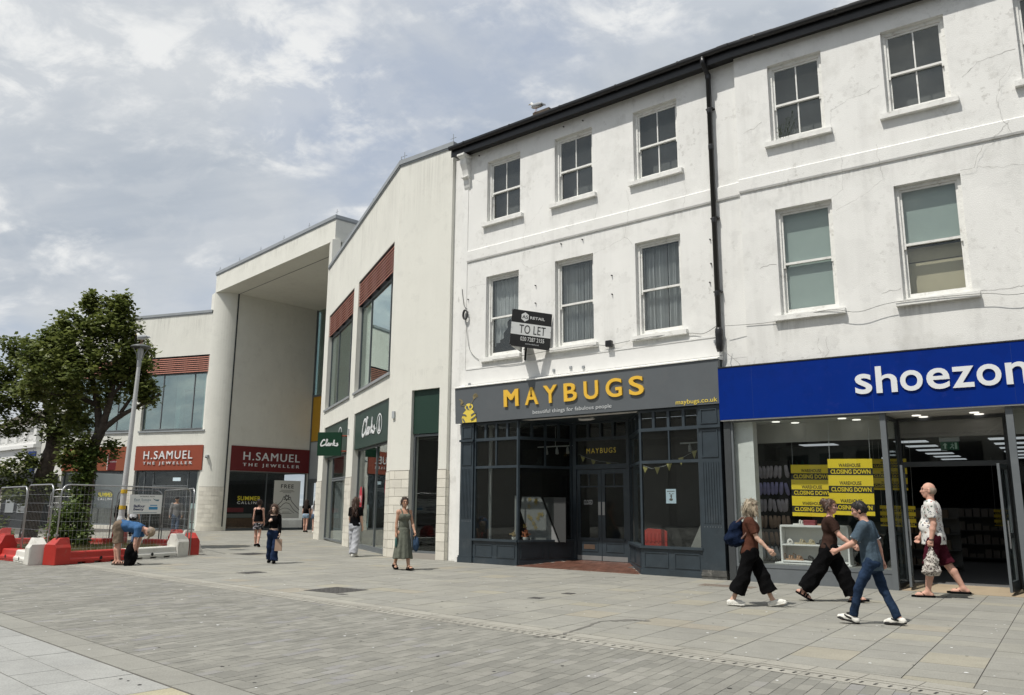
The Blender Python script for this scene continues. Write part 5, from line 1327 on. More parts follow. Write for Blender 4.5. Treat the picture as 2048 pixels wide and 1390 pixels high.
mb = MB(); mb.add([(4.18, 1.098, 2.83), (4.225, 1.098, 2.88), (4.27, 1.098, 2.83), (4.24, 1.098, 2.835), (4.24, 1.098, 2.76), (4.21, 1.098, 2.76), (4.21, 1.098, 2.835)], [(0, 6, 3, 2, 1), (6, 5, 4, 3)])
for q in (((4.36, 2.865), (4.365, 2.875)), ((4.33, 2.84), (4.36, 2.845), (4.35, 2.80), (4.375, 2.78), (4.37, 2.75)), ((4.35, 2.80), (4.33, 2.785), (4.31, 2.765)), ((4.36, 2.845), (4.385, 2.82))): stroke(mb, q, .016, 1.098, .001)
mb.box(4.40, 4.44, 1.096, 1.098, 2.75, 2.88); mb.build('pictogram', mk('exit_white', (.45, .62, .52), .6), ex)

BS = empty('shop_sign', GR['loc'], AR, 'bright blue shop sign with large white letters shoezone', 'sign')
bx(-0.06, 12.4, -0.12, 0.03, 3.462, 4.63).build('board', M['shop_blue'], BS)
bx(-0.06, 12.4, -0.13, 0.03, 4.633, 4.66).build('flashing', M['rubber'], BS)
mb = MB(); mb.box(-0.05, 12.4, -0.11, 0.02, 3.44, 3.461); mb.build('soffit', M['room_white'], BS)
letters_at([(c, a, b, 3.832, z) for c, a, b, z in (('s', 2.834, 3.156, 4.245), ('h', 3.233, 3.625, 4.375), ('o', 3.68, 4.086, 4.245), ('e', 4.151, 4.556, 4.245), ('z', 4.592, 4.97, 4.238), ('o', 5.009, 5.414, 4.245), ('n', 5.483, 5.857, 4.245), ('e', 5.93, 6.335, 4.245))], -0.12, 0.03, M['letter_white'], BS, .034, off=.014)
for u in (.7, 3.15, 5.6, 8.0): bx(u - .002, u + .002, -.1205, -.12, 3.47, 4.62).build('panel_joint', M['deep_blue'], BS)
# ================================================================ the modern shopping centre
def F(o, az): return Matrix.Translation((o[0], o[1], 0)) @ Matrix.Rotation(az, 4, 'Z')
F1 = F((-1.899, 23.73), R_(-38.2)); C_ = F1 @ Vector((-2.35, 0, 0)); F2 = F(C_, R_(-67.3))
FC_ = F((-8.86, 37.407), R_(-47)); FR_ = F((-16.58, 47.42), R_(47.7)); FL_ = F((-17.93, 47.13), R_(-20))
def framed(o, root, fr):
    """place a part that was built in frame fr under a root that stands elsewhere"""
    o.parent = root; o.matrix_parent_inverse = Matrix(); bpy.context.view_layer.update() if False else None
    o.matrix_basis = root_inv[root.name] @ fr
    return o
root_inv = {}
def root_at(name, fr, *a):
    e = empty(name, fr.to_translation(), fr.to_euler().z, *a); root_inv[e.name] = fr.inverted(); return e
def P(mb, name, m, root, fr, **k):
    o = mb.build(name, m, None, **k); return framed(o, root, fr)
def stone_courses(root, fr, x0, x1, y, zt, base_o, h=0.255, wmin=.42, thick=.02, seed=1, axis='x'):
    r = random.Random(seed); n = round(zt / h)
    for c in range(n):
        x = x0
        first = True
        while x < x1 - .01:
            w = r.uniform(wmin, wmin + .25) if not (first and c % 2) else wmin * .6
            if x1 - (x + w) < .2: w = x1 - x
            first = False
            mb = MB(); g = .006; p = r.uniform(0, .004)
            if axis == 'x': mb.box(x + g, x + w - g, y - thick - p, y, c * zt / n + g, (c + 1) * zt / n - g, r.random())
            else: mb.box(y, y + thick + p, x + g, x + w - g, c * zt / n + g, (c + 1) * zt / n - g, r.random())
            q = mb.build('stone_block', M['stone_tile'], base_o, attr=True)
            x += w
def louvre(root, fr, x0, x1, z0, z1, n=8, cols=5):
    mb = MB(); mb.box(x0, x1, .20, .22, z0, z1); mb.box(x0, x1, .02, .2, z1 - .03, z1)
    for k in range(cols + 1): c = x0 + (x1 - x0) * k / cols; mb.box(max(x0, c - .02), min(x1, c + .02), .06, .2, z0, z1 - .03)
    b = P(mb, 'louvre', M['frame_dark'], root, fr)
    h = (z1 - z0 - .05) / n
    me = MB().add([(x0 + .005, .03, -.01), (x1 - .005, .03, -.01), (x1 - .005, .045, h * .40), (x0 + .005, .045, h * .40), (x0 + .005, .075, h * .42), (x1 - .005, .075, h * .42), (x1 - .005, .05, 0), (x0 + .005, .05, 0)],
                  [(0, 1, 2, 3), (3, 2, 5, 4), (7, 6, 1, 0), (4, 5, 6, 7), (0, 3, 4, 7), (1, 6, 5, 2)]).mesh('slat')
    for k in range(n): link_mesh('slat', me, M['louvre_red'], b, (0, 0, z0 + .02 + k * h))
    return b
def glazing(root, fr, x0, x1, z0, z1, mulls, glass='glass_teal', frame='frame_grey', y=.16, name='window', fwid=.06, label=None, trans=()):
    mb = MB(); d = .08
    mb.box(x0, x0 + fwid, y, y + d, z0, z1); mb.box(x1 - fwid, x1, y, y + d, z0, z1); mb.box(x0 + fwid, x1 - fwid, y, y + d, z1 - fwid, z1); mb.box(x0 + fwid, x1 - fwid, y, y + d, z0, z0 + fwid)
    xs = [x0 + fwid / 2] + list(mulls) + [x1 - fwid / 2]
    for c in mulls: mb.box(c - fwid * .42, c + fwid * .42, y + .004, y + d - .004, z0 + fwid, z1 - fwid)
    for (a, b, z) in trans: mb.box(a, b, y + .008, y + d - .008, z - .03, z + .03)
    w = P(mb, name, M[frame], root, fr, label=label)
    for a, b in zip(xs[:-1], xs[1:]):
        bx(a + .012, b - .012, y + .036, y + .046, z0 + fwid * .5, z1 - fwid * .5).build('pane', M[glass], w)
    return w
def coping(mb, x0, x1, y0, y1, z, h=.2):
    mb.box(x0, x1, y0, y1, z + .05, z + h); mb.box(x0 + .03, x1 - .03, y0 + .03, y1, z, z + .05)

# ---- corner block and angled wing (one building)
B = root_at('shop_building', F1, 'cream rendered shopping centre wing with red louvres, angled beside the white terrace', 'building')
# front block
w1 = P(wall_mesh(-2.36, 0.0, 0, 12.62, [(-1.50, -0.33, 0.0, 5.02)], .35), 'wall', M['cream_render'], B, F1)
P(bx(-.30, 0, .352, 6, 0, 12.62), 'side_wall', M['cream_render'], B, F1)
mb = MB(); coping(mb, -2.38, .05, -.06, .5, 12.62); mb.box(-.35, .05, .5, 6, 12.67, 12.82); P(mb, 'coping', M['coping_metal'], B, F1)
stone_courses(B, F1, -2.36, -1.50, 0, 2.57, w1, seed=3); stone_courses(B, F1, -.33, .02, 0, 2.57, w1, seed=4, wmin=.36)
stone_courses(B, F1, 0.0, .35, 0.0, 2.57, w1, seed=5, wmin=.36, axis='y')
P(bx(-2.36, -1.503, -.015, 0, 2.573, 2.59), 'drip_joint', M['mortar'], B, F1); P(bx(-.327, .015, -.015, 0, 2.573, 2.59), 'drip_joint', M['mortar'], B, F1)
P(bx(-1.5, -.33, .10, .14, 3.68, 5.02), 'green_panel', M['clarks_green'], B, F1)
d = glazing(B, F1, -1.5, -.33, .16, 3.66, [], 'glass_shop', 'frame_grey', .14, 'entrance_window'); P(bx(-1.5, -.33, .02, .35, 0, .155), 'threshold', M['mortar'], B, F1)
mb = MB(); mb.box(-2.3, -.31, 5, 5.05, 0, 5); mb.box(-2.3, -2.25, .4, 5, 0, 5); mb.box(-2.3, -.3, .36, 5, 3.9, 4.0); mb.box(-2.3, -.3, .36, 5, -.02, .05); P(mb, 'interior', M['room_dark'], B, F1)
P(bx(-.9, -.4, 2.0, 2.02, .15, 1.0), 'inner_reflection_panel', M['room_mid'], B, F1)
for fr, x in ((F1, -2.25), (F2, -6.6)): P(bx(x - .05, x + .05, -.06, 0, 4.2, 4.42), 'alarm_box', M['panel_grey'], B, fr)
framed(stains([(-2.35, 0, 12.62, 2.6), (-1.6, -.2, 5.66, .6)], -.0025), B, F1)
# angled wing
W2H = [(-12.40, -6.86, 5.75, 10.17), (-6.02, -.50, 5.75, 10.17), (-12.15, -6.90, 0.0, 4.92), (-5.75, -.45, 0.0, 4.92)]
w2 = P(wall_mesh(-13.30, -.002, 0, 12.62, W2H, .38), 'wall', M['cream_render'], B, F2)
framed(stains([(-13.2, -.02, 12.62, 2.3), (-12.4, -6.9, 5.66, .7), (-6.0, -.5, 5.66, .7)], -.0025), B, F2)
mb = MB(); coping(mb, -13.2, .02, -.06, .5, 12.62); P(mb, 'coping', M['coping_metal'], B, F2)
mb = MB(); n = 8   # rounded end of the wall beside the covered entrance
poly = [(-13.30, 0.0), (-13.30, .42)] + [(-13.52 - .0 + .22 * math.cos(a), .21 + .21 * math.sin(a)) for a in [math.pi / 2 + math.pi * k / n for k in range(n + 1)]]
mb.prism([(x, y) for x, y in [(-13.298, .0), (-13.298, .42)] + [(-13.45 + .2 * math.cos(math.pi / 2 + math.pi * k / n), .21 + .21 * math.sin(math.pi / 2 + math.pi * k / n)) for k in range(n + 1)]][::1], 0, 14.05)
wend = P(mb, 'wall_end', M['cream_render'], B, F2)
mb = MB(); mb.box(-13.3, -12.7, .003, .4, 12.62, 14.05); P(mb, 'wall_end', M['cream_render'], B, F2)
stone_courses(B, F2, -13.60, -12.15, 0, 2.55, w2, seed=11); stone_courses(B, F2, -6.90, -5.75, 0, 2.55, w2, seed=12); stone_courses(B, F2, -.45, 0.03, 0, 2.55, w2, seed=13, wmin=.4)
for a, b in ((-13.6, -12.15), (-6.9, -5.75), (-.45, .0)): P(bx(a, b, -.016, 0, 2.553, 2.57), 'drip_joint', M['mortar'], B, F2)
for a, b in ((-12.40, -6.86), (-6.02, -.50)):
    louvre(B, F2, a, b, 9.17, 10.17, 8, 4)
    L_ = b - a
    glazing(B, F2, a, b, 5.80, 9.15, [a + L_ * .33, a + L_ * .80] if a < -10 else [a + L_ * .31, a + L_ * .84], 'glass_teal')
    P(bx(a - .05, b + .05, -.06, .16, 5.66, 5.748), 'sill', M['coping_metal'], B, F2)
P(bx(-13.2, -.2, 2.2, 2.25, 5.2, 12.5), 'upper_room', M['room_mid'], B, F2)
P(bx(-13.2, -.2, .4, 2.2, 5.2, 5.25), 'upper_floor', M['room_mid'], B, F2)
mb = MB(); mb.box(-13.2, -.2, 4.5, 4.55, 0, 5); mb.box(-13.2, -.2, .42, 4.5, 3.62, 3.7); mb.box(-13.2, -.2, .42, 4.5, -.02, .04); P(mb, 'interior', M['room_mid'], B, F2)
P(bx(-6.4, -6.3, .42, 4.5, .04, 3.62), 'interior', M['room_dark'], B, F2)
glazing(B, F2, -5.75, -.45, .10, 3.57, [-2.75], 'glass_shop', 'frame_grey', .2, 'shop_window'); P(bx(-5.75, -.45, .18, .35, 0, .095), 'stall_riser', M['frame_grey'], B, F2)
glazing(B, F2, -12.15, -6.90, .06, 3.57, [-10.9, -7.9], 'glass_shop', 'frame_grey', .2, 'shop_window', trans=((-10.9, -7.9, 2.55), (-10.9, -7.9, 2.63)))
dd = MB(); dd.obox((-10.8, .35), (math.cos(R_(78)), math.sin(R_(78))), (-math.sin(R_(78)), math.cos(R_(78))), 0, 1.5, -.03, .03, .06, 2.5); P(dd, 'door', M['panel_grey'], B, F2)
dd = MB(); dd.box(-10.6, -7.9, .75, .80, .06, 2.5); P(dd, 'inner_door', M['panel_grey'], B, F2)
P(bx(-8.75, -8.3, .70, .75, 1.25, 1.32), 'door_handle', M['rubber'], B, F2)
# signs of the shoe shop on the wing
S1 = root_at('shop_sign', F2, 'long dark green sign with white handwritten name and round emblem', 'sign', 'dark green signs of the corner shoe shop')
P(bx(-5.75, -.45, .05, .17, 3.57, 4.92), 'board', M['clarks_green'], S1, F2)
framed(script_word(-4.40, -2.40, 3.95, 4.56, .05, .03, .085, M['letter_white'], None), S1, F2)
mb = MB(); n = 22
def ring(mb, cx, cz, rx, rz, w, y, t):
    for k in range(n):
        a, b = 2 * math.pi * k / n, 2 * math.pi * (k + 1) / n
        q = [(cx + rx * math.cos(a), cz + rz * math.sin(a)), (cx + rx * math.cos(b), cz + rz * math.sin(b)), (cx + (rx - w) * math.cos(b), cz + (rz - w) * math.sin(b)), (cx + (rx - w) * math.cos(a), cz + (rz - w) * math.sin(a))]
        mb.add([(x, y - t, z) for x, z in q], [(0, 1, 2, 3)])
ring(mb, -1.80, 4.21, .37, .35, .05, .05, .02)
mb.add([(-1.93, .03, 3.95), (-1.67, .03, 3.95), (-1.72, .03, 4.22), (-1.70, .03, 4.32), (-1.80, .03, 4.50), (-1.90, .03, 4.32), (-1.88, .03, 4.22)], [tuple(range(7))]); P(mb, 'emblem', M['letter_white'], S1, F2)
mb = MB(); mb.add([(-1.83, .027, 4.02), (-1.77, .027, 4.02), (-1.78, .027, 4.3), (-1.80, .027, 4.38), (-1.82, .027, 4.3)], [tuple(range(5))]); P(mb, 'emblem_mark', M['clarks_green'], S1, F2)
S0 = root_at('shop_sign', F2, 'farther dark green sign of the same shoe shop, half hidden by the hanging sign', 'sign', 'dark green signs of the corner shoe shop')
P(bx(-12.15, -6.90, .05, .17, 3.57, 4.92), 'board', M['clarks_green'], S0, F2)
mb = MB(); ring(mb, -8.6, 4.3, .40, .38, .05, .05, .02); P(mb, 'emblem', M['letter_white'], S0, F2)
HS = F(F2 @ Vector((-7.2, -.10, 0)), R_(-20)); HS0 = HS
HSR = empty('hanging_sign', HS.to_translation(), R_(-6.0), 'small square green hanging sign with white handwritten name beside the shop door', 'sign', 'dark green signs of the corner shoe shop')
bx(-1.02, -.06, -.04, .04, 3.42, 4.34).build('panel', M['clarks_board'], HSR); script_word(-.90, -.18, 3.80, 4.05, -.04, .01, .05, M['letter_white'], HSR)
mb = MB(); mb.tube([(-.06, 0, 3.6), (.22, .1, 3.6)], .03, 6); mb.tube([(-.06, 0, 4.2), (.22, .1, 4.2)], .03, 6); mb.build('bracket', M['jewel_red'], HSR)
# display inside the shoe shop window
def F2thing(name, label, cat, loc, rz=0.0, fr=F2): return empty(name, fr @ Vector(loc), fr.to_euler().z + rz, label, cat)
t = F2thing('display_plinth', 'lime green and white display cube in the corner shoe shop window', 'display', (-1.45, .9, 0)); bx(-.55, .55, -.4, .4, .1, .72).build('base', M['white_paint'], t); bx(-.52, .52, -.38, .38, .722, 1.35).build('cube', mk('lime', (0.42, 0.55, 0.05), .6), t)
mb = MB()
for k in range(3): mb.prism([(-.35 + k * .3, -.1), (-.15 + k * .3, -.1), (-.12 + k * .3, 0), (-.35 + k * .3, .05)], 1.352, 1.43)
mb.build('shoes', M['rubber'], t); bx(.15, .45, -.2, .2, 1.352, 1.55).build('shoe_box', mk('kraft_box', (.32, .16, .07), .8), t)
for i, (x, z, ln) in enumerate(((-4.9, 1.75, .9), (-1.1, 2.1, .8), (-7.3, 1.9, .7))):
    t = F2thing('sale_sticker', ('red rounded sale sticker on the glass behind the woman in white trousers', 'red rounded sale sticker on the glass by the stone pier', 'red sticker on the glass of the shoe shop door')[i], 'sticker', (x, .19, z), 0)
    mb = MB(); mb.prism_y([(.24 * math.cos(2 * math.pi * k / 16), ln / 2 * math.sin(2 * math.pi * k / 16)) for k in range(16)], -.004, 0); mb.build('disc', mk('sale_red%d' % i, (.45, .02, .04), .6), t)
    fit_text('SALE', -.15, .15, -.12, .12, -.004, .002, M['print_white'], t)

# ---- covered entrance portal
PT = root_at('entrance_portal', FC_, 'tall cream portal with deep flat roof over the shopping centre entrance', 'building')
P(bx(-13.36, .42, 0, 7.2, 14.055, 15.12), 'roof_beam', M['cream_render'], PT, FC_)
mb = MB(); coping(mb, -13.42, .47, -.06, 7.25, 15.12, .22); P(mb, 'coping', M['coping_metal'], PT, FC_)
framed(stains([(-13.3, .4, 15.12, 1.0)], -.0025), PT, FC_)
P(bx(-13.2, .3, 1.15, 1.19, 14.047, 14.055), 'soffit_joint', M['frame_dark'], PT, FC_)
P(bx(.10, .42, .42, 7.1, 0, 14.05), 'side_wall', M['cream_render'], PT, FC_)
rr_ = 1.35; a0 = R_(27); P0 = (-13.33, -.03); cx, cy = P0[0] - rr_ * math.sin(a0), P0[1] + rr_ * math.cos(a0)
arc = [(cx + rr_ * math.cos(R_(-63 + 63 * k / 10)), cy + rr_ * math.sin(R_(-63 + 63 * k / 10))) for k in range(11)]
poly = arc + [(arc[-1][0], 1.12), (-13.6, 1.6), (-13.95, .05)]
mb = MB(); mb.prism(poly, 0, 14.053); colm = P(mb, 'rounded_pier', M['cream_render'], PT, FC_)
for p in colm.data.polygons: p.use_smooth = False
rs = random.Random(9)
for c in range(10):      # stone courses bent round the pier
    k = 0; st = c % 2
    segs = [(0, 3), (3, 6), (6, 9), (9, 10)] if st else [(0, 2), (2, 5), (5, 8), (8, 10)]
    for a, b in segs:
        z0 = c * .248 + .006; z1 = (c + 1) * .248 - .006; t = rs.random()
        pr = rs.uniform(.018, .024) + (.05 if c == 0 else 0)
        out = [(cx + (rr_ + pr) * math.cos(R_(-63 + 6.3 * q)), cy + (rr_ + pr) * math.sin(R_(-63 + 6.3 * q))) for q in range(a, b + 1)]
        inn = [(cx + (rr_ - .002) * math.cos(R_(-63 + 6.3 * q)), cy + (rr_ - .002) * math.sin(R_(-63 + 6.3 * q))) for q in range(b, a - 1, -1)]
        if True:
            d_ = (out[-1][0] - out[0][0], out[-1][1] - out[0][1])
        mb = MB(); mb.prism(out + inn, z0, z1); mb.a = [t] * len(mb.f); mb.build('stone_block', M['stone_tile'], colm, attr=True)
mb = MB(); mb.prism([(cx + (rr_ + .016) * math.cos(R_(-63 + 6.3 * q)), cy + (rr_ + .016) * math.sin(R_(-63 + 6.3 * q))) for q in range(11)] + [(cx + .5, cy)], 2.484, 2.50); P(mb, 'drip_joint', M['mortar'], PT, FC_)
P(bx(-.08, .0, -.02, .06, 0, 14.05), 'shadow_joint', M['frame_dark'], PT, FR_)
wr = P(wall_mesh(0.0, 5.55, 0, 14.05, [(.20, 5.54, 0, 3.45)], .35), 'inner_wall', M['cream_render'], PT, FR_)
for root, fr, x0, x1, z, n in ((PT, FC_, -13.2, .3, 15.34, 6), (B, F2, -12.8, -.4, 12.82, 4), (B, F1, -2.3, -.1, 12.82, 2)):
    for k in range(n):
        x = x0 + (x1 - x0) * k / (n - 1); q = MB(); q.tube([(x, .1, z), (x, .1, z + .34)], .013, 4); q.tube([(x - .12, .1, z + .2), (x + .12, .1, z + .2)], .009, 4); P(q, 'lightning_rod', M['coping_metal'], root, fr)
# glazed strip and side door at the back
FB_ = F(FR_ @ Vector((5.55, 0, 0)), R_(-47))
P(bx(.0, 9.5, .1, .14, 8.42, 14.05), 'glazed_panel', M['glass_teal'], PT, FB_); P(bx(0, 9.5, .3, .35, 8.42, 14.05), 'back_panel', M['room_mid'], PT, FB_)
P(bx(.0, 9.5, .05, .12, 5.45, 8.30), 'ochre_panel', M['ochre_panel'], PT, FB_); P(bx(0, 9.5, .05, .12, 3.1, 5.40), 'grey_panel', M['panel_grey'], PT, FB_)
mb = MB(); mb.box(0, 9.5, .0, .12, 8.30, 8.42); mb.box(0, 9.5, .02, .12, 5.40, 5.45); mb.box(0, .08, 0, .12, 0, 14.05); mb.box(0, 9.5, 0, .12, 2.85, 3.1); mb.box(.55, .63, 0, .12, 0, 2.85); mb.box(1.5, 1.58, 0, .12, 0, 2.85); P(mb, 'frame', M['frame_grey'], PT, FB_)
P(bx(.63, 1.5, .05, .06, 0, 2.85), 'door_pane', M['glass_shop'], PT, FB_); P(bx(0.08, .55, .04, .1, 0, 2.85), 'side_panel', M['frame_grey'], PT, FB_); P(bx(1.58, 9.5, .04, .1, 0, 2.85), 'side_panel', M['room_dark'], PT, FB_); P(bx(.5, 1.7, .9, .95, 0, 3), 'inner_panel', M['room_mid'], PT, FB_)
# jeweller inside the portal
glazing(PT, FR_, .20, 5.5, .06, 3.45, [2.74], 'glass_shop', 'frame_grey', .12, 'shop_window'); P(bx(.2, 5.54, .1, .3, -.01, .058), 'stall_riser', M['frame_grey'], PT, FR_)
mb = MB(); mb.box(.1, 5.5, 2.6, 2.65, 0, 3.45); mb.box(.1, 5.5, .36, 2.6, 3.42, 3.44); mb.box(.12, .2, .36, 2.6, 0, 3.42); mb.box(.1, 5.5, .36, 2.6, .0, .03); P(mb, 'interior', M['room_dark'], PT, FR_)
def jewel_sign(fr, x0, x1, z0, z1, m, label, txt, tx):
    s = root_at('shop_sign', fr, label, 'sign', 'red signs of the jeweller')
    P(bx(x0, x1, -.06, .10, z0, z1), 'board', m, s, fr)
    if txt:
        a, b, c0, c1, e0, e1 = tx
        for o in fit_text('H.SAMUEL', a, b, c0, c1, -.06, .05, M['letter_white'], None, 'letter', split=True, offset=.0, spacing=1.18): framed(o, s, fr)
        for o in fit_text('THE JEWELLER', a, b, e0, e1, -.06, .05, M['letter_white'], None, 'letter', split=True, offset=.0, spacing=1.6): framed(o, s, fr)
    return s
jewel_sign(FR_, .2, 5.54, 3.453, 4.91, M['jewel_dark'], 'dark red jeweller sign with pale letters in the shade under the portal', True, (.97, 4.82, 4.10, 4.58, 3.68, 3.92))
t = empty('shop_poster', FR_.to_translation(), FR_.to_euler().z, 'large white poster headed FREE with two drawn hands holding a jewel', 'poster')
bx(3.25, 5.10, .085, .10, .69, 2.97).build('sheet', mk('poster_white', (.70, .70, .66), .7), t)
fit_text('FREE', 3.72, 4.62, 2.50, 2.74, .085, .003, M['print_black'], t, offset=.015, spacing=1.2)
mb = MB()
for z, w in ((2.38, .44), (2.30, .52), (2.23, .3), (1.06, .25), (.98, .4)): mb.box(4.17 - w, 4.17 + w, .083, .085, z - .012, z + .012)
mb.build('small_print', M['ink_grey'], t)
mb = MB()
stroke(mb, [(3.26, 1.25), (3.6, 1.5), (3.85, 1.75), (3.92, 1.95)], .035, .085, .003); stroke(mb, [(3.26, 1.0), (3.6, 1.2), (3.95, 1.55), (4.15, 1.62)], .03, .085, .003); stroke(mb, [(5.09, 1.2), (4.75, 1.5), (4.5, 1.75), (4.44, 1.95)], .035, .085, .003); stroke(mb, [(5.09, .98), (4.7, 1.2), (4.4, 1.55), (4.15, 1.62)], .03, .085, .003); stroke(mb, [(3.55, 1.05), (3.9, 1.27), (4.3, 1.27), (4.75, 1.0)], .02, .085, .003)
for k in range(7): a = k * .9; stroke(mb, [(4.18 + .26 * math.cos(a), 1.93 + .20 * math.sin(a)), (4.18 + .1 * math.cos(a + 1.2), 1.93 + .1 * math.sin(a + 1.2)), (4.18 + .25 * math.cos(a + 2.1), 1.93 + .19 * math.sin(a + 2.1))], .035, .085, .003)
mb.build('drawing', M['print_black'], t)
def vinyl(fr, x0, x1, z, y, label):
    t = empty('window_lettering', fr.to_translation(), fr.to_euler().z, label, 'lettering', 'yellow summer lettering on the jeweller windows')
    fit_text('SUMMER', x0, x1, z, z + .25, y, .003, mk('vinyl_yellow', (.72, .62, .04), .5) if 'vinyl_yellow' not in M else M['vinyl_yellow'], t, offset=.012, spacing=1.1)
    fit_text('CALLING', x0, x1, z - .21, z - .06, y, .003, M['print_white'], t, spacing=1.4)
vinyl(FR_, .89, 2.40, 1.74, .115, 'yellow summer lettering on the shaded window under the portal')
for i, (x, z, w, h, m, lab) in enumerate(((.55, .05, 1.9, .75, 'wood', 'wooden fronted display counter in the shaded jeweller window'),)):
    t = empty('display_counter', FR_ @ Vector((x, .9, 0)), FR_.to_euler().z, lab, 'counter')
    bx(0, w, 0, .5, .04, .7).build('front', mk('counter_wood', (.16, .085, .045), .6, noise=.3, nscale=6), t); bx(0, w, -.03, .5, .703, 1.05).build('glass_case', M['glass_shop'], t); bx(.05, w - .05, .1, .4, .72, .95).build('trays', mk('tray_grey', (.25, .25, .24), .7), t); bx(.15, 1.3, .15, .35, 1.05, 1.3).build('red_boxes', mk('case_red', (.22, .02, .03), .6), t)

# ---- left wing
LW = root_at('shop_building', FL_, 'cream rendered wing with red jeweller signs and wide upper windows behind the tree', 'building')
holes = [(-10.9, -5.66, 5.80, 10.28), (-4.86, 0.0, 5.80, 10.28), (-10.75, -5.66, .22, 4.90), (-4.95, .04, 0, 4.90)]
wl = P(wall_mesh(-12.7, .06, 0, 12.80, holes, .4), 'wall', M['cream_render'], LW, FL_)
mb = MB(); coping(mb, -12.76, -.12, -.06, 2.0, 12.80, .20); P(mb, 'coping', M['coping_metal'], LW, FL_)
framed(stains([(-12.7, 0, 12.8, 2.2), (-10.9, -5.7, 5.69, .7), (-4.8, 0, 5.69, .7)], -.0025), LW, FL_)
P(bx(-12.7, -12.3, .402, 9, 0, 12.8), 'side_wall', M['cream_render'], LW, FL_)
for a, b, ml in ((-10.9, -5.66, [-9.6, -6.9]), (-4.86, 0.0, [-3.5, -1.17])):
    louvre(LW, FL_, a, b, 9.25, 10.28, 8, 5)
    glazing(LW, FL_, a, b, 5.86, 9.22, ml, 'glass_teal'); P(bx(a - .08, b + .02, -.07, .16, 5.70, 5.797), 'sill', M['coping_metal'], LW, FL_)
P(bx(-12.2, .05, 3.0, 3.05, 5.0, 12.5), 'upper_room', M['room_mid'], LW, FL_); P(bx(-12.2, .05, .45, 3, 5.0, 5.05), 'upper_floor', M['room_mid'], LW, FL_)
P(bx(-3.1, -2.75, .9, 1.2, 5.06, 12.4), 'inner_column', M['room_white'], LW, FL_); P(bx(-3.1, -.2, .9, 1.2, 8.4, 9.3), 'inner_beam', M['room_white'], LW, FL_)
stone_courses(LW, FL_, -5.66, -4.95, 0, 2.48, wl, seed=21, wmin=.35)
stone_courses(LW, FL_, -12.7, -10.75, 0, 2.48, wl, seed=22)
stone_courses(LW, FL_, -10.75, -5.66, 0, .22, wl, h=.22, seed=23)
glazing(LW, FL_, -10.75, -5.66, .23, 3.44, [-8.2], 'glass_shop', 'frame_grey', .16, 'shop_window', .09)
glazing(LW, FL_, -4.95, .04, .02, 3.44, [-4.3, -3.62, -1.07], 'glass_shop', 'frame_grey', .16, 'shop_window', .07, None, ((-3.62, -1.07, 2.55), (-3.62, -1.07, 2.42)))
mb = MB(); mb.box(-10.9, .05, 5, 5.05, 0, 4.5); mb.box(-10.9, .05, .42, 5, 3.46, 3.5); mb.box(-10.9, .05, .42, 5, -.01, .03); mb.box(-5.5, -5.4, .42, 5, 0, 3.46); P(mb, 'interior', M['room_dark'], LW, FL_)
P(bx(-10.5, -5.7, .5, .55, .25, 1.2), 'display_back', M['room_mid'], LW, FL_); P(bx(-2.75, -2.2, .8, .84, 2.85, 3.05), 'lit_box', mk('lit_box', (.8, .9, .95), .5, emit=.6), LW, FL_)
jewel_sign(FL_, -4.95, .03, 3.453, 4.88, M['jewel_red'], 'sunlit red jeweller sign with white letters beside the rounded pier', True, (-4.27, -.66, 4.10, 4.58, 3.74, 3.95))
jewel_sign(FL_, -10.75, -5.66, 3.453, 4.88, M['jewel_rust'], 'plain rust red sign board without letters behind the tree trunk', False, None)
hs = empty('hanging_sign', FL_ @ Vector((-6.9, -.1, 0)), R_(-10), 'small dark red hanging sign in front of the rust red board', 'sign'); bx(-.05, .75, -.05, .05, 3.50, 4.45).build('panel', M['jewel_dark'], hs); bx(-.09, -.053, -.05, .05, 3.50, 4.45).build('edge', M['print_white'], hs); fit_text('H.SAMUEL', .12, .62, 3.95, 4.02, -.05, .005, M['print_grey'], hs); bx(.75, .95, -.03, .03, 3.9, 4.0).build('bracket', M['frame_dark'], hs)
vinyl(FL_, -7.75, -6.55, 1.90, .155, 'yellow summer lettering on the window left of the lamp post'); vinyl(FL_, -9.9, -8.7, 1.90, .155, 'yellow summer lettering partly behind the tree trunk')
ab = empty('pavement_poster', FL_ @ Vector((-.75, .55, 0)), R_(-20), 'pale advertising panel standing inside the jeweller door by the pier', 'poster'); bx(-.3, .35, -.02, .02, .1, 1.55).build('panel', mk('ad_pale', (.52, .66, .66), .6), ab); bx(-.24, .29, -.024, -.02, .55, 1.25).build('picture', mk('ad_dark', (.22, .2, .2), .6), ab); bx(-.24, .29, -.026, -.024, .42, .5).build('caption', M['print_black'], ab)
for fr_, x, z, o in ((FL_, .35, 4.2, 0), (FL_, -11.1, 4.2, 0)):
    cc = empty('wall_bracket_light', fr_ @ Vector((x, -.05, z)), R_(-20), ('small hooked metal fitting on the rounded pier' if x > 0 else 'small hooked metal fitting on the white wall left of the rust red board'), 'wall light'); bx(-.07, .07, -.05, .10, -.08, .10).build('housing', M['panel_grey'], cc); bx(-.02, .05, -.14, -.05, -.06, -.01).build('hook', M['frame_dark'], cc)
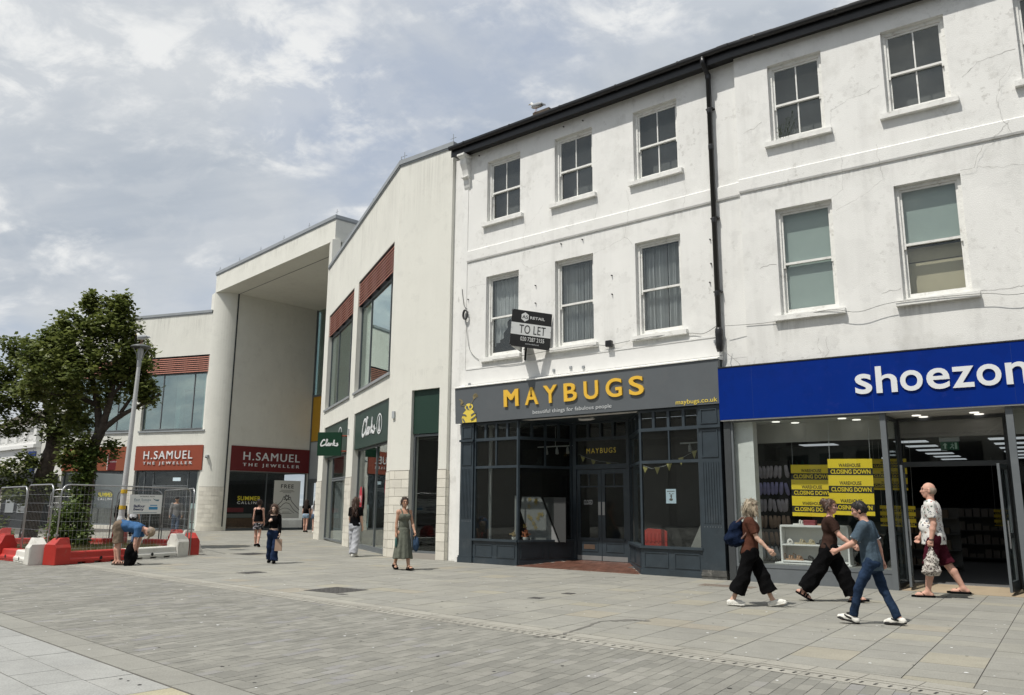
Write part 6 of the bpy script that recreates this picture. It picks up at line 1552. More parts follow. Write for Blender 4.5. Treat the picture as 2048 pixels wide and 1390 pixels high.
# ================================================================ trees
mk('leaf_dummy', (0.06, 0.09, 0.02), 0.6)
def leaf_mat(name, c0, c1):
    m = bpy.data.materials.new(name); m.use_nodes = True; nt = m.node_tree; nt.nodes.clear()
    out = nt.nodes.new('ShaderNodeOutputMaterial'); at = nt.nodes.new('ShaderNodeAttribute'); at.attribute_name = 'tint'
    mx = nt.nodes.new('ShaderNodeMixRGB'); mx.inputs[1].default_value = (*c0, 1); mx.inputs[2].default_value = (*c1, 1); nt.links.new(at.outputs['Fac'], mx.inputs[0])
    p = nt.nodes.new('ShaderNodeBsdfPrincipled'); p.inputs['Roughness'].default_value = 0.5; p.inputs['Specular IOR Level'].default_value = 0.35; nt.links.new(mx.outputs[0], p.inputs['Base Color'])
    t = nt.nodes.new('ShaderNodeBsdfTranslucent'); nt.links.new(mx.outputs[0], t.inputs[0])
    ms = nt.nodes.new('ShaderNodeMixShader'); ms.inputs[0].default_value = 0.38
    nt.links.new(p.outputs[0], ms.inputs[1]); nt.links.new(t.outputs[0], ms.inputs[2]); nt.links.new(ms.outputs[0], out.inputs[0])
    M[name] = m
leaf_mat('lime_leaf', (0.060, 0.088, 0.020), (0.215, 0.245, 0.068))
leaf_mat('lime_leaf_dark', (0.050, 0.076, 0.019), (0.165, 0.195, 0.052))
leaf_mat('sucker_leaf', (0.060, 0.100, 0.022), (0.15, 0.20, 0.05))
def leaves(clumps, count, size, seed, droop=0.3):
    """clumps: (x,y,z,rx,ry,rz,weight); heart-shaped leaves on twig ends through each clump's outer volume"""
    g = np.random.default_rng(seed)
    w = np.array([c[6] for c in clumps], float); w /= w.sum()
    V = []; Fc = []; A = []
    for c, n in zip(clumps, (w * count).astype(int)):
        tw = max(3, n // 16)
        d = g.normal(size=(tw, 3)); d /= np.linalg.norm(d, axis=1)[:, None]
        rad = g.uniform(0.25, 1.0, tw) ** 0.6 * g.uniform(.85, 1.18, tw)
        tp = np.array(c[:3]) + d * rad[:, None] * np.array(c[3:6])
        br = g.random(tw) * .45
        for i in range(n):
            k = i % tw
            p = tp[k] + g.normal(size=3) * 0.11
            s = size * g.uniform(.65, 1.25)
            az = g.uniform(0, 2 * math.pi); tilt = g.normal(droop, .55)
            u = np.array([math.cos(az), math.sin(az), -math.sin(tilt)]); u /= np.linalg.norm(u)
            v = np.cross(u, np.array([g.normal(0, .35), g.normal(0, .35), 1.0])); v /= max(1e-6, np.linalg.norm(v))
            nn = np.cross(u, v)
            b = len(V)
            V += [p, p + u * s * .35 + v * s * .42 + nn * s * .10, p + u * s, p + u * s * .35 - v * s * .42 + nn * s * .10, p + u * s * .45]
            Fc += [(b, b + 1, b + 4), (b + 1, b + 2, b + 4), (b + 2, b + 3, b + 4), (b + 3, b, b + 4)]
            t = min(1, max(0, br[k] + g.uniform(0, .55))); A += [t] * 4
    me = bpy.data.meshes.new('crown')
    V = np.array(V, np.float32)
    me.vertices.add(len(V)); me.vertices.foreach_set('co', V.ravel())
    fl = np.array(Fc, np.int32)
    me.loops.add(fl.size); me.loops.foreach_set('vertex_index', fl.ravel())
    me.polygons.add(len(fl)); me.polygons.foreach_set('loop_start', np.arange(0, fl.size, 3, dtype=np.int32))
    at = me.attributes.new('tint', 'FLOAT', 'FACE'); at.data.foreach_set('value', np.array(A, np.float32))
    me.update(calc_edges=True)
    return me
def limb(mb, pts, r0, r1, seed, n=8):
    r = random.Random(seed); P = [Vector(p) for p in pts]; Q = []
    for i in range(len(P) - 1):
        p0, p1, p2, p3 = P[max(i - 1, 0)], P[i], P[i + 1], P[min(i + 2, len(P) - 1)]
        for k in range(5):
            s = k / 5; q = 0.5 * ((2 * p1) + (p2 - p0) * s + (2 * p0 - 5 * p1 + 4 * p2 - p3) * s * s + (3 * p1 - p0 - 3 * p2 + p3) * s ** 3)
            Q.append(q + Vector((r.uniform(-1, 1), r.uniform(-1, 1), 0)) * r0 * .06)
    Q.append(P[-1]); m = len(Q) - 1
    mb.tube(Q, [(r0 + (r1 - r0) * (i / m) ** .8) * r.uniform(.93, 1.08) for i in range(m + 1)], n)
def tree(loc, label, trunk, limbs, clumps, count, size, seed, mat_='lime_leaf', r=(.24, .16), suck=None):
    t = empty('lime_tree', loc, 0, label, 'tree', 'pollarded lime trees in the fenced bed')
    mb = MB(); limb(mb, trunk, r[0], r[1], seed, 12); tr = mb.build('trunk', M['bark'], t, smooth=True)
    mb = MB()
    for i, l in enumerate(limbs): limb(mb, l[0], l[1], l[2], seed + 7 + i)
    mb.build('limbs', M['bark'], tr, smooth=True)
    link_mesh('crown', leaves(clumps, count, size, seed), M[mat_], t)
    if suck: link_mesh('trunk_shoots', leaves(suck, 1500, size * .9, seed + 3, .6), M['sucker_leaf'], tr)
    return t
# foreground lime: upright knuckles of leaf on a forked trunk (metres from its foot)
T1 = (-14.55, 28.0, 0)
cl1 = []
XS = .72
def C(x, z, rx, rz, w, y=0.0, ry=None): cl1.append((x * (XS if x > 0 else 1), y, z, rx * .9, ry or rx * .9, rz * .95, w))
C(-.55, 8.55, .30, .55, 1.0); C(.42, 8.45, .62, .48, 1.6, .2); C(-.95, 7.75, .75, .5, 1.5, -.2); C(.35, 7.65, .75, .6, 1.8, -.3); C(1.05, 7.55, .45, .75, 1.1, .1)
C(-1.75, 7.35, .6, .42, 1.2, .3); C(-2.05, 6.75, .75, .55, 1.4); C(-.6, 6.85, .95, .65, 1.9, -.5); C(.65, 6.6, .95, .75, 2.0, -.2); C(1.75, 6.85, .55, .48, 1.2, .2); C(2.1, 6.3, .48, .42, .9, -.1)
C(-1.5, 5.9, 1.0, .65, 1.9, -.4); C(-.1, 5.75, 1.05, .65, 1.9, -.6); C(1.35, 5.75, .85, .55, 1.6, .1); C(2.25, 5.45, .55, .40, 1.1, 0); C(-2.4, 5.5, .7, .55, 1.2, .4); C(.35, 5.1, .6, .3, .4, .2); C(-.9, 4.95, .9, .55, 1.3, .1)
C(2.35, 5.1, .4, .22, .35); C(-.55, 4.3, .5, .4, .6, .1); C(-.45, 3.45, .5, .35, .6, -.2); C(-.75, 3.0, .35, .2, .3, -.1); C(.9, 3.45, .35, .22, .25, -.1); C(-.1, 3.5, .4, .35, .45, -.2)
tree(T1, 'larger leafy pollarded lime tree whose trunk rises from shrubby shoots inside the fencing', [(0, 0, 0), (.0, 0, 1.2), (.05, 0, 2.4), (.12, 0, 3.4), (.30, 0, 4.1)],
     [([(.25, 0, 3.9), (.05, .1, 4.8), (-.3, .1, 6.0), (-.5, 0, 7.4), (-.55, 0, 8.5)], .16, .04), ([(.28, 0, 3.95), (.55, -.1, 5.0), (.6, -.1, 6.3), (.45, .1, 7.4), (.42, .2, 8.4)], .15, .04), ([(.30, 0, 4.0), (.9, 0, 4.5), (1.5, 0, 4.85), (2.25, 0, 5.3)], .13, .04), ([(.6, -.1, 5.2), (1.1, 0, 6.1), (1.15, .1, 7.4)], .08, .03), ([(.0, .1, 4.9), (-.9, 0, 5.4), (-1.6, .1, 6.4), (-1.8, .3, 7.2)], .10, .03), ([(.9, 0, 4.6), (1.4, .1, 5.6), (1.75, .2, 6.8)], .07, .03), ([(-.6, 0, 5.2), (-1.6, .2, 5.3), (-2.3, .4, 5.5)], .06, .03), ([(-.3, .1, 5.9), (-.8, -.1, 6.8), (-.95, -.2, 7.6)], .06, .02)],
     cl1, 17000, .165, 11, suck=[(0, -.25, 2.3, .36, .25, .45, 1), (-.05, -.2, 1.75, .3, .2, .3, .8), (.1, -.2, 3.0, .35, .3, .5, 1.2), (-.35, -.1, 2.9, .5, .3, .25, .5), (.5, -.1, 3.15, .5, .2, .2, .3)])
T2 = (-18.6, 32.0, 0)
cl1 = []
C(-1.2, 7.7, .9, .5, 1.6); C(.2, 7.6, .8, .45, 1.2, .3); C(-.4, 6.9, 1.1, .6, 2.0, -.3); C(1.2, 6.9, .75, .5, 1.2); C(-2.0, 6.6, .9, .7, 1.6); C(.6, 6.1, 1.1, .6, 1.8, -.2); C(-1.1, 5.7, 1.2, .6, 1.8); C(1.5, 5.6, .7, .5, 1.0); C(-2.2, 5.2, .8, .6, 1.2); C(-.2, 5.0, .9, .45, 1.1); C(1.2, 4.6, .8, .4, .9, -.2); C(.9, 4.2, .65, .35, .7, -.3); C(-1.2, 4.5, .7, .4, .7)
C(-.5, 3.0, .8, .5, .8, -.2); C(-1.2, 2.5, 1.0, .7, 1.2, -.2); C(-.4, 2.0, .9, .6, 1.0, -.3); C(.9, 2.2, .45, .4, .5, -.2)
tree(T2, 'second pollarded lime tree with leaning trunk at the left edge of the picture', [(-.1, 0, 0), (.05, 0, 1.4), (.28, 0, 2.8), (.5, 0, 3.8), (.45, 0, 4.4)], [([(.45, 0, 4.2), (.0, .1, 5.2), (-.4, 0, 6.8), (-.6, 0, 7.6)], .17, .04), ([(.5, 0, 4.2), (1.0, 0, 5.2), (1.2, 0, 6.8)], .14, .04), ([(.2, 0, 4.7), (-1.0, .1, 5.3), (-2.0, .1, 6.4)], .11, .03), ([(.0, 0, 5.2), (.4, .2, 6.4), (.2, .3, 7.5)], .08, .03)], cl1, 13000, .165, 23, 'lime_leaf_dark', (.34, .26))
def shrub(loc, label, clumps, n, size, seed, m):
    t = empty('shrub', loc, 0, label, 'shrub')
    link_mesh('foliage', leaves(clumps, n, size, seed, .2), M[m], t)
    mb = MB(); r = random.Random(seed)
    for k in range(14): a = r.uniform(0, 6.28); mb.tube([(0, 0, 0), (.25 * math.cos(a), .25 * math.sin(a), .4), (.4 * math.cos(a), .4 * math.sin(a), .9)], [.014, .01, .005], 4)
    mb.build('stems', M['bark'], t)
shrub((-14.5, 27.2, 0), 'bright green bushy shoots at the foot of the larger lime tree', [(-.1, 0, .75, .62, .5, .6, 1.4), (-.35, 0, .5, .5, .4, .45, .8), (.3, -.1, .5, .5, .4, .4, .8), (0, 0, 1.25, .4, .3, .35, .6)], 3400, .125, 41, 'sucker_leaf')
shrub((-18.9, 30.4, 0), 'dark leafy suckers round the foot of the leaning lime tree', [(-.6, 0, .7, .8, .5, .6, 1.2), (.2, -.2, .35, .6, .4, .3, .6), (-1.3, .2, 1.0, .7, .5, .6, 1)], 2200, .12, 43, 'lime_leaf_dark')

# planting bed behind the barriers
mb = MB(); g = random.Random(6)
bed_poly = [(-11.3, 21.6), (-10.0, 24.9), (-12.9, 29.6), (-16.2, 29.4), (-17.5, 26.2), (-13.4, 22.9)]
mb.prism(bed_poly, -.02, .10); bd = mb.build('planting_bed', M['soil'], None, kind='structure')
mk('bed_edging', (0.33, 0.32, 0.29), .85, noise=.1, nscale=4)
mb = MB()
for a, b in zip(bed_poly, bed_poly[1:] + bed_poly[:1]):
    L = math.hypot(b[0] - a[0], b[1] - a[1]); ux = ((b[0] - a[0]) / L, (b[1] - a[1]) / L); mb.obox(a, ux, (-ux[1], ux[0]), .01, L - .01, -.16, -.005, -.01, .12)
mb.build('bed_kerb', M['bed_edging'], bd)
gg = np.random.default_rng(5); V = []; Fc = []
from mathutils.geometry import intersect_point_tri_2d
cxb, cyb = sum(p[0] for p in bed_poly) / 6, sum(p[1] for p in bed_poly) / 6
for i in range(9000):
    k = int(gg.integers(6)); a = np.array(bed_poly[k]); b = np.array(bed_poly[(k + 1) % 6]); c = np.array((cxb, cyb)); u, v = gg.random(2)
    if u + v > 1: u, v = 1 - u, 1 - v
    p = a + (b - a) * u + (c - a) * v; h = gg.uniform(.05, .22) * (1.6 if gg.random() < .08 else 1); an = gg.uniform(0, 6.28); dx, dy = math.cos(an), math.sin(an); l = gg.uniform(0, .08)
    q = len(V); V += [(p[0] - dy * .006, p[1] + dx * .006, .09), (p[0] + dy * .006, p[1] - dx * .006, .09), (p[0] + dx * l, p[1] + dy * l, .09 + h)]; Fc.append((q, q + 1, q + 2))
mb = MB(); mb.add(V, Fc); mb.a = list(gg.random(len(Fc)))
leaf_mat('dry_grass', (0.055, 0.085, 0.02), (0.24, 0.19, 0.09)); mb.build('grass', M['dry_grass'], None, attr=True, kind='stuff')

# ================================================================ barriers and mesh fencing
def frame_of(a, b):
    L = math.hypot(b[0] - a[0], b[1] - a[1]); return math.atan2(b[1] - a[1], b[0] - a[0]), L
def barrier(a, b, m, label, raised='start'):
    az, L = frame_of(a, b)
    t = empty('traffic_barrier', (a[0], a[1], 0), az, label, 'barrier', 'red and white plastic barriers round the tree bed')
    low = [(-.20, .05), (.20, .05), (.20, .12), (.155, .16), (.14, .285), (.11, .31), (-.11, .31), (-.14, .285), (-.155, .16), (-.20, .12)]
    hi = [(-.22, .0), (.22, .0), (.22, .42), (.17, .50), (.11, .66), (-.11, .66), (-.17, .50), (-.22, .42)]
    f = (lambda x: x) if raised == 'start' else (lambda x: L - x)
    mb = MB(); x0, x1 = sorted((f(.43), f(L)));
    mb.prism_x(low, x0, x1)
    for k in range(4):
        c = f(.55 + (L - .7) * k / 3); mb.box(c - .14, c + .14, -.19, .19, 0, .055)
    body = mb.build('body', m, t, bevel=.012)
    mb = MB(); x0, x1 = sorted((f(0), f(.43))); s = .10
    n = len(hi); xa, xb = (f(0), f(.43))
    outer = hi; vs = [(x0, y, z) for y, z in hi] + [(x1, y, z) for y, z in hi]
    if raised == 'start': vs = [(x0 + (.16 if z > .6 else .0), y, z) for y, z in hi] + [(x1, y, z) for y, z in hi]
    else: vs = [(x0, y, z) for y, z in hi] + [(x1 - (.16 if z > .6 else .0), y, z) for y, z in hi]
    mb.add(vs, [tuple(range(n - 1, -1, -1)), tuple(range(n, 2 * n))] + [(i, (i + 1) % n, n + (i + 1) % n, n + i) for i in range(n)])
    mb.build('raised_end', m, t, bevel=.012)
    q = MB(); c = f(.27); q.lathe([(.035, .655), (.035, .663)], 10, (c - .06, 0)); q.lathe([(.05, .655), (.05, .6635)], 10, (c + .08, .02)); q.build('filler_hole', M['rubber'], t)
    q = MB()
    for s_ in (-1, 1):
        c = f(L * .62); vs = [(c + .05 * math.cos(k * .785), s_ * .205, .12 + .05 * math.sin(k * .785)) for k in range(8)]; q = MB(); q.add(vs, [tuple(range(8))]); q.build('drain_plug', M['rubber'], t)
    return t
A_ = (-11.55, 20.80); B_ = (-9.80, 24.95)
def lerp2(a, b, t): return (a[0] + (b[0] - a[0]) * t, a[1] + (b[1] - a[1]) * t)
BR, BW = M['barrier_red'], M['barrier_white']
barrier(A_, lerp2(A_, B_, .49), BR, 'red barrier with raised end at the near corner, left of the bending man', 'start')
barrier(lerp2(A_, B_, .50), lerp2(A_, B_, .985), BW, 'white barrier with raised far end behind the black rucksack', 'end')
barrier((-9.72, 25.28), (-10.9, 27.1), BR, 'red barrier end turning the corner right of the white barrier', 'start')
barrier((-11.85, 20.85), (-13.0, 22.10), BW, 'white barrier with tall end just left of the near red corner barrier', 'start')
barrier((-14.1, 22.98), (-13.03, 22.14), BR, 'red barrier second from the left edge, its tall end away', 'start')
barrier((-14.4, 23.4), (-15.8, 24.9), BR, 'red barrier cut by the left edge of the picture', 'start')
barrier((-15.6, 29.2), (-13.75, 29.55), BR, 'red barrier on the far side of the bed behind the shrub', 'end')
barrier((-11.3, 28.4), (-12.9, 29.3), BR, 'red barrier on the far side behind the bending man', 'start')
barrier((-11.05, 28.2), (-10.1, 26.6), BW, 'white barrier on the far side, right of the bending man', 'start')
barrier((-17.8, 28.6), (-16.2, 29.6), BR, 'far red barrier left of the tree shrub', 'start')
def fence(a, b, h, label, z0=.0):
    az, L = frame_of(a, b)
    t = empty('fence_panel', (a[0], a[1], z0), az, label, 'fence', 'steel mesh fence panels round the tree bed')
    r = .021; rc = .22; pts = [(r, 0, 0), (r, 0, h - rc)] + [(r + rc - rc * math.cos(k * math.pi / 10), 0, h - rc + rc * math.sin(k * math.pi / 10)) for k in range(1, 6)]
    pts += [(L - r - rc + rc * math.sin(k * math.pi / 10), 0, h - rc + rc * math.cos(k * math.pi / 10)) for k in range(0, 6)] + [(L - r, 0, 0)]
    mb = MB(); mb.tube(pts, r, 6); mb.tube([(r, 0, .15), (L - r, 0, .15)], r * .8, 5); mb.build('frame', M['steel_galv'], t, smooth=True)
    mb = MB(); n = int(L / .115)
    for k in range(1, n): x = L * k / n; mb.tube([(x, .005, .15), (x, .005, h - .02)], .0022, 3, False)
    for k in range(1, 8): z = .15 + (h - .17) * k / 8; mb.tube([(r, -.003, z), (L - r, -.003, z)], .0028, 3, False)
    mb.build('wire_mesh', M['steel_galv'], t, kind='stuff')
    mb = MB()
    for z in (.7, 1.4): mb.box(-.045, .05, -.03, .03, z, z + .05)
    mb.build('clamps', M['alu'], t)
fence((-11.50, 20.92), (-9.78, 25.05), 2.0, 'front mesh fence panel that carries the white site board')
fence((-11.72, 20.98), (-13.25, 22.45), 2.0, 'mesh fence panel running left from the near corner')
fence((-13.35, 22.60), (-15.6, 25.0), 1.97, 'mesh fence panel at the left edge of the picture')
fence((-16.7, 29.7), (-14.55, 30.0), 2.0, 'far mesh fence panel behind the larger tree trunk')
fence((-14.45, 30.05), (-12.75, 30.0), 2.0, 'far mesh fence panel seen behind the site board')
fence((-12.65, 29.9), (-9.74, 25.2), 2.0, 'mesh fence panel running back on the right side of the bed')
# site board tied to the front panel
az, _ = frame_of((-11.50, 20.92), (-9.78, 25.05))
sb = empty('site_board', (-11.50 + 2.72 * math.cos(az) + .03 * math.sin(az), 20.92 + 2.72 * math.sin(az) - .03 * math.cos(az), 0), az, 'white contractor board tied to the front mesh fence panel', 'sign')
bw_ = 1.16
bx(-bw_ * .5, bw_ * .5, -.012, 0, 1.24, 1.78).build('panel', M['print_white'], sb)
fit_text('WORKING WITH', -.24, .30, 1.71, 1.745, -.012, .002, M['print_black'], sb)
ink = mk('ink_teal', (.07, .16, .22), .6)
fit_text('East Sussex', -.42, .18, 1.61, 1.67, -.012, .002, ink, sb)
fit_text('County Council', -.42, .10, 1.565, 1.59, -.012, .002, ink, sb)
mb = MB(); mb.add([(.24, -.0135, 1.68), (.34, -.0135, 1.645), (.48, -.0135, 1.65), (.45, -.0135, 1.60), (.36, -.0135, 1.61), (.28, -.0135, 1.64)], [tuple(range(6))]); mb.build('emblem', ink, sb)
nv = mk('ink_navy', (.012, .02, .09), .6)
fit_text('Balfour', -.42, -.02, 1.42, 1.50, -.012, .002, nv, sb, offset=.03); fit_text('Beatty', -.42, -.06, 1.32, 1.41, -.012, .002, nv, sb, offset=.03)
bx(.12, .44, -.0135, -.012, 1.36, 1.44).build('blue_block', mk('ink_blue', (.04, .25, .48), .6), sb); bx(.16, .42, -.0135, -.012, 1.47, 1.495).build('blue_line', M['ink_blue'], sb); bx(-.42, .42, -.0135, -.012, 1.265, 1.28).build('small_print', ink, sb)

# ================================================================ lamp post
lp = empty('street_lamp', (-12.42, 26.2, 0), 0, 'pale grey street lamp with flat round hood and yellow bands behind the fence', 'street lamp')
lp.rotation_euler = (0, .018, 0); lp.scale = (.95, .95, .945)
mb = MB(); mb.lathe([(.13, 0), (.13, 1.1), (.10, 1.2), (.095, 1.6), (.062, 6.35)], 14); mb.build('pole', mk('lamp_pole', (.50, .51, .51), .5, noise=.06, nscale=3), lp, smooth=False)
for z in (1.42, 1.95): q = MB(); q.lathe([(.105, z), (.102, z + .13)], 14); q.build('yellow_band', mk('band_yellow%g' % z, (.62, .40, .02), .6), lp)
mb = MB(); mb.lathe([(.07, 6.3), (.075, 6.5), (.05, 6.55)], 12)
for k in range(4): a = k * math.pi / 2 + .4; mb.tube([(.05 * math.cos(a), .05 * math.sin(a), 6.45), (.12 * math.cos(a), .12 * math.sin(a), 6.75), (.24 * math.cos(a), .24 * math.sin(a), 6.98)], .014, 5)
mb.build('bracket', M['coping_metal'], lp); mb = MB(); mb.lathe([(.06, 6.55), (.10, 6.8), (.09, 6.95)], 12); mb.build('lantern', mk('lantern_glass', (.45, .47, .48), .25), lp)
mb = MB(); mb.lathe([(.33, 6.98), (.34, 7.0), (.30, 7.04), (.16, 7.09), (.03, 7.11)], 20); mb.build('hood', mk('lamp_hood', (.10, .11, .11), .5), lp, smooth=True)
def gull(loc, rz, label, s=1.0):
    g = empty('seagull', loc, rz, label, 'gull', 'herring gulls')
    mb = MB(); mb.ell((0, 0, .22 * s), (.19 * s, .085 * s, .085 * s), 12, 8); mb.ell((.17 * s, 0, .335 * s), (.055 * s, .045 * s, .05 * s), 10, 6); mb.tube([(.10 * s, 0, .25 * s), (.15 * s, 0, .30 * s), (.17 * s, 0, .33 * s)], [.065 * s, .05 * s, .042 * s], 8)
    mb.build('body', mk('gull_white' + str(rz), (.72, .72, .70), .8), g, smooth=True)
    for sd in (-1, 1): q = MB(); q.ell((-.05 * s, sd * .065 * s, .235 * s), (.20 * s, .028 * s, .062 * s), 10, 6); q.add([(-.2 * s, sd * .06 * s, .25 * s), (-.36 * s, sd * .01 * s, .19 * s), (-.2 * s, sd * .05 * s, .20 * s)], [(0, 1, 2)]); q.build('wing', mk('gull_grey' + str(rz + sd), (.36, .38, .40), .8), g, smooth=True)
    q = MB(); q.tube([(.215 * s, 0, .335 * s), (.265 * s, 0, .325 * s), (.28 * s, 0, .312 * s)], [.016 * s, .012 * s, .004 * s], 5); q.build('beak', mk('gull_beak' + str(rz), (.6, .4, .05), .6), g)
    q = MB(); q.add([(-.15 * s, -.05 * s, .22 * s), (-.33 * s, -.03 * s, .17 * s), (-.33 * s, .03 * s, .17 * s), (-.15 * s, .05 * s, .22 * s)], [(0, 1, 2, 3)]); q.build('tail', mk('gull_tail' + str(rz), (.05, .05, .05), .8), g)
    q = MB()
    for sd in (-1, 1): q.tube([(0, sd * .035 * s, .16 * s), (.01 * s, sd * .035 * s, 0)], .008 * s, 4); q.box(0, .05 * s, sd * .035 * s - .02 * s, sd * .035 * s + .02 * s, 0, .008)
    q.build('legs', mk('gull_leg' + str(rz), (.5, .25, .2), .7), g)
gull((-12.29, 26.2, 6.725), R_(165), 'white and grey gull standing on the hood of the street lamp', 1.0)
gull(_TL @ Vector((3.0, -.36, 12.52)), R_(150), 'white gull perched on the gutter of the left white house', .9)
st = empty('roof_stub', _TL @ Vector((3.12, .0, 12.42)), AL, 'low mortar stub on the eaves beneath the perched gull', 'roof detail'); bx(-.22, .35, -.4, -.1, -.02, .10).build('mortar', M['roof_tile'], st)

# ================================================================ far left background
FP = F((-33.6, 57.0), R_(-41))
ph = root_at('balustraded_building', FP, 'white painted building with pierced parapet seen left of the leaning tree', 'building')
mb = MB(); mb.box(-26, 0.5, 0, 8, 0, 5.3); mb.build('wall', M['white_paint'], ph)
mb = MB(); mb.box(-26, .6, -.25, .3, 5.3, 5.55); mb.box(-26, .6, -.1, .2, 5.55, 5.75); mb.box(-26, .6, -.18, .25, 6.75, 6.95)
for k in range(14): mb.box(.5 - k * 1.9 - .5, .5 - k * 1.9, -.12, .2, 5.75, 6.75)
pp = mb.build('parapet', M['white_paint'], ph)
for k in range(10):
    for j in range(7): x = -.15 - k * 1.9 - .2 * j; q = MB(); q.lathe([(.05, 5.75), (.085, 5.95), (.05, 6.25), (.085, 6.55), (.05, 6.75)], 6, (x - .1, .05)); q.build('baluster', M['white_paint'], pp)
for k in range(6): q = bx(-1.0 - k * 3.6 - 2.4, -1.0 - k * 3.6, -.02, .05, 1.0, 4.3); q.build('window', mk('cream_blind', (.45, .43, .34), .8) if k == 0 else M['cream_blind'], ph)
FQ = F((-40, 72), R_(-41)); rb = root_at('roofed_building', FQ, 'old building with mossy brown tiled roof rising behind the white parapet', 'building')
mb = MB(); mb.box(-30, 3, 0, 12, 0, 7.5); mb.build('wall', M['room_mid'], rb); mb = MB(); mb.prism_x([(-.5, 7.5), (6, 11.8), (12.5, 7.5)], -30.5, 3.5); mb.build('roof', M['hill_scrub'], rb)
fl = root_at('flood_lamp', F((-33.5, 58.6), 0), 'white hooked lamp on a pole above the parapet', 'lamp'); mb = MB(); mb.tube([(0, 0, 6.9), (0, 0, 8.6), (-.2, 0, 9.0), (-.6, 0, 9.0), (-.75, 0, 8.7)], [.05, .05, .10, .14, .16], 8); mb.build('pole', M['white_paint'], fl)
kq = root_at('kiosk', FL_, 'black canopied cash machine kiosk at the left end of the cream wing', 'kiosk')
bx(-14.2, -10.95, -1.5, -.06, 2.25, 3.28).build('canopy', mk('kiosk_black', (.022, .023, .025), .5), kq); mb = MB(); ring(mb, -12.05, 2.72, .17, .17, .04, -1.5, .01); mb.build('emblem', M['print_grey'], kq)
bx(-14.1, -11.0, -1.2, -.06, 0, 2.25).build('cabinet', M['frame_dark'], kq)
for x in (-13.3, -12.3, -11.5):
    bx(x - .35, x + .35, -1.24, -1.2, .9, 2.0).build('machine', M['panel_grey'], kq)
for x in (-12.3, -11.5): bx(x - .25, x + .25, -1.26, -1.24, 1.45, 1.75).build('screen', M['print_black'], kq); bx(x - .28, x + .28, -1.26, -1.24, 1.0, 1.25).build('keypad', M['alu'], kq)
bx(-12.75, -11.2, -1.25, -1.2, 2.05, 2.2).build('blue_strip', M['deep_blue'], kq)
bx(-12.5, -11.85, -.02, .0, 3.3, 3.9).build('dark_window', M['room_dark'], kq)
tt = root_at('totem_sign', F(FL_ @ Vector((-14.6, -2.0, 0)), R_(-20)), 'blue totem with white lettered side beside the cash machine kiosk', 'sign')
bx(-.25, .25, -.1, .1, 0, 2.6).build('blue_post', M['deep_blue'], tt); bx(.26, .75, -.08, .08, .6, 2.3).build('panel', M['print_white'], tt)
for k in range(4): bx(.32, .70, -.085, -.08, .75 + k * .4, .98 + k * .4).build('dark_plate', M['print_black'], tt)
bn = root_at('banner', F(FL_ @ Vector((-13.0, -.3, 0)), R_(-20)), 'dark blue banner fixed at the left end of the cream wing', 'banner'); bx(-.35, .25, -.05, .05, 3.3, 4.7).build('cloth', M['deep_blue'], bn)
# the other side of the street, behind the camera (seen only as reflections in the shop glass)
ot = empty('opposite_terrace', (0, 0, 0), 0, None, None, None, 'structure')
mb = MB()
for k in range(9):
    x = -70 + k * 17
    mb.box(x, x + 16.8, -26, -14 - (k % 3), 0, 11 + 1.2 * (k % 4))
for k in range(3): mb.box(-60, -42.5 - (k % 2), -12 + k * 11.5, -.8 + k * 11.5, 0, 11 + 1.3 * (k % 3))
mb.build('facades', mk('opposite_render', (.34, .32, .28), .9, noise=.2, nscale=.3), ot, kind='structure')
mb = MB()
for k in range(9):
    x = -70 + k * 17
    for j in range(4):
        for z in (.6, 4.2, 6.6): mb.box(x + 1.5 + j * 3.8, x + 3.9 + j * 3.8, -14 - (k % 3), -13.9 - (k % 3), z, z + (2.4 if z < 1 else 1.5))
mb.build('openings', M['room_dark'], ot, kind='structure')
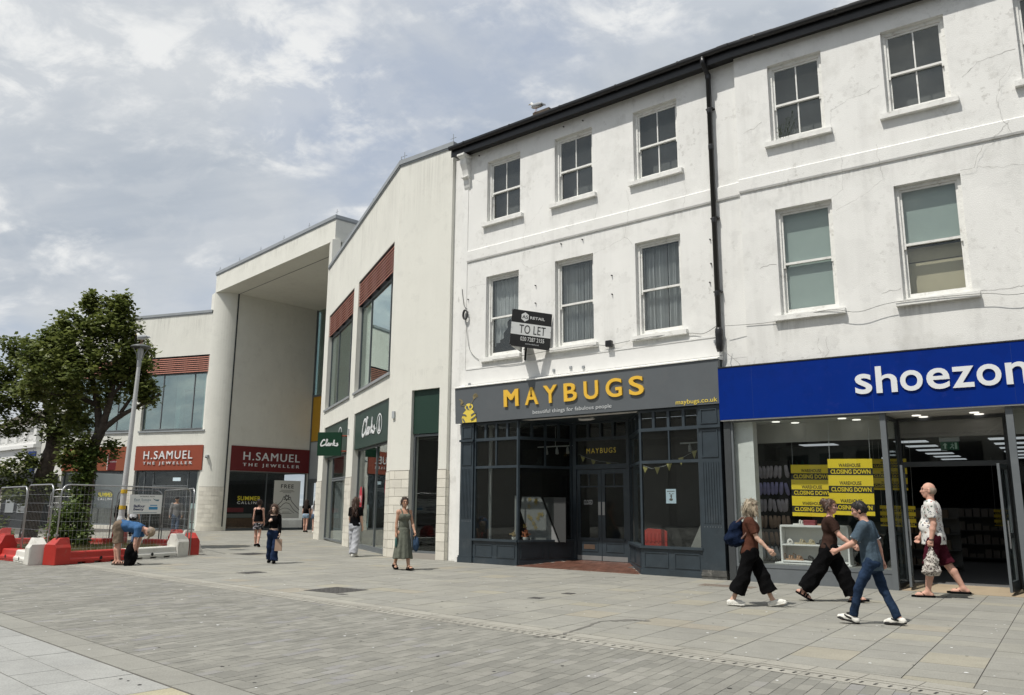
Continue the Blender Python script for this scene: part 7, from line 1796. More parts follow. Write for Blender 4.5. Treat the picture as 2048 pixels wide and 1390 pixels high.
# ================================================================ people: signed-distance bodies turned into one smooth surface each
def snet(f, lo, hi, h):
    lo = np.array(lo, float) - 2 * h; n = np.ceil((np.array(hi, float) + 2 * h - lo) / h).astype(int) + 1
    ax = [lo[i] + h * np.arange(n[i]) for i in range(3)]
    P = np.stack(np.meshgrid(*ax, indexing='ij'), -1).astype(np.float32)
    D = f(P)
    sg = D < 0
    nc = n - 1
    acc = np.zeros((*nc, 3), np.float32); cnt = np.zeros(nc, np.float32)
    def sl(o): return tuple(slice(o[i], o[i] + nc[i]) for i in range(3))
    for axis in range(3):
        for a in (0, 1):
            for b in (0, 1):
                o = [0, 0, 0]; oth = [i for i in range(3) if i != axis]; o[oth[0]] = a; o[oth[1]] = b
                o2 = list(o); o2[axis] = 1
                d0, d1_ = D[sl(o)], D[sl(o2)]; m = (d0 < 0) != (d1_ < 0)
                t = np.where(m, d0 / np.where(m, d0 - d1_, 1), 0)
                q = np.zeros((*nc, 3), np.float32); q[..., oth[0]] = a; q[..., oth[1]] = b; q[..., axis] = t
                acc += q * m[..., None]; cnt += m
    act = cnt > 0
    idx = -np.ones(nc, np.int64); idx[act] = np.arange(act.sum())
    ijk = np.argwhere(act)
    V = lo + h * (ijk + acc[act] / cnt[act][:, None])
    Q = []
    for axis in range(3):
        oth = [(axis + 1) % 3, (axis + 2) % 3]
        o = [0, 0, 0]; o[oth[0]] = 1; o[oth[1]] = 1
        def cells(da, db):
            s = [slice(None)] * 3
            s[axis] = slice(0, nc[axis]); s[oth[0]] = slice(1 - da, nc[oth[0]] - da); s[oth[1]] = slice(1 - db, nc[oth[1]] - db)
            return idx[tuple(s)]
        s0 = [None] * 3; s1 = [None] * 3
        s0[axis] = slice(0, nc[axis]); s1[axis] = slice(1, nc[axis] + 1)
        for k in oth: s0[k] = s1[k] = slice(1, nc[k])
        a, b = sg[tuple(s0)], sg[tuple(s1)]; m = a != b
        c = [cells(1, 1)[m], cells(0, 1)[m], cells(0, 0)[m], cells(1, 0)[m]]
        q = np.stack(c, 1); flip = ~a[m]
        q[flip] = q[flip][:, ::-1]; Q.append(q)
    Q = np.concatenate(Q); Q = Q[(Q >= 0).all(1)]
    return V, Q
def cap(a, b, ra, rb):
    a, b = np.array(a, np.float32), np.array(b, np.float32); ab = b - a; L2 = max(1e-9, float(ab @ ab))
    def f(P):
        t = np.clip(((P - a) @ ab) / L2, 0, 1); return np.linalg.norm(P - a - t[..., None] * ab, axis=-1) - (ra + (rb - ra) * t)
    f.lo = np.minimum(a - ra, b - rb); f.hi = np.maximum(a + ra, b + rb); return f
def ell(c, r, R=None):
    c = np.array(c, np.float32); r = np.array(r, np.float32); Rm = None if R is None else np.array(R, np.float32)
    def f(P):
        q = P - c
        if Rm is not None: q = q @ Rm
        k0 = np.linalg.norm(q / r, axis=-1); k1 = np.linalg.norm(q / (r * r), axis=-1); return k0 * (k0 - 1) / np.maximum(k1, 1e-6)
    m = r.max(); f.lo = c - m; f.hi = c + m; return f
def uni(fs, k=.03):
    fs = [x for x in fs if x is not None]
    def f(P):
        d = fs[0](P)
        for g in fs[1:]:
            e = g(P); h = np.maximum(k - np.abs(d - e), 0) / k; d = np.minimum(d, e) - h * h * k * .25
        return d
    f.lo = np.min([x.lo for x in fs], 0); f.hi = np.max([x.hi for x in fs], 0); return f
def cut(f0, planes):
    """keep the side where (p-o).n < 0 for every plane"""
    pl = [(np.array(o, np.float32), np.array(n, np.float32) / np.linalg.norm(n)) for o, n in planes]
    def f(P):
        d = f0(P)
        for o, n in pl: d = np.maximum(d, (P - o) @ n)
        return d
    f.lo, f.hi = f0.lo, f0.hi; return f
def wrinkle(f0, amp, freq, seed=0, vert=1.0):
    r = np.random.default_rng(seed); K = [(r.normal(size=3) * freq * np.array([1, 1, vert]), r.uniform(0, 6)) for _ in range(7)]
    def f(P):
        d = f0(P); w = 0
        for k, p in K: w = w + 1.3 * (2 * np.abs(np.sin(.5 * (P @ k.astype(np.float32) + p))) - 1.27)
        return d + 1.35 * amp * w / 3
    f.lo, f.hi = f0.lo - amp * 3, f0.hi + amp * 3; return f
def to_obj(parts, name, m, parent, label=None):
    V = []; Q = []; b = 0
    for f, h in parts:
        v, q = snet(f, f.lo, f.hi, h); V.append(v); Q.append(q + b); b += len(v)
    V = np.concatenate(V); Q = np.concatenate(Q)
    me = bpy.data.meshes.new(name); me.vertices.add(len(V)); me.vertices.foreach_set('co', V.astype(np.float32).ravel())
    me.loops.add(Q.size); me.loops.foreach_set('vertex_index', Q.astype(np.int32).ravel()); me.polygons.add(len(Q))
    me.polygons.foreach_set('loop_start', np.arange(0, Q.size, 4, dtype=np.int32)); me.update(calc_edges=True)
    me.polygons.foreach_set('use_smooth', np.ones(len(Q), bool)); me.validate()
    o = link_mesh(name, me, m, parent)
    if label: o['label'] = label
    return o
def rotm(yaw=0, pitch=0, roll=0):
    return np.array(Matrix.Rotation(yaw, 3, 'Z') @ Matrix.Rotation(-pitch, 3, 'Y') @ Matrix.Rotation(roll, 3, 'X'))
def skin_mat(name, c):
    m = mat(name, c, .55, noise=.05, nscale=9, spec=.3)
    b = m.node_tree.nodes['Principled BSDF']; b.inputs['Subsurface Weight'].default_value = .08; b.inputs['Subsurface Radius'].default_value = (.02, .008, .004); M[name] = m
skin_mat('skin_fair', (.56, .36, .27)); skin_mat('skin_pink', (.58, .335, .255)); skin_mat('skin_tan', (.46, .27, .185)); skin_mat('skin_pale', (.62, .44, .35))
def cloth(name, c, **k): k.setdefault('noise', .12); k.setdefault('nscale', 7); mk(name, c, k.pop('rough', .9), spec=.05, bump=.9, bscale=17, **k)
cloth('black_cloth', (.005, .005, .0055)); cloth('brown_top', (.042, .024, .019)); cloth('rust_top', (.085, .035, .024)); cloth('polo_blue', (.068, .098, .128), noise=.25); cloth('denim', (.020, .035, .068), noise=.5, nscale=5); cloth('denim_dark', (.016, .028, .065), noise=.35, nscale=5)
cloth('denim_light', (.25, .34, .44), noise=.25); cloth('burgundy', (.060, .010, .018)); cloth('sage', (.135, .145, .118), noise=.15); cloth('pale_grey_cloth', (.40, .41, .44), noise=.15); cloth('mid_blue_tee', (.055, .13, .27), noise=.2); cloth('khaki', (.20, .155, .115), noise=.15)
cloth('grey_knit', (.20, .20, .20)); cloth('navy_bag', (.008, .014, .034)); cloth('white_shirt', (.62, .63, .66)); cloth('white_shoe', (.70, .69, .64)); cloth('jean_mid', (.08, .12, .19), noise=.2)
mk('hair_brown', (.035, .020, .014), .55, noise=.5, nscale=22, spec=.4); mk('hair_dark', (.010, .008, .007), .5, noise=.4, nscale=22, spec=.4); mk('hair_blond', (.31, .26, .19), .6, noise=.6, nscale=14, spec=.4); mk('hair_grey', (.30, .24, .19), .7, noise=.3, nscale=20); mk('hair_auburn', (.06, .028, .016), .5, noise=.5, nscale=20)
mk('eye_dark', (.02, .014, .01), .3); mk('eye_white', (.6, .58, .55), .4); mk('lip', (.36, .13, .11), .5); mk('lens_dark', (.006, .006, .006), .15, spec=.7); mk('wire_frame', (.12, .05, .04), .4)
def pattern_mat(name, base, cols, scale, thr=.35):
    m = mat(name, base, .9, spec=.2); nt = m.node_tree; b = nt.nodes['Principled BSDF']; tc = nt.nodes.new('ShaderNodeTexCoord')
    vo = nt.nodes.new('ShaderNodeTexVoronoi'); vo.inputs['Scale'].default_value = scale; vo.inputs['Randomness'].default_value = 1
    nz = nt.nodes.new('ShaderNodeTexNoise'); nz.inputs['Scale'].default_value = scale * 1.6; nz.inputs['Detail'].default_value = 3
    mp = nt.nodes.new('ShaderNodeMixRGB'); mp.blend_type = 'ADD'; mp.inputs[0].default_value = .09
    nt.links.new(tc.outputs['Object'], mp.inputs[1]); nt.links.new(tc.outputs['Object'], nz.inputs['Vector']); nt.links.new(nz.outputs['Color'], mp.inputs[2]); nt.links.new(mp.outputs[0], vo.inputs['Vector'])
    sep = nt.nodes.new('ShaderNodeSeparateColor'); nt.links.new(vo.outputs['Color'], sep.inputs[0])
    rp = nt.nodes.new('ShaderNodeValToRGB'); rp.color_ramp.interpolation = 'CONSTANT'; e = rp.color_ramp.elements
    while len(e) < len(cols): e.new(.5)
    for i, c in enumerate(cols): e[i].position = i / len(cols); e[i].color = (*c, 1)
    nt.links.new(sep.outputs[0], rp.inputs[0])
    lt = _math(nt, 'LESS_THAN', vo.outputs['Distance'], thr / 1.0)
    n2 = _math(nt, 'GREATER_THAN', nz.outputs['Fac'], .47); fac = _math(nt, 'MULTIPLY', lt, n2)
    mx = nt.nodes.new('ShaderNodeMixRGB'); nt.links.new(fac, mx.inputs[0]); mx.inputs[1].default_value = (*base, 1); nt.links.new(rp.outputs[0], mx.inputs[2]); nt.links.new(mx.outputs[0], b.inputs['Base Color']); M[name] = m
pattern_mat('floral_shirt', (.70, .69, .66), [(.10, .11, .15), (.35, .10, .09), (.12, .17, .14), (.30, .22, .18), (.07, .08, .12)], 16, .40)
pattern_mat('floral_black', (.015, .015, .018), [(.60, .58, .58), (.45, .40, .45), (.60, .60, .60), (.02, .02, .02)], 17, .52)
pattern_mat('knit_bag', (.50, .47, .43), [(.06, .045, .04), (.10, .07, .06), (.08, .06, .06)], 26, .5)

class Fig:
    """joints of a walking or standing figure; x forward, y left, z up"""
    def __init__(s, H=1.7, female=False, lean=0., legs=((0, 0), (0, 0)), arms=((0, 5, 8), (0, 5, 8)), feet=(0, 0), head=(0, 0), girth=1.0, stance=.085, twist=0., hipw=1.0, bend=0.):
        k = H / 1.7; s.k = k; s.H = H; s.g = girth; s.fem = female; s.twist = twist
        r = R_
        s.hw = stance * k
        sw = (.150 if female else .175) * k
        hip = np.array([0, 0, .90 * k])
        s.J = {}
        L1, L2 = .43 * k, .40 * k
        low = 9
        for i, sd in ((0, 1), (1, -1)):
            a, kn = r(legs[i][0]), r(legs[i][1])
            h = hip + [0, sd * s.hw, 0]; kq = h + L1 * np.array([math.sin(a), 0, -math.cos(a)]); an = kq + L2 * np.array([math.sin(a - kn), 0, -math.cos(a - kn)])
            fp = r(feet[i]); s.J['hip%d' % i], s.J['knee%d' % i], s.J['ank%d' % i] = h, kq, an
            s.J['heel%d' % i] = an + k * np.array([-.05 * math.cos(fp) + .07 * math.sin(fp), 0, -.07 * math.cos(fp) - .05 * math.sin(fp)])
            s.J['toe%d' % i] = an + k * np.array([.17 * math.cos(fp) + .07 * math.sin(fp), sd * .02, -.07 * math.cos(fp) + .17 * math.sin(fp)])
            low = min(low, s.J['heel%d' % i][2], s.J['toe%d' % i][2])
        up = np.array([0, 0, -low + .012 * k])
        for q in s.J: s.J[q] = s.J[q] + up
        s.pel = hip + up
        l = r(lean); ax = np.array([math.sin(l), 0, math.cos(l)]); s.ax = ax; fw = np.array([math.cos(l), 0, -math.sin(l)]); s.fw = fw
        l2 = r(lean + bend); ax2 = np.array([math.sin(l2), 0, math.cos(l2)]); fw2 = np.array([math.cos(l2), 0, -math.sin(l2)]); s.ax2, s.fw2 = ax2, fw2
        s.waist = s.pel + ax * .17 * k; s.chest = s.waist + ax2 * .20 * k; s.neck = s.chest + ax2 * .18 * k + fw2 * -.0
        sh = s.waist + ax2 * .335 * k
        tw = r(twist)
        for i, sd in ((0, 1), (1, -1)):
            o = np.array([0, sd * sw, 0]); o = math.cos(tw) * o + math.sin(tw) * (-sd * sw) * fw2 * 1.0
            s.J['sh%d' % i] = sh + o
            a, b, e = [r(v) for v in arms[i][:3]]
            inw = r(arms[i][3]) if len(arms[i]) > 3 else 0
            ud = np.array([math.sin(a) * math.cos(b), sd * math.sin(b), -math.cos(a) * math.cos(b)])
            s.J['el%d' % i] = s.J['sh%d' % i] + .285 * k * ud
            a2 = a + e; fd = np.array([math.sin(a2) * math.cos(b * .4), sd * math.sin(b * .4 - inw), -math.cos(a2) * math.cos(b * .4)]); fd /= np.linalg.norm(fd)
            s.J['wr%d' % i] = s.J['el%d' % i] + .25 * k * fd; s.J['fd%d' % i] = fd
        hp, hy = r(head[0]), r(head[1])
        hl = r(lean * .35 + bend * .6) + hp
        nd = np.array([math.sin(hl), 0, math.cos(hl)])
        s.headR = rotm(hy, -hl) ; s.hc = s.neck + k * (np.array([math.sin((l2 + hl) / 2), 0, math.cos((l2 + hl) / 2)]) * .07 + nd * .115) + k * .02 * s.headR[:, 0]
    def hp(s, x, y, z): return s.hc + s.headR @ (np.array([x, y, z]) * s.k)
    def torso(s, inf=0., bust=True, belly=0.):
        k, g = s.k, s.g; fem = s.fem
        R0 = np.stack([s.fw, np.array([0, 1, 0]), s.ax], 1); R2 = np.stack([s.fw2, np.array([0, 1, 0]), s.ax2], 1)
        fs = [ell(s.pel + s.ax * .02 * k - s.fw * .012 * k, np.array([.115 * g, (.168 if fem else .160) * g, .13]) * k + inf, R0), ell(s.waist, np.array([.095 * g + belly * .5, (.125 if fem else .142) * g, .14]) * k + inf, R0),
              ell(s.chest + s.ax2 * .03 * k, np.array([.108 * g, (.145 if fem else .168) * g, .17]) * k + inf, R2),
              cap(s.J['sh0'] - s.ax2 * .01 * k, s.J['sh1'] - s.ax2 * .01 * k, .058 * k * g ** .5 + inf, .058 * k * g ** .5 + inf)]
        if belly: fs.append(ell(s.waist + s.fw * (.045 + belly * .5) * k, np.array([.09 + belly, .13 * g, .12]) * k + inf, R0))
        if fem and bust:
            for sd in (1, -1): fs.append(ell(s.chest + s.fw2 * .075 * k + np.array([0, sd * .065 * k, 0]) + s.ax2 * .02 * k, np.array([.065, .062, .065]) * k * g + inf, R2))
        return fs
    def arm(s, i, inf=0., t=1.0):
        k = s.k; g = s.g ** .6 * (.90 if s.fem else 1)
        sh, el, wr = s.J['sh%d' % i], s.J['el%d' % i], s.J['wr%d' % i]
        return [cap(sh, el, .052 * k * g + inf, .040 * k * g + inf), cap(el, el + (wr - el) * .35, .040 * k * g + inf, .041 * k * g + inf), cap(el + (wr - el) * .35, wr, .041 * k * g + inf, .026 * k * g + inf)]
    ls = 0.0
    def leg(s, i, inf=0., rs=None):
        k = s.k; g = s.g ** .7; inf = inf + s.ls
        h, kn, an = s.J['hip%d' % i], s.J['knee%d' % i], s.J['ank%d' % i]
        c = kn + (an - kn) * .3
        return [cap(h + [0, 0, -.0], kn, .088 * k * g + inf, .054 * k * g + inf), cap(kn, c + np.array([-.012 * k, 0, 0]), .053 * k * g + inf, .056 * k * g + inf), cap(c + np.array([-.012 * k, 0, 0]), an, .056 * k * g + inf, .036 * k + inf - s.ls)]
    def foot(s, i, inf=0.):
        k = s.k; he, to, an = s.J['heel%d' % i], s.J['toe%d' % i], s.J['ank%d' % i]
        u = np.array([0, 0, .028 * k])
        return [cap(an, he + u * 1.1, .036 * k + inf, .031 * k + inf), cap(he + u, to + u * .8 - (to - he) * .15, .030 * k + inf, .036 * k + inf), cap(to + u * .8 - (to - he) * .15, to + u * .55, .036 * k + inf, .020 * k + inf), cap(an + (to - an) * .1, to + u * .8 - (to - he) * .25, .034 * k + inf, .030 * k + inf)]
    def hand(s, i, curl=.5, grip=None):
        k = s.k; wr, d = s.J['wr%d' % i], s.J['fd%d' % i]; sd = 1 if i == 0 else -1
        d = d / np.linalg.norm(d)
        side = np.array([d[2], 0, -d[0]]) if abs(d[1]) < .9 else np.array([1., 0, 0])      # thumb side, in the walking plane
        n_ = np.linalg.norm(side); side = side / n_ if n_ > 1e-6 else np.array([1., 0, 0])
        if side[0] < 0: side = -side
        inw = np.cross(d, side); inw = inw * (-sd if inw[1] * sd > 0 else sd) if False else inw
        if inw[1] * sd > 0: inw = -inw
        fs = [cap(wr - d * .02 * k, wr + d * .035 * k, .027 * k, .028 * k)]
        for j, (o, ln) in enumerate(((-.030, .068), (-.010, .078), (.010, .074), (.028, .058))):
            o = -o
            base = wr + d * .078 * k + side * o * k; c1 = curl * (.9 + .1 * j)
            fs.append(cap(wr + d * .02 * k + side * o * .7 * k, base, .016 * k, .0115 * k))
            p1 = base + ln * .5 * k * (d * math.cos(c1) + inw * math.sin(c1)); p2 = p1 + ln * .32 * k * (d * math.cos(2.1 * c1) + inw * math.sin(2.1 * c1)); p3 = p2 + ln * .25 * k * (d * math.cos(2.9 * c1) + inw * math.sin(2.9 * c1))
            fs += [cap(base, p1, .0105 * k, .0095 * k), cap(p1, p2, .0095 * k, .0085 * k), cap(p2, p3, .0085 * k, .007 * k)]
        tb = wr + d * .022 * k + side * .024 * k; t1 = tb + k * .034 * (d * .7 + side * .6 + inw * .25); t2 = t1 + k * .030 * (d * .85 + side * .1 + inw * .45)
        fs += [cap(wr + d * .01 * k, tb, .02 * k, .015 * k), cap(tb, t1, .014 * k, .011 * k), cap(t1, t2, .011 * k, .008 * k)]
        s.J['palm%d' % i] = wr + d * .085 * k + inw * .02 * k
        return uni(fs, .008 * k)
    def head(s, jaw=1.0):
        R = s.headR; k = s.k; H = s.hp
        fs = [ell(H(-.008, 0, .022), np.array([.095, .076, .098]) * k, R), ell(H(.022, 0, -.035), np.array([.070, .058 * jaw, .082]) * k, R), ell(H(.045, 0, -.088), np.array([.038, .036 * jaw, .030]) * k, R),
              cap(H(.083, 0, .020), H(.108, 0, -.025), .010 * k, .014 * k), ell(H(.086, 0, .032), np.array([.014, .050, .012]) * k, R), cap(H(.084, .013, -.06), H(.084, -.013, -.06), .011 * k, .011 * k)]
        for sd in (1, -1): fs += [ell(H(-.008, sd * .078, -.008), np.array([.020, .010, .033]) * k, R), ell(H(.070, sd * .035, -.02), np.array([.022, .022, .022]) * k, R)]
        ne = cap(s.neck - s.ax2 * .03 * k, s.hc + s.headR @ (np.array([-.02, 0, -.06]) * k), (.050 if s.fem else .060) * k, (.046 if s.fem else .055) * k)
        return fs, ne
def person(loc, az, label, fig, skin, h=.014, hands=(.5, .5), feet=True, face=True):
    root = empty('person', loc, az, label, 'person')
    hf, ne = fig.head()
    body = uni([uni(fig.torso(), .05 * fig.k), ne] + [uni(fig.arm(i), .015) for i in (0, 1)] + [uni(fig.leg(i), .02) for i in (0, 1)] + ([uni(fig.foot(i), .02) for i in (0, 1)]), .03 * fig.k)
    hd = uni(hf, .018 * fig.k)
    parts = [(body, h)]
    whole = to_obj([(uni([body, hd], .012), h), (uni([hd], .001), min(h, .008))] + [(fig.hand(i, hands[i]), min(h, .0065)) for i in (0, 1)], 'body', M[skin], root)
    if face:
        for sd in (1, -1):
            q = MB(); c = fig.hp(.082, sd * .034, .012); q.ell(tuple(c), (.010 * fig.k, .013 * fig.k, .006 * fig.k), 8, 6); q.build('eye', M['eye_dark'], whole, smooth=True)
            q = MB(); q.tube([tuple(fig.hp(.088, sd * .014, .036)), tuple(fig.hp(.090, sd * .034, .042)), tuple(fig.hp(.078, sd * .054, .036))], .0045 * fig.k, 4); q.build('eyebrow', M['hair_brown'], whole)
        q = MB(); q.tube([tuple(fig.hp(.086, .024, -.060)), tuple(fig.hp(.0965, .0, -.058)), tuple(fig.hp(.086, -.024, -.060))], [.003, .007, .003], 5); q.build('mouth', M['lip'], whole)
    return root
def wear(root, fs, name, m, h=.014, k=.03, planes=(), amp=.003, freq=28, seed=1, vert=.5, label=None):
    return to_obj([(cut(wrinkle(uni(fs, k), amp, freq, seed, vert), planes), h)], name, M[m] if isinstance(m, str) else m, root, label)
def tee(fig, root, m, inf=.014, sl=.62, hem=-.04, name='shirt', h=.014, neck=.178, belly=0, amp=.004, loose=0., k=.03, seed=1):
    fs = fig.torso(inf, belly=belly)
    if loose: fs.append(cap(fig.pel + fig.ax * (hem) * fig.k, fig.chest, (.118 * fig.g + loose) * fig.k, (.11 * fig.g) * fig.k))
    pl = [(fig.pel + fig.ax * hem * fig.k, -fig.ax), (fig.chest + fig.ax2 * neck * fig.k - fig.fw2 * .02 * fig.k, fig.ax2 + fig.fw2 * .35)]
    T = cut(uni(fs, .05), pl); out = [T]
    for i in (0, 1):
        sh, el, wr = fig.J['sh%d' % i], fig.J['el%d' % i], fig.J['wr%d' % i]
        if sl <= 0: continue
        if sl <= 1:
            p = sh + (el - sh) * sl; f = cut(cap(sh, el, .062 * fig.k * fig.g ** .5 + inf, .052 * fig.k * fig.g ** .5 + inf), [(p, el - sh)])
        else:
            f = uni(fig.arm(i, inf), .02); f = cut(f, [(el + (wr - el) * min(1, (sl - 1)), wr - el)])
        out.append(f)
    return to_obj([(wrinkle(uni(out, .02), amp, 24, seed, .6), h)], name, M[m], root)
def trousers(fig, root, m, r=((.095, .075, .075)), top=.10, hem=.95, name='trousers', h=.014, inf=.012, amp=.005, seed=2, flare=None, sep=True):
    k = fig.k; g = fig.g ** .7; out = []
    hipf = cut(uni([fig.torso(inf)[0], ell(fig.pel - [0, 0, .03 * k], np.array([.125 * fig.g, .172 * fig.g, .12]) * k + inf)], .04), [(fig.pel + fig.ax * top * k, fig.ax)])
    for i in (0, 1):
        hj, kn, an = fig.J['hip%d' % i], fig.J['knee%d' % i], fig.J['ank%d' % i]
        if hem <= 1.0:
            f = uni([cap(hj, kn, r[0] * k * g, r[1] * k * g), cap(kn, an, r[1] * k * g, r[2] * k)], .03); p = kn + (an - kn) * hem; n = an - kn
            if hem < 0.5 and hem <= 0: p = hj + (kn - hj) * (1 + hem); n = kn - hj
        out.append(cut(f, [(p, n)]))
    return to_obj([(wrinkle(uni([hipf] + out, .03), amp, 26, seed, .8), h)], name, M[m], root)
def skirt(fig, root, m, top, hem, r0, r1, squash=.8, name='skirt', h=.014, amp=.008, seed=3, fwd=0., freq=30):
    k = fig.k; c0 = fig.pel + np.array([0, 0, top * k]); zt, zb = c0[2], fig.pel[2] - hem * k
    def f(P):
        t = np.clip((zt - P[..., 2]) / (zt - zb), 0, 1); x = P[..., 0] - c0[0] - fwd * t; y = P[..., 1] - c0[1]
        th = np.arctan2(y, x); fold = .5 * np.sin(th * 7 + 1.3) + .5 * np.sin(th * 11 + 4)
        rad = np.sqrt((x / squash) ** 2 + y ** 2); R = (r0 + (r1 - r0) * t ** .9) * k + amp * fold * t * 1.6
        return np.maximum(np.maximum((rad - R) * .8, P[..., 2] - zt), zb - P[..., 2] + .01 * np.sin(th * 5))
    m_ = max(r0, r1) * k + .06; f.lo = np.array([c0[0] - m_ - abs(fwd), c0[1] - m_, zb - .02]); f.hi = np.array([c0[0] + m_ + abs(fwd), c0[1] + m_, zt + .02])
    return to_obj([(f, h)], name, M[m], root)
def hair(fig, root, m, kind='short', h=.010, seed=5):
    R = fig.headR; k = fig.k; H = fig.hp
    face = [(H(.062, 0, .03), fig.headR @ np.array([1, 0, -.55]))]
    scalp = cut(ell(H(-.012, 0, .030), np.array([.108, .090, .108]) * k, R), [(H(.050, 0, .045), fig.headR @ np.array([.8, 0, -.6])), (H(-.01, 0, -.035), fig.headR @ np.array([.25, 0, -1.0]))])
    fs = [scalp]
    if kind == 'long':
        fs += [cut(cap(H(-.055, 0, .03), H(-.085, 0, -.33), .085 * k, .070 * k), []), cap(H(-.01, .075, .0), H(-.01, .085, -.24), .030 * k, .024 * k), cap(H(-.01, -.075, .0), H(-.01, -.085, -.24), .030 * k, .024 * k), cap(H(-.06, .05, -.1), H(-.08, .06, -.33), .05 * k, .035 * k), cap(H(-.06, -.05, -.1), H(-.08, -.06, -.33), .05 * k, .035 * k)]
    elif kind == 'bob':
        fs += [ell(H(-.035, 0, -.03), np.array([.10, .108, .115]) * k, R), ell(H(.03, .088, -.06), np.array([.045, .03, .07]) * k, R), ell(H(.03, -.088, -.06), np.array([.045, .03, .07]) * k, R)]
    elif kind == 'bun': fs += [ell(H(-.115, 0, .085), np.array([.052, .055, .055]) * k, R), ell(H(-.05, 0, .0), np.array([.075, .082, .08]) * k, R)]
    elif kind == 'tail': fs += [cap(H(-.10, .0, .0), H(-.12, .0, -.16), .035 * k, .018 * k), ell(H(-.04, 0, .0), np.array([.078, .084, .085]) * k, R)]
    elif kind == 'short': fs += [cut(ell(H(-.035, 0, .0), np.array([.082, .085, .10]) * k, R), [(H(0, 0, -.055), fig.headR @ np.array([0, 0, -1.]))])]
    elif kind == 'bald': fs = [cut(ell(H(-.022, 0, -.0), np.array([.096, .084, .085]) * k, R), [(H(-.005, 0, 0), fig.headR @ np.array([1, 0, -.1])), (H(0, 0, .055), fig.headR @ np.array([-.2, 0, 1.])), (H(0, 0, -.06), fig.headR @ np.array([0, 0, -1.]))])]
    ho = to_obj([(wrinkle(uni(fs, .025), {'bald': .001, 'bob': .012, 'long': .008, 'short': .003}.get(kind, .005), 75, seed, .35), h)], 'hair', M[m], root)
    strands(fig, ho, m, {'bald': 60, 'short': 160, 'bob': 700, 'long': 700}.get(kind, 420), {'bald': .012, 'short': .014, 'bob': .075, 'long': .10}.get(kind, .045))
    return ho
def strands(fig, ho, m, n, ln, seed=3, w=.0035, out=.5):
    r = np.random.default_rng(seed); me = ho.data; N = len(me.vertices); mb = MB(); c = fig.hc
    for i in r.integers(0, N, n):
        v = me.vertices[int(i)]; p = np.array(v.co); nn = np.array(v.normal); d = nn * out * r.uniform(.3, 1.2) + np.array([0, 0, -1.]) * r.uniform(.3, 1.1) + r.normal(size=3) * .35; d /= np.linalg.norm(d)
        l = ln * r.uniform(.5, 1.4); s = np.cross(d, nn); s = s / (np.linalg.norm(s) + 1e-6) * w; q = p + d * l * .5 + nn * .004; e = p + d * l + np.array([0, 0, -.35 * l])
        mb.add([tuple(p - s), tuple(p + s), tuple(q + s), tuple(q - s), tuple(e)], [(0, 1, 2, 3), (3, 2, 4)])
    mb.build('hair_strands', M[m], ho, kind='stuff')
def shoes(fig, root, m, kind='trainer', h=.009, sole=None):
    for i in (0, 1):
        k = fig.k; he, to, an = fig.J['heel%d' % i], fig.J['toe%d' % i], fig.J['ank%d' % i]; u = np.array([0, 0, 1.])
        d = (to - he) / np.linalg.norm(to - he); up = np.cross(d, np.array([0, 1., 0])); up = up if up[2] > 0 else -up
        b0, b1 = he - d * .012 * k, to + d * .03 * k
        if kind == 'trainer':
            f = uni([cap(he + up * .035 * k, to + up * .030 * k - d * .05 * k, .045 * k, .046 * k), cap(to + up * .030 * k - d * .05 * k, to + up * .024 * k + d * .005, .046 * k, .034 * k), cap(he + up * .03 * k + d * .01, an - up * .005, .045 * k, .045 * k), cap(an + d * .02, to + up * .035 * k - d * .08 * k, .042 * k, .040 * k)], .02)
            s_ = to_obj([(cut(f, [(he + up * .004 * k, -up), (an + up * .015 * k, up)]), h)], 'shoe', M[m], root)
            q = cut(uni([cap(he + up * .012 * k, to + up * .010 * k - d * .03, .046 * k, .050 * k), cap(to + up * .010 * k - d * .03, to + up * .014 * k, .050 * k, .036 * k)], .02), [(he - up * .006 * k, -up), (he + up * (.034 if sole else .022) * k, up)])
            to_obj([(q, h)], 'sole', M[sole or m], s_)
        else:
            q = cut(uni([cap(he + up * .0, to + up * .0 - d * .03, .054 * k, .064 * k), cap(to - d * .03, to + d * .022, .064 * k, .048 * k)], .02), [(he - up * .012 * k, -up), (he + up * .020 * k, up)])
            s_ = to_obj([(q, h)], 'sandal', M[m], root)
            mb = MB(); c = to - d * .075 * k + up * .035 * k; y = np.array([0, 1., 0])
            if kind == 'flipflop': tt = to - d * .02 * k + up * .035 * k; mb.tube([tuple(tt), tuple(c + up * .032 * k + y * .012), tuple(c + y * .048 * k - d * .05 * k - up * .015)], .007, 5); mb.tube([tuple(tt), tuple(c + up * .032 * k - y * .012), tuple(c - y * .048 * k - d * .05 * k - up * .015)], .007, 5)
            else:
                for o in (.0, -.045, -.12): cc = c + d * o * k; mb.tube([tuple(cc + y * .05 * k - up * .03 * k), tuple(cc + y * .035 * k + up * .024 * k), tuple(cc + up * (.034 if o > -.1 else .06) * k), tuple(cc - y * .035 * k + up * .024 * k), tuple(cc - y * .05 * k - up * .03 * k)], .012, 5)
            mb.build('strap', M[m], s_)
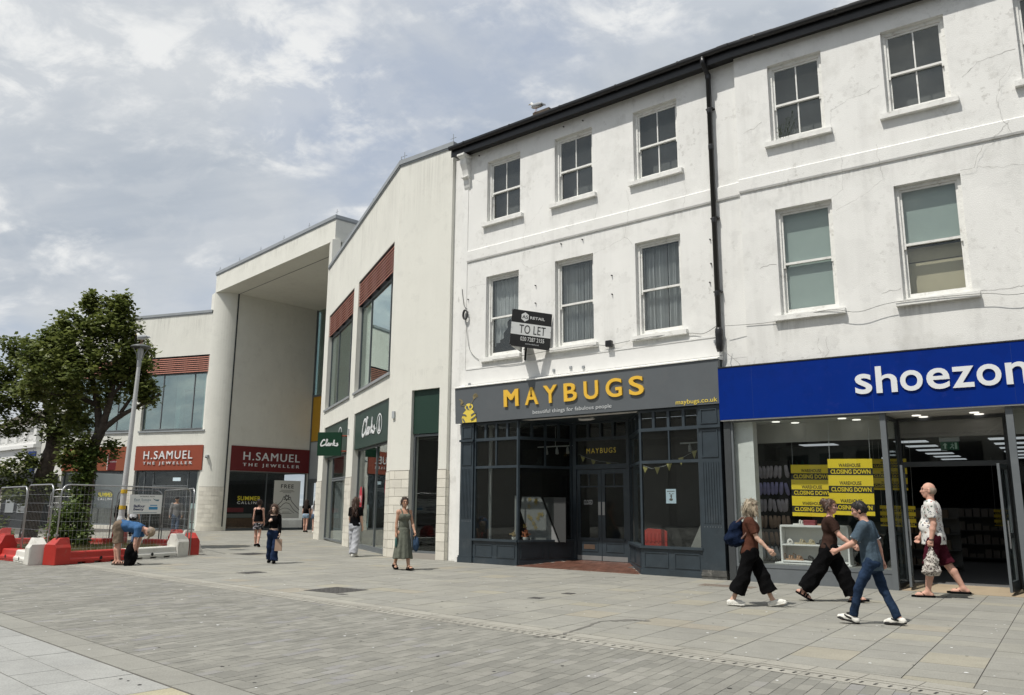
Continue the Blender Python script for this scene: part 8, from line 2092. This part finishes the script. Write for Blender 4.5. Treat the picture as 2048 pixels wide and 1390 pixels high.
def glasses(fig, root, m='wire_frame', dark=False):
    g = MB()
    for sd in (1, -1):
        n = 10; g.tube([tuple(fig.hp(.094, sd * .034 + .024 * math.cos(6.2832 * t / n), .010 + .018 * math.sin(6.2832 * t / n))) for t in range(n + 1)], .0025, 4)
        g.tube([tuple(fig.hp(.094, sd * .058, .014)), tuple(fig.hp(.05, sd * .080, .014)), tuple(fig.hp(-.015, sd * .086, .010))], .0028, 4)
    g.tube([tuple(fig.hp(.095, .012, .014)), tuple(fig.hp(.095, -.012, .014))], .0025, 4)
    o = g.build('spectacles', M[m], root)
    if dark:
        for sd in (1, -1):
            q = MB(); q.ell((0, 0, 0), (.005, .025, .020), 10, 6); w = q.build('lens', M['lens_dark'], o, smooth=True); w.matrix_basis = Matrix.Translation(fig.hp(.094, sd * .034, .010)) @ Matrix(fig.headR.tolist()).to_4x4()
def at_root(root, p): return root.matrix_basis @ Vector(p)

# ---- 1 woman with navy rucksack, far left of the walkers by the blue shop
a = R_(-22)
f = Fig(1.66, True, 2, legs=((24, 3), (-16, 12)), arms=((-6, 6, 10), (22, 8, 22)), feet=(12, 0), head=(4, 20), twist=6)
f.ls = -.016
p = person((3.88, 13.42, 0), a, 'woman with blond bob and navy rucksack walking past the dark shop pilaster', f, 'skin_fair', .013, (.5, .5), face=False)
tee(f, p, 'rust_top', .018, .75, -.02, 'blouse', .012, loose=.02)
trousers(f, p, 'black_cloth', (.105, .115, .150), .10, .62, 'culottes', .013, .014, .007)
hair(f, p, 'hair_blond', 'bob', .009); shoes(f, p, 'white_shoe', 'trainer')
b = empty('rucksack', at_root(p, (-.19, .02, 1.12)), a, 'navy blue slouchy rucksack worn by the blond woman', 'bag')
to_obj([(wrinkle(uni([ell((-.02, 0, .06), (.12, .16, .14)), ell((-.03, 0, -.08), (.18, .20, .12)), cap((.03, .1, .17), (.03, -.1, .17), .04, .04)], .06), .009, 30, 4), .012)], 'pack', M['navy_bag'], b)
mb = MB(); mb.tube([(.0, -.12, -.15), (.14, -.14, .0), (.24, -.12, .16), (.10, -.10, .27), (.0, -.08, .18)], .016, 6); mb.tube([(.0, .12, -.15), (.14, .14, .0), (.24, .12, .16), (.10, .10, .27), (.0, .08, .18)], .016, 6); mb.build('straps', mk('strap_tan', (.16, .09, .07), .7), b)
# ---- 2 woman in black
a = R_(-28)
f = Fig(1.69, True, 4, legs=((24, 2), (-30, 8)), arms=((4, 8, 10), (30, 8, 22)), feet=(6, -28), head=(0, -6), girth=1.17, twist=8)
f.ls = -.016
p = person((5.45, 14.15, 0), a, 'woman in dark brown top and wide black trousers striding right with sunglasses', f, 'skin_pink', .013, (.5, .5), face=True)
tee(f, p, 'brown_top', .013, .72, .03, 'top', .012)
trousers(f, p, 'black_cloth', (.112, .120, .135), .16, .90, 'trousers', .013, .014, .008)
hair(f, p, 'hair_auburn', 'bun', .009); shoes(f, p, 'black_cloth', 'slider'); glasses(f, p, 'lens_dark', True)
mb = MB(); mb.tube([tuple(f.neck + np.array([.06 * math.cos(t), .06 * math.sin(t), -.025 - .02 * math.cos(t)])) for t in np.linspace(0, 6.2832, 13)], .012, 6); mb.build('collar', M['white_shirt'], p)
# ---- 3 man in blue polo
a = R_(150)
f = Fig(1.63, False, 5, legs=((26, 12), (-17, 7)), arms=((30, 7, 34, 8), (-22, 6, 12)), feet=(14, -4), head=(16, 4), girth=1.0, twist=-6)
f.ls = -.016
p = person((4.98, 11.45, 0), a, 'man with dark beard in blue polo shirt and jeans walking left', f, 'skin_pink', .012, (1.15, .8))
tee(f, p, 'polo_blue', .019, .78, -.13, 'polo_shirt', .011, loose=.022)
trousers(f, p, 'denim', (.088, .066, .058), .06, .97, 'jeans', .012, .010, .005)
hair(f, p, 'hair_dark', 'short', .008); shoes(f, p, 'white_shoe', 'trainer', .008, 'rubber'); glasses(f, p)
to_obj([(cut(uni([ell(f.hp(.058, 0, -.092), np.array([.036, .038, .027]) * f.k, f.headR)], .02), []), .007)], 'beard', M['hair_dark'], p)
for i in (0, 1):
    sh, el = f.J['sh%d' % i], f.J['el%d' % i]; c = sh + (el - sh) * .775; d = (el - sh) / np.linalg.norm(el - sh); o = [np.cross(d, [0, 0, 1.]), None]; o[0] /= np.linalg.norm(o[0]); o[1] = np.cross(d, o[0])
    mb = MB(); mb.tube([tuple(c + .071 * (o[0] * math.cos(t) + o[1] * math.sin(t))) for t in np.linspace(0, 6.2832, 17)], .006, 5); mb.build('sleeve_trim', M['white_shirt'], p)
mb = MB(); mb.tube([tuple(f.neck + np.array([.063 * math.cos(t), .066 * math.sin(t), -.02 - .025 * math.cos(t)])) for t in np.linspace(0, 6.2832, 15)], .016, 6); mb.build('collar', M['polo_blue'], p)
mb = MB(); mb.tube([tuple(f.neck + np.array([.072 * math.cos(t), .075 * math.sin(t), -.018 - .025 * math.cos(t)])) for t in np.linspace(0, 6.2832, 15)], .005, 5); mb.build('collar_trim', M['white_shirt'], p)
for i in (0, 1):
    he, to = f.J['heel%d' % i], f.J['toe%d' % i]; mb = MB(); d = to - he
    for s_ in (-1, 1): mb.tube([tuple(he + d * .25 + np.array([0, s_ * .046, .05])), tuple(he + d * .5 + np.array([0, s_ * .044, .058])), tuple(he + d * .68 + np.array([0, s_ * .03, .07]))], .013, 5)
    mb.tube([tuple(he + d * .55 + np.array([0, 0, .088])), tuple(he + d * .35 + np.array([0, 0, .105]))], .022, 5); mb.build('shoe_trim', M['rubber'], p)
# ---- 4 older man in flowered shirt
a = R_(152)
f = Fig(1.96, False, 0, legs=((12, 4), (-22, 6)), arms=((-4, 6, 16), (14, 8, 16)), feet=(0, 0), head=(-2, 4), girth=1.15)
p = person((7.66, 14.95, 0), a, 'older bald man with glasses in flowered shirt and burgundy shorts before the open shop doors', f, 'skin_pink', .013, (.9, .6))
tee(f, p, 'floral_shirt', .022, .70, -.10, 'flowered_shirt', .012, belly=.030, loose=.04, amp=.006)
trousers(f, p, 'burgundy', (.100, .092, .095), .06, -.02, 'shorts', .013, .012, .006)
hair(f, p, 'hair_grey', 'bald', .008); shoes(f, p, 'black_cloth', 'flipflop'); glasses(f, p)
mb = MB(); w = f.J['wr0']; mb.tube([tuple(w + .034 * np.array([math.cos(t), math.sin(t), 0])) for t in np.linspace(0, 6.2832, 13)], .012, 5); mb.build('wristwatch', M['rubber'], p)
b = empty('carrier_bag', at_root(p, f.J['palm0']), a, 'knitted black and cream carrier bag hanging from the older man hand', 'bag')
to_obj([(wrinkle(uni([cap((.0, 0, -.24), (.03, 0, -.40), .09, .115), cap((-.07, 0, -.44), (.10, 0, -.46), .07, .07), cap((0, 0, -.14), (0, 0, -.26), .04, .09)], .06), .009, 34, 6), .012)], 'pouch', M['knit_bag'], b)
mb = MB(); mb.tube([(-.05, .02, -.22), (-.03, .015, -.08), (0, 0, .0), (.03, -.01, -.08), (.06, -.02, -.22)], .014, 5); mb.tube([(-.02, -.02, -.22), (0, -.01, -.05), (.02, .0, -.22)], .014, 5); mb.build('handles', M['knit_bag'], b)
# ---- 5 woman in sage dress
a = R_(-62)
f = Fig(1.68, True, 1, legs=((14, 2), (-14, 16)), arms=((16, 9, 16), (-2, 8, 8)), feet=(8, -12), head=(0, -8), girth=.98)
p = person((-2.62, 20.2, 0), a, 'woman in long sage green dress with glasses and sandals, carrying a bottle', f, 'skin_tan', .014, (.6, .8))
to_obj([(cut(wrinkle(uni(f.torso(.012)[:3] + f.torso(.012)[4:], .05), .003, 24), [(f.pel + f.ax * -.05, -f.ax), (f.chest + f.ax2 * .125 * f.k, f.ax2 + f.fw2 * .35)]), .012)], 'dress_top', M['sage'], p)
skirt(f, p, 'sage', .12, .62, .135, .235, 1.0, 'dress_skirt', .013, .016)
mb = MB()
for sd in (1, -1): mb.tube([tuple(f.chest + f.ax2 * .08 * f.k + np.array([.10, sd * .075, 0])), tuple(f.neck + np.array([.06, sd * .085, -.02])), tuple(f.neck + np.array([.0, sd * .09, .022])), tuple(f.neck + np.array([-.06, sd * .085, -.02])), tuple(f.chest + f.ax2 * .08 * f.k + np.array([-.10, sd * .075, 0]))], .019, 5)
mb.build('dress_straps', M['sage'], p)
hair(f, p, 'hair_brown', 'tail', .009); shoes(f, p, 'black_cloth', 'slider'); glasses(f, p)
b = empty('drinks_bottle', at_root(p, f.J['palm1']), a, 'teal drinks bottle held in the hand of the woman in sage', 'bottle'); mb = MB(); mb.lathe([(.036, -.22), (.040, -.21), (.040, -.04), (.030, -.02), (.028, .02), (.02, .03)], 10); mb.build('flask', mk('teal_bottle', (.03, .10, .09), .4), b, smooth=True); mb = MB(); mb.tube([(.03, 0, .0), (.06, 0, -.02), (.06, 0, -.09), (.035, 0, -.11)], .009, 5); mb.build('loop', M['rubber'], b)
b = empty('shopping_bag', at_root(p, f.J['palm0'] + np.array([-.02, .03, 0])), a, 'dark blue cloth bag hanging behind the woman in sage', 'bag'); to_obj([(wrinkle(uni([ell((0, .02, -.22), (.13, .06, .18))], .02), .006, 30), .012)], 'pouch', mk('bag_blue', (.01, .035, .08), .8), b); mb = MB(); mb.tube([(-.06, 0, -.1), (0, 0, .01), (.06, 0, -.1)], .010, 5); mb.build('handles', M['bag_blue'], b)
# ---- 6 woman in pale trousers, back view
a = R_(72)
f = Fig(1.70, True, 1, legs=((10, 2), (-10, 4)), arms=((8, 12, 30), (4, 9, 10)), feet=(0, 0), head=(2, 4), girth=1.08)
f.ls = -.016
p = person((-4.76, 25.2, 0), a, 'woman seen from behind in black top and wide pale grey trousers', f, 'skin_fair', .015, (.7, .5), face=False)
tee(f, p, 'black_cloth', .016, .72, .0, 'top', .014, loose=.02); trousers(f, p, 'pale_grey_cloth', (.105, .105, .130), .10, .99, 'trousers', .015, .014, .008); hair(f, p, 'hair_auburn', 'long', .011); shoes(f, p, 'white_shoe', 'trainer', .012)
b = empty('phone', at_root(p, f.J['palm0']), a, 'dark phone in the left hand of the woman in pale trousers', 'phone'); bx(-.035, .035, -.008, .008, -.05, .09).build('case', M['rubber'], b, bevel=.004); bx(-.03, .03, -.0095, -.008, -.04, .08).build('screen', M['lens_dark'], b)
# ---- 7 girl in cropped black top, walking to the camera
a = R_(-84)
f = Fig(1.48, True, 0, legs=((8, 4), (-10, 14)), arms=((4, 10, 14), (25, 6, 95, 30)), feet=(4, -10), head=(12, -4), girth=.92)
f.ls = -.016
p = person((-6.34, 22.05, 0), a, 'girl with long brown hair in cropped black long-sleeved top and dark blue jeans', f, 'skin_pale', .013, (.6, .9))
tee(f, p, 'black_cloth', .012, 1.98, .13, 'cropped_top', .012); trousers(f, p, 'denim_dark', (.100, .098, .118), .07, .99, 'jeans', .013, .012, .007); hair(f, p, 'hair_auburn', 'long', .010); shoes(f, p, 'black_cloth', 'trainer', .011)
q = MB(); c = f.chest + f.fw2 * .135 * f.k; q.ell((c[0], c[1] - .05, c[2] + .02), (.012, .045, .05), 8, 6); q.build('chest_print', mk('print_dusty', (.20, .16, .15), .8), p)
b = empty('paper_bag', at_root(p, f.J['palm0']), a, 'brown paper bag in the hand of the girl in the cropped top', 'bag'); mb = MB(); mb.add([(-.05, -.09, -.38), (.05, -.09, -.38), (.05, .09, -.38), (-.05, .09, -.38), (-.02, -.085, -.08), (.02, -.085, -.08), (.02, .085, -.08), (-.02, .085, -.08)], [(3, 2, 1, 0), (4, 5, 6, 7), (0, 1, 5, 4), (1, 2, 6, 5), (2, 3, 7, 6), (3, 0, 4, 7)]); mb.build('sack', mk('kraft', (.33, .23, .17), .85, noise=.1), b); mb = MB(); mb.tube([(0, -.05, -.09), (0, 0, .0), (0, .05, -.09)], .006, 4); mb.build('handle', M['kraft'], b)
# ---- 8 woman back view, floral shorts
a = R_(92)
f = Fig(1.62, True, 0, legs=((9, 4), (-9, 10)), arms=((3, 8, 8), (3, 8, 10)), feet=(2, -14), head=(2, 0), girth=1.02)
p = person((-9.28, 30.3, 0), a, 'woman seen from behind in black vest and black and white patterned shorts', f, 'skin_pink', .017, face=False)
to_obj([(cut(wrinkle(uni(f.torso(.012)[:3], .05), .003, 24), [(f.pel + f.ax * .02, -f.ax), (f.chest + f.ax2 * .145 * f.k, f.ax2 - f.fw2 * .25)]), .015)], 'vest', M['black_cloth'], p)
mb = MB()
for sd in (1, -1): mb.tube([tuple(f.chest + np.array([.10, sd * .075, .08])), tuple(f.neck + np.array([.0, sd * .09, .02])), tuple(f.chest + np.array([-.10, sd * .075, .08]))], .022, 5)
mb.build('vest_straps', M['black_cloth'], p)
skirt(f, p, 'floral_black', .12, .26, .13, .205, .8, 'shorts', .015, .012); hair(f, p, 'hair_brown', 'bun', .012); shoes(f, p, 'black_cloth', 'trainer', .013)
# ---- 9, 10 two girls in denim shorts
for i, (loc, H, lab, hm, top) in enumerate((((-11.55, 46.4, 0), 1.72, 'girl with long dark hair in pale denim shorts, left of the portal door pair', 'hair_brown', 'black_cloth'), ((-10.75, 45.2, 0), 1.70, 'girl in blue denim shorts half hidden by the stone wall end, right of the pair', 'hair_dark', 'white_shirt'))):
    f = Fig(H, True, 0, legs=((7, 2), (-7, 6)), arms=((6, 9, 12), (4, 9, 12)), feet=(0, -6), head=(3, 0)); p = person(loc, R_(88), lab, f, 'skin_pink', .022, face=False)
    tee(f, p, top, .012, .4, .10, 'top', .02); trousers(f, p, 'denim_light' if i == 0 else 'jean_mid', (.112, .11, .1), .10, -.66, 'denim_shorts', .02, .014, .004); hair(f, p, hm, 'long', .016); shoes(f, p, 'black_cloth' if i == 0 else 'white_shoe', 'trainer', .018)
# ---- 11 bending man
a = R_(8)
f = Fig(1.80, False, 88, legs=((-4, -6), (8, 2)), arms=((-10, 6, -2), (-6, 4, 4)), feet=(0, 0), head=(72, 0), girth=1.02, bend=12)
p = person((-10.03, 21.12, 0), a, 'man in blue shirt, khaki shorts and cap bending over a black rucksack', f, 'skin_pink', .015)
tee(f, p, 'mid_blue_tee', .020, .72, .06, 'shirt', .014, loose=.02); trousers(f, p, 'khaki', (.115, .105, .11), .14, -.06, 'shorts', .015, .016, .006); shoes(f, p, 'sandal_brown' if 'sandal_brown' in M else mk('sandal_brown', (.05, .03, .02), .8) and 'sandal_brown' or 'sandal_brown', 'slider', .011); hair(f, p, 'hair_grey', 'short', .011)
mb = MB(); cpm = cloth('cap_tan', (.30, .24, .17))
to_obj([(uni([cut(ell(f.hp(-.005, 0, .045), np.array([.112, .094, .09]) * f.k, f.headR), [(f.hp(0, 0, .035), f.headR @ np.array([0, 0, -1.]))]), cut(ell(f.hp(.10, 0, .040), np.array([.085, .08, .02]) * f.k, f.headR), [])], .012), .010)], 'cap', M['cap_tan'], p)
b = empty('rucksack', (-9.62, 21.0, 0), R_(10), 'black rucksack standing on the paving in front of the bending man', 'bag')
to_obj([(wrinkle(uni([ell((0, 0, .27), (.13, .19, .27)), cap((.0, -.1, .06), (0, .1, .06), .11, .11), ell((.10, 0, .20), (.08, .15, .16))], .05), .006, 26, 5), .013)], 'pack', M['black_cloth'], b); mb = MB(); mb.tube([(0, -.05, .52), (0, 0, .58), (0, .05, .52)], .012, 5); mb.tube([(.14, .17, .05), (.20, .20, .02), (.24, .17, .015)], .012, 5); mb.build('straps', M['black_cloth'], b)
b = empty('water_bottle', (-9.62, 21.06, .56), R_(0), 'clear and blue bottle held by the bending man above his rucksack', 'bottle'); mb = MB(); mb.lathe([(.03, 0), (.035, .02), (.035, .15), (.015, .19), (.015, .22)], 10); mb.build('flask', mk('bottle_blue', (.12, .18, .30), .3), b, smooth=True)
# ---- 12, 13, 14 people by the jeweller door
f = Fig(1.80, False, 0, legs=((6, 2), (-6, 8)), arms=((2, 12, 14), (2, 12, 14)), feet=(0, -6), head=(8, 0)); p = person((-16.2, 39.8, 0), R_(-70), 'man in grey jumper and dark cap walking out of the jeweller door behind the fence', f, 'skin_tan', .022, face=False)
tee(f, p, 'grey_knit', .022, 1.95, -.06, 'jumper', .02, loose=.02); trousers(f, p, 'jean_mid', (.092, .075, .075), .06, .97, 'jeans', .02, .012, .004); hair(f, p, 'hair_dark', 'short', .016); shoes(f, p, 'rubber', 'trainer', .018)
to_obj([(uni([cut(ell(f.hp(-.005, 0, .045), np.array([.112, .094, .09]) * f.k, f.headR), [(f.hp(0, 0, .035), f.headR @ np.array([0, 0, -1.]))]), ell(f.hp(.10, 0, .040), np.array([.075, .07, .02]) * f.k, f.headR)], .012), .014)], 'cap', M['black_cloth'], p)
f = Fig(1.66, False, 0, legs=((4, 2), (-6, 4)), arms=((4, 9, 30), (2, 9, 30)), head=(4, 0)); p = person((-17.8, 38.8, 0), R_(100), 'person in white checked shirt and black trousers mostly hidden by the site board', f, 'skin_fair', .024, face=False)
tee(f, p, 'white_shirt', .02, .75, -.06, 'shirt', .022, loose=.02); trousers(f, p, 'black_cloth', (.092, .075, .075), .06, .97, 'trousers', .022, .012, .004); hair(f, p, 'hair_brown', 'short', .018); shoes(f, p, 'rubber', 'trainer', .02)
f = Fig(1.66, True, 0, legs=((4, 2), (-6, 4)), arms=((10, 9, 40), (8, 9, 40)), head=(4, 0)); p = person((-15.75, 33.2, 0), R_(110), 'dark-haired person in black standing just right of the lamp post', f, 'skin_fair', .024, face=False)
tee(f, p, 'black_cloth', .02, 1.9, -.06, 'jacket', .022, loose=.03); trousers(f, p, 'black_cloth', (.092, .075, .075), .06, .97, 'trousers', .022, .012, .004); hair(f, p, 'hair_dark', 'long', .018); shoes(f, p, 'rubber', 'trainer', .02)
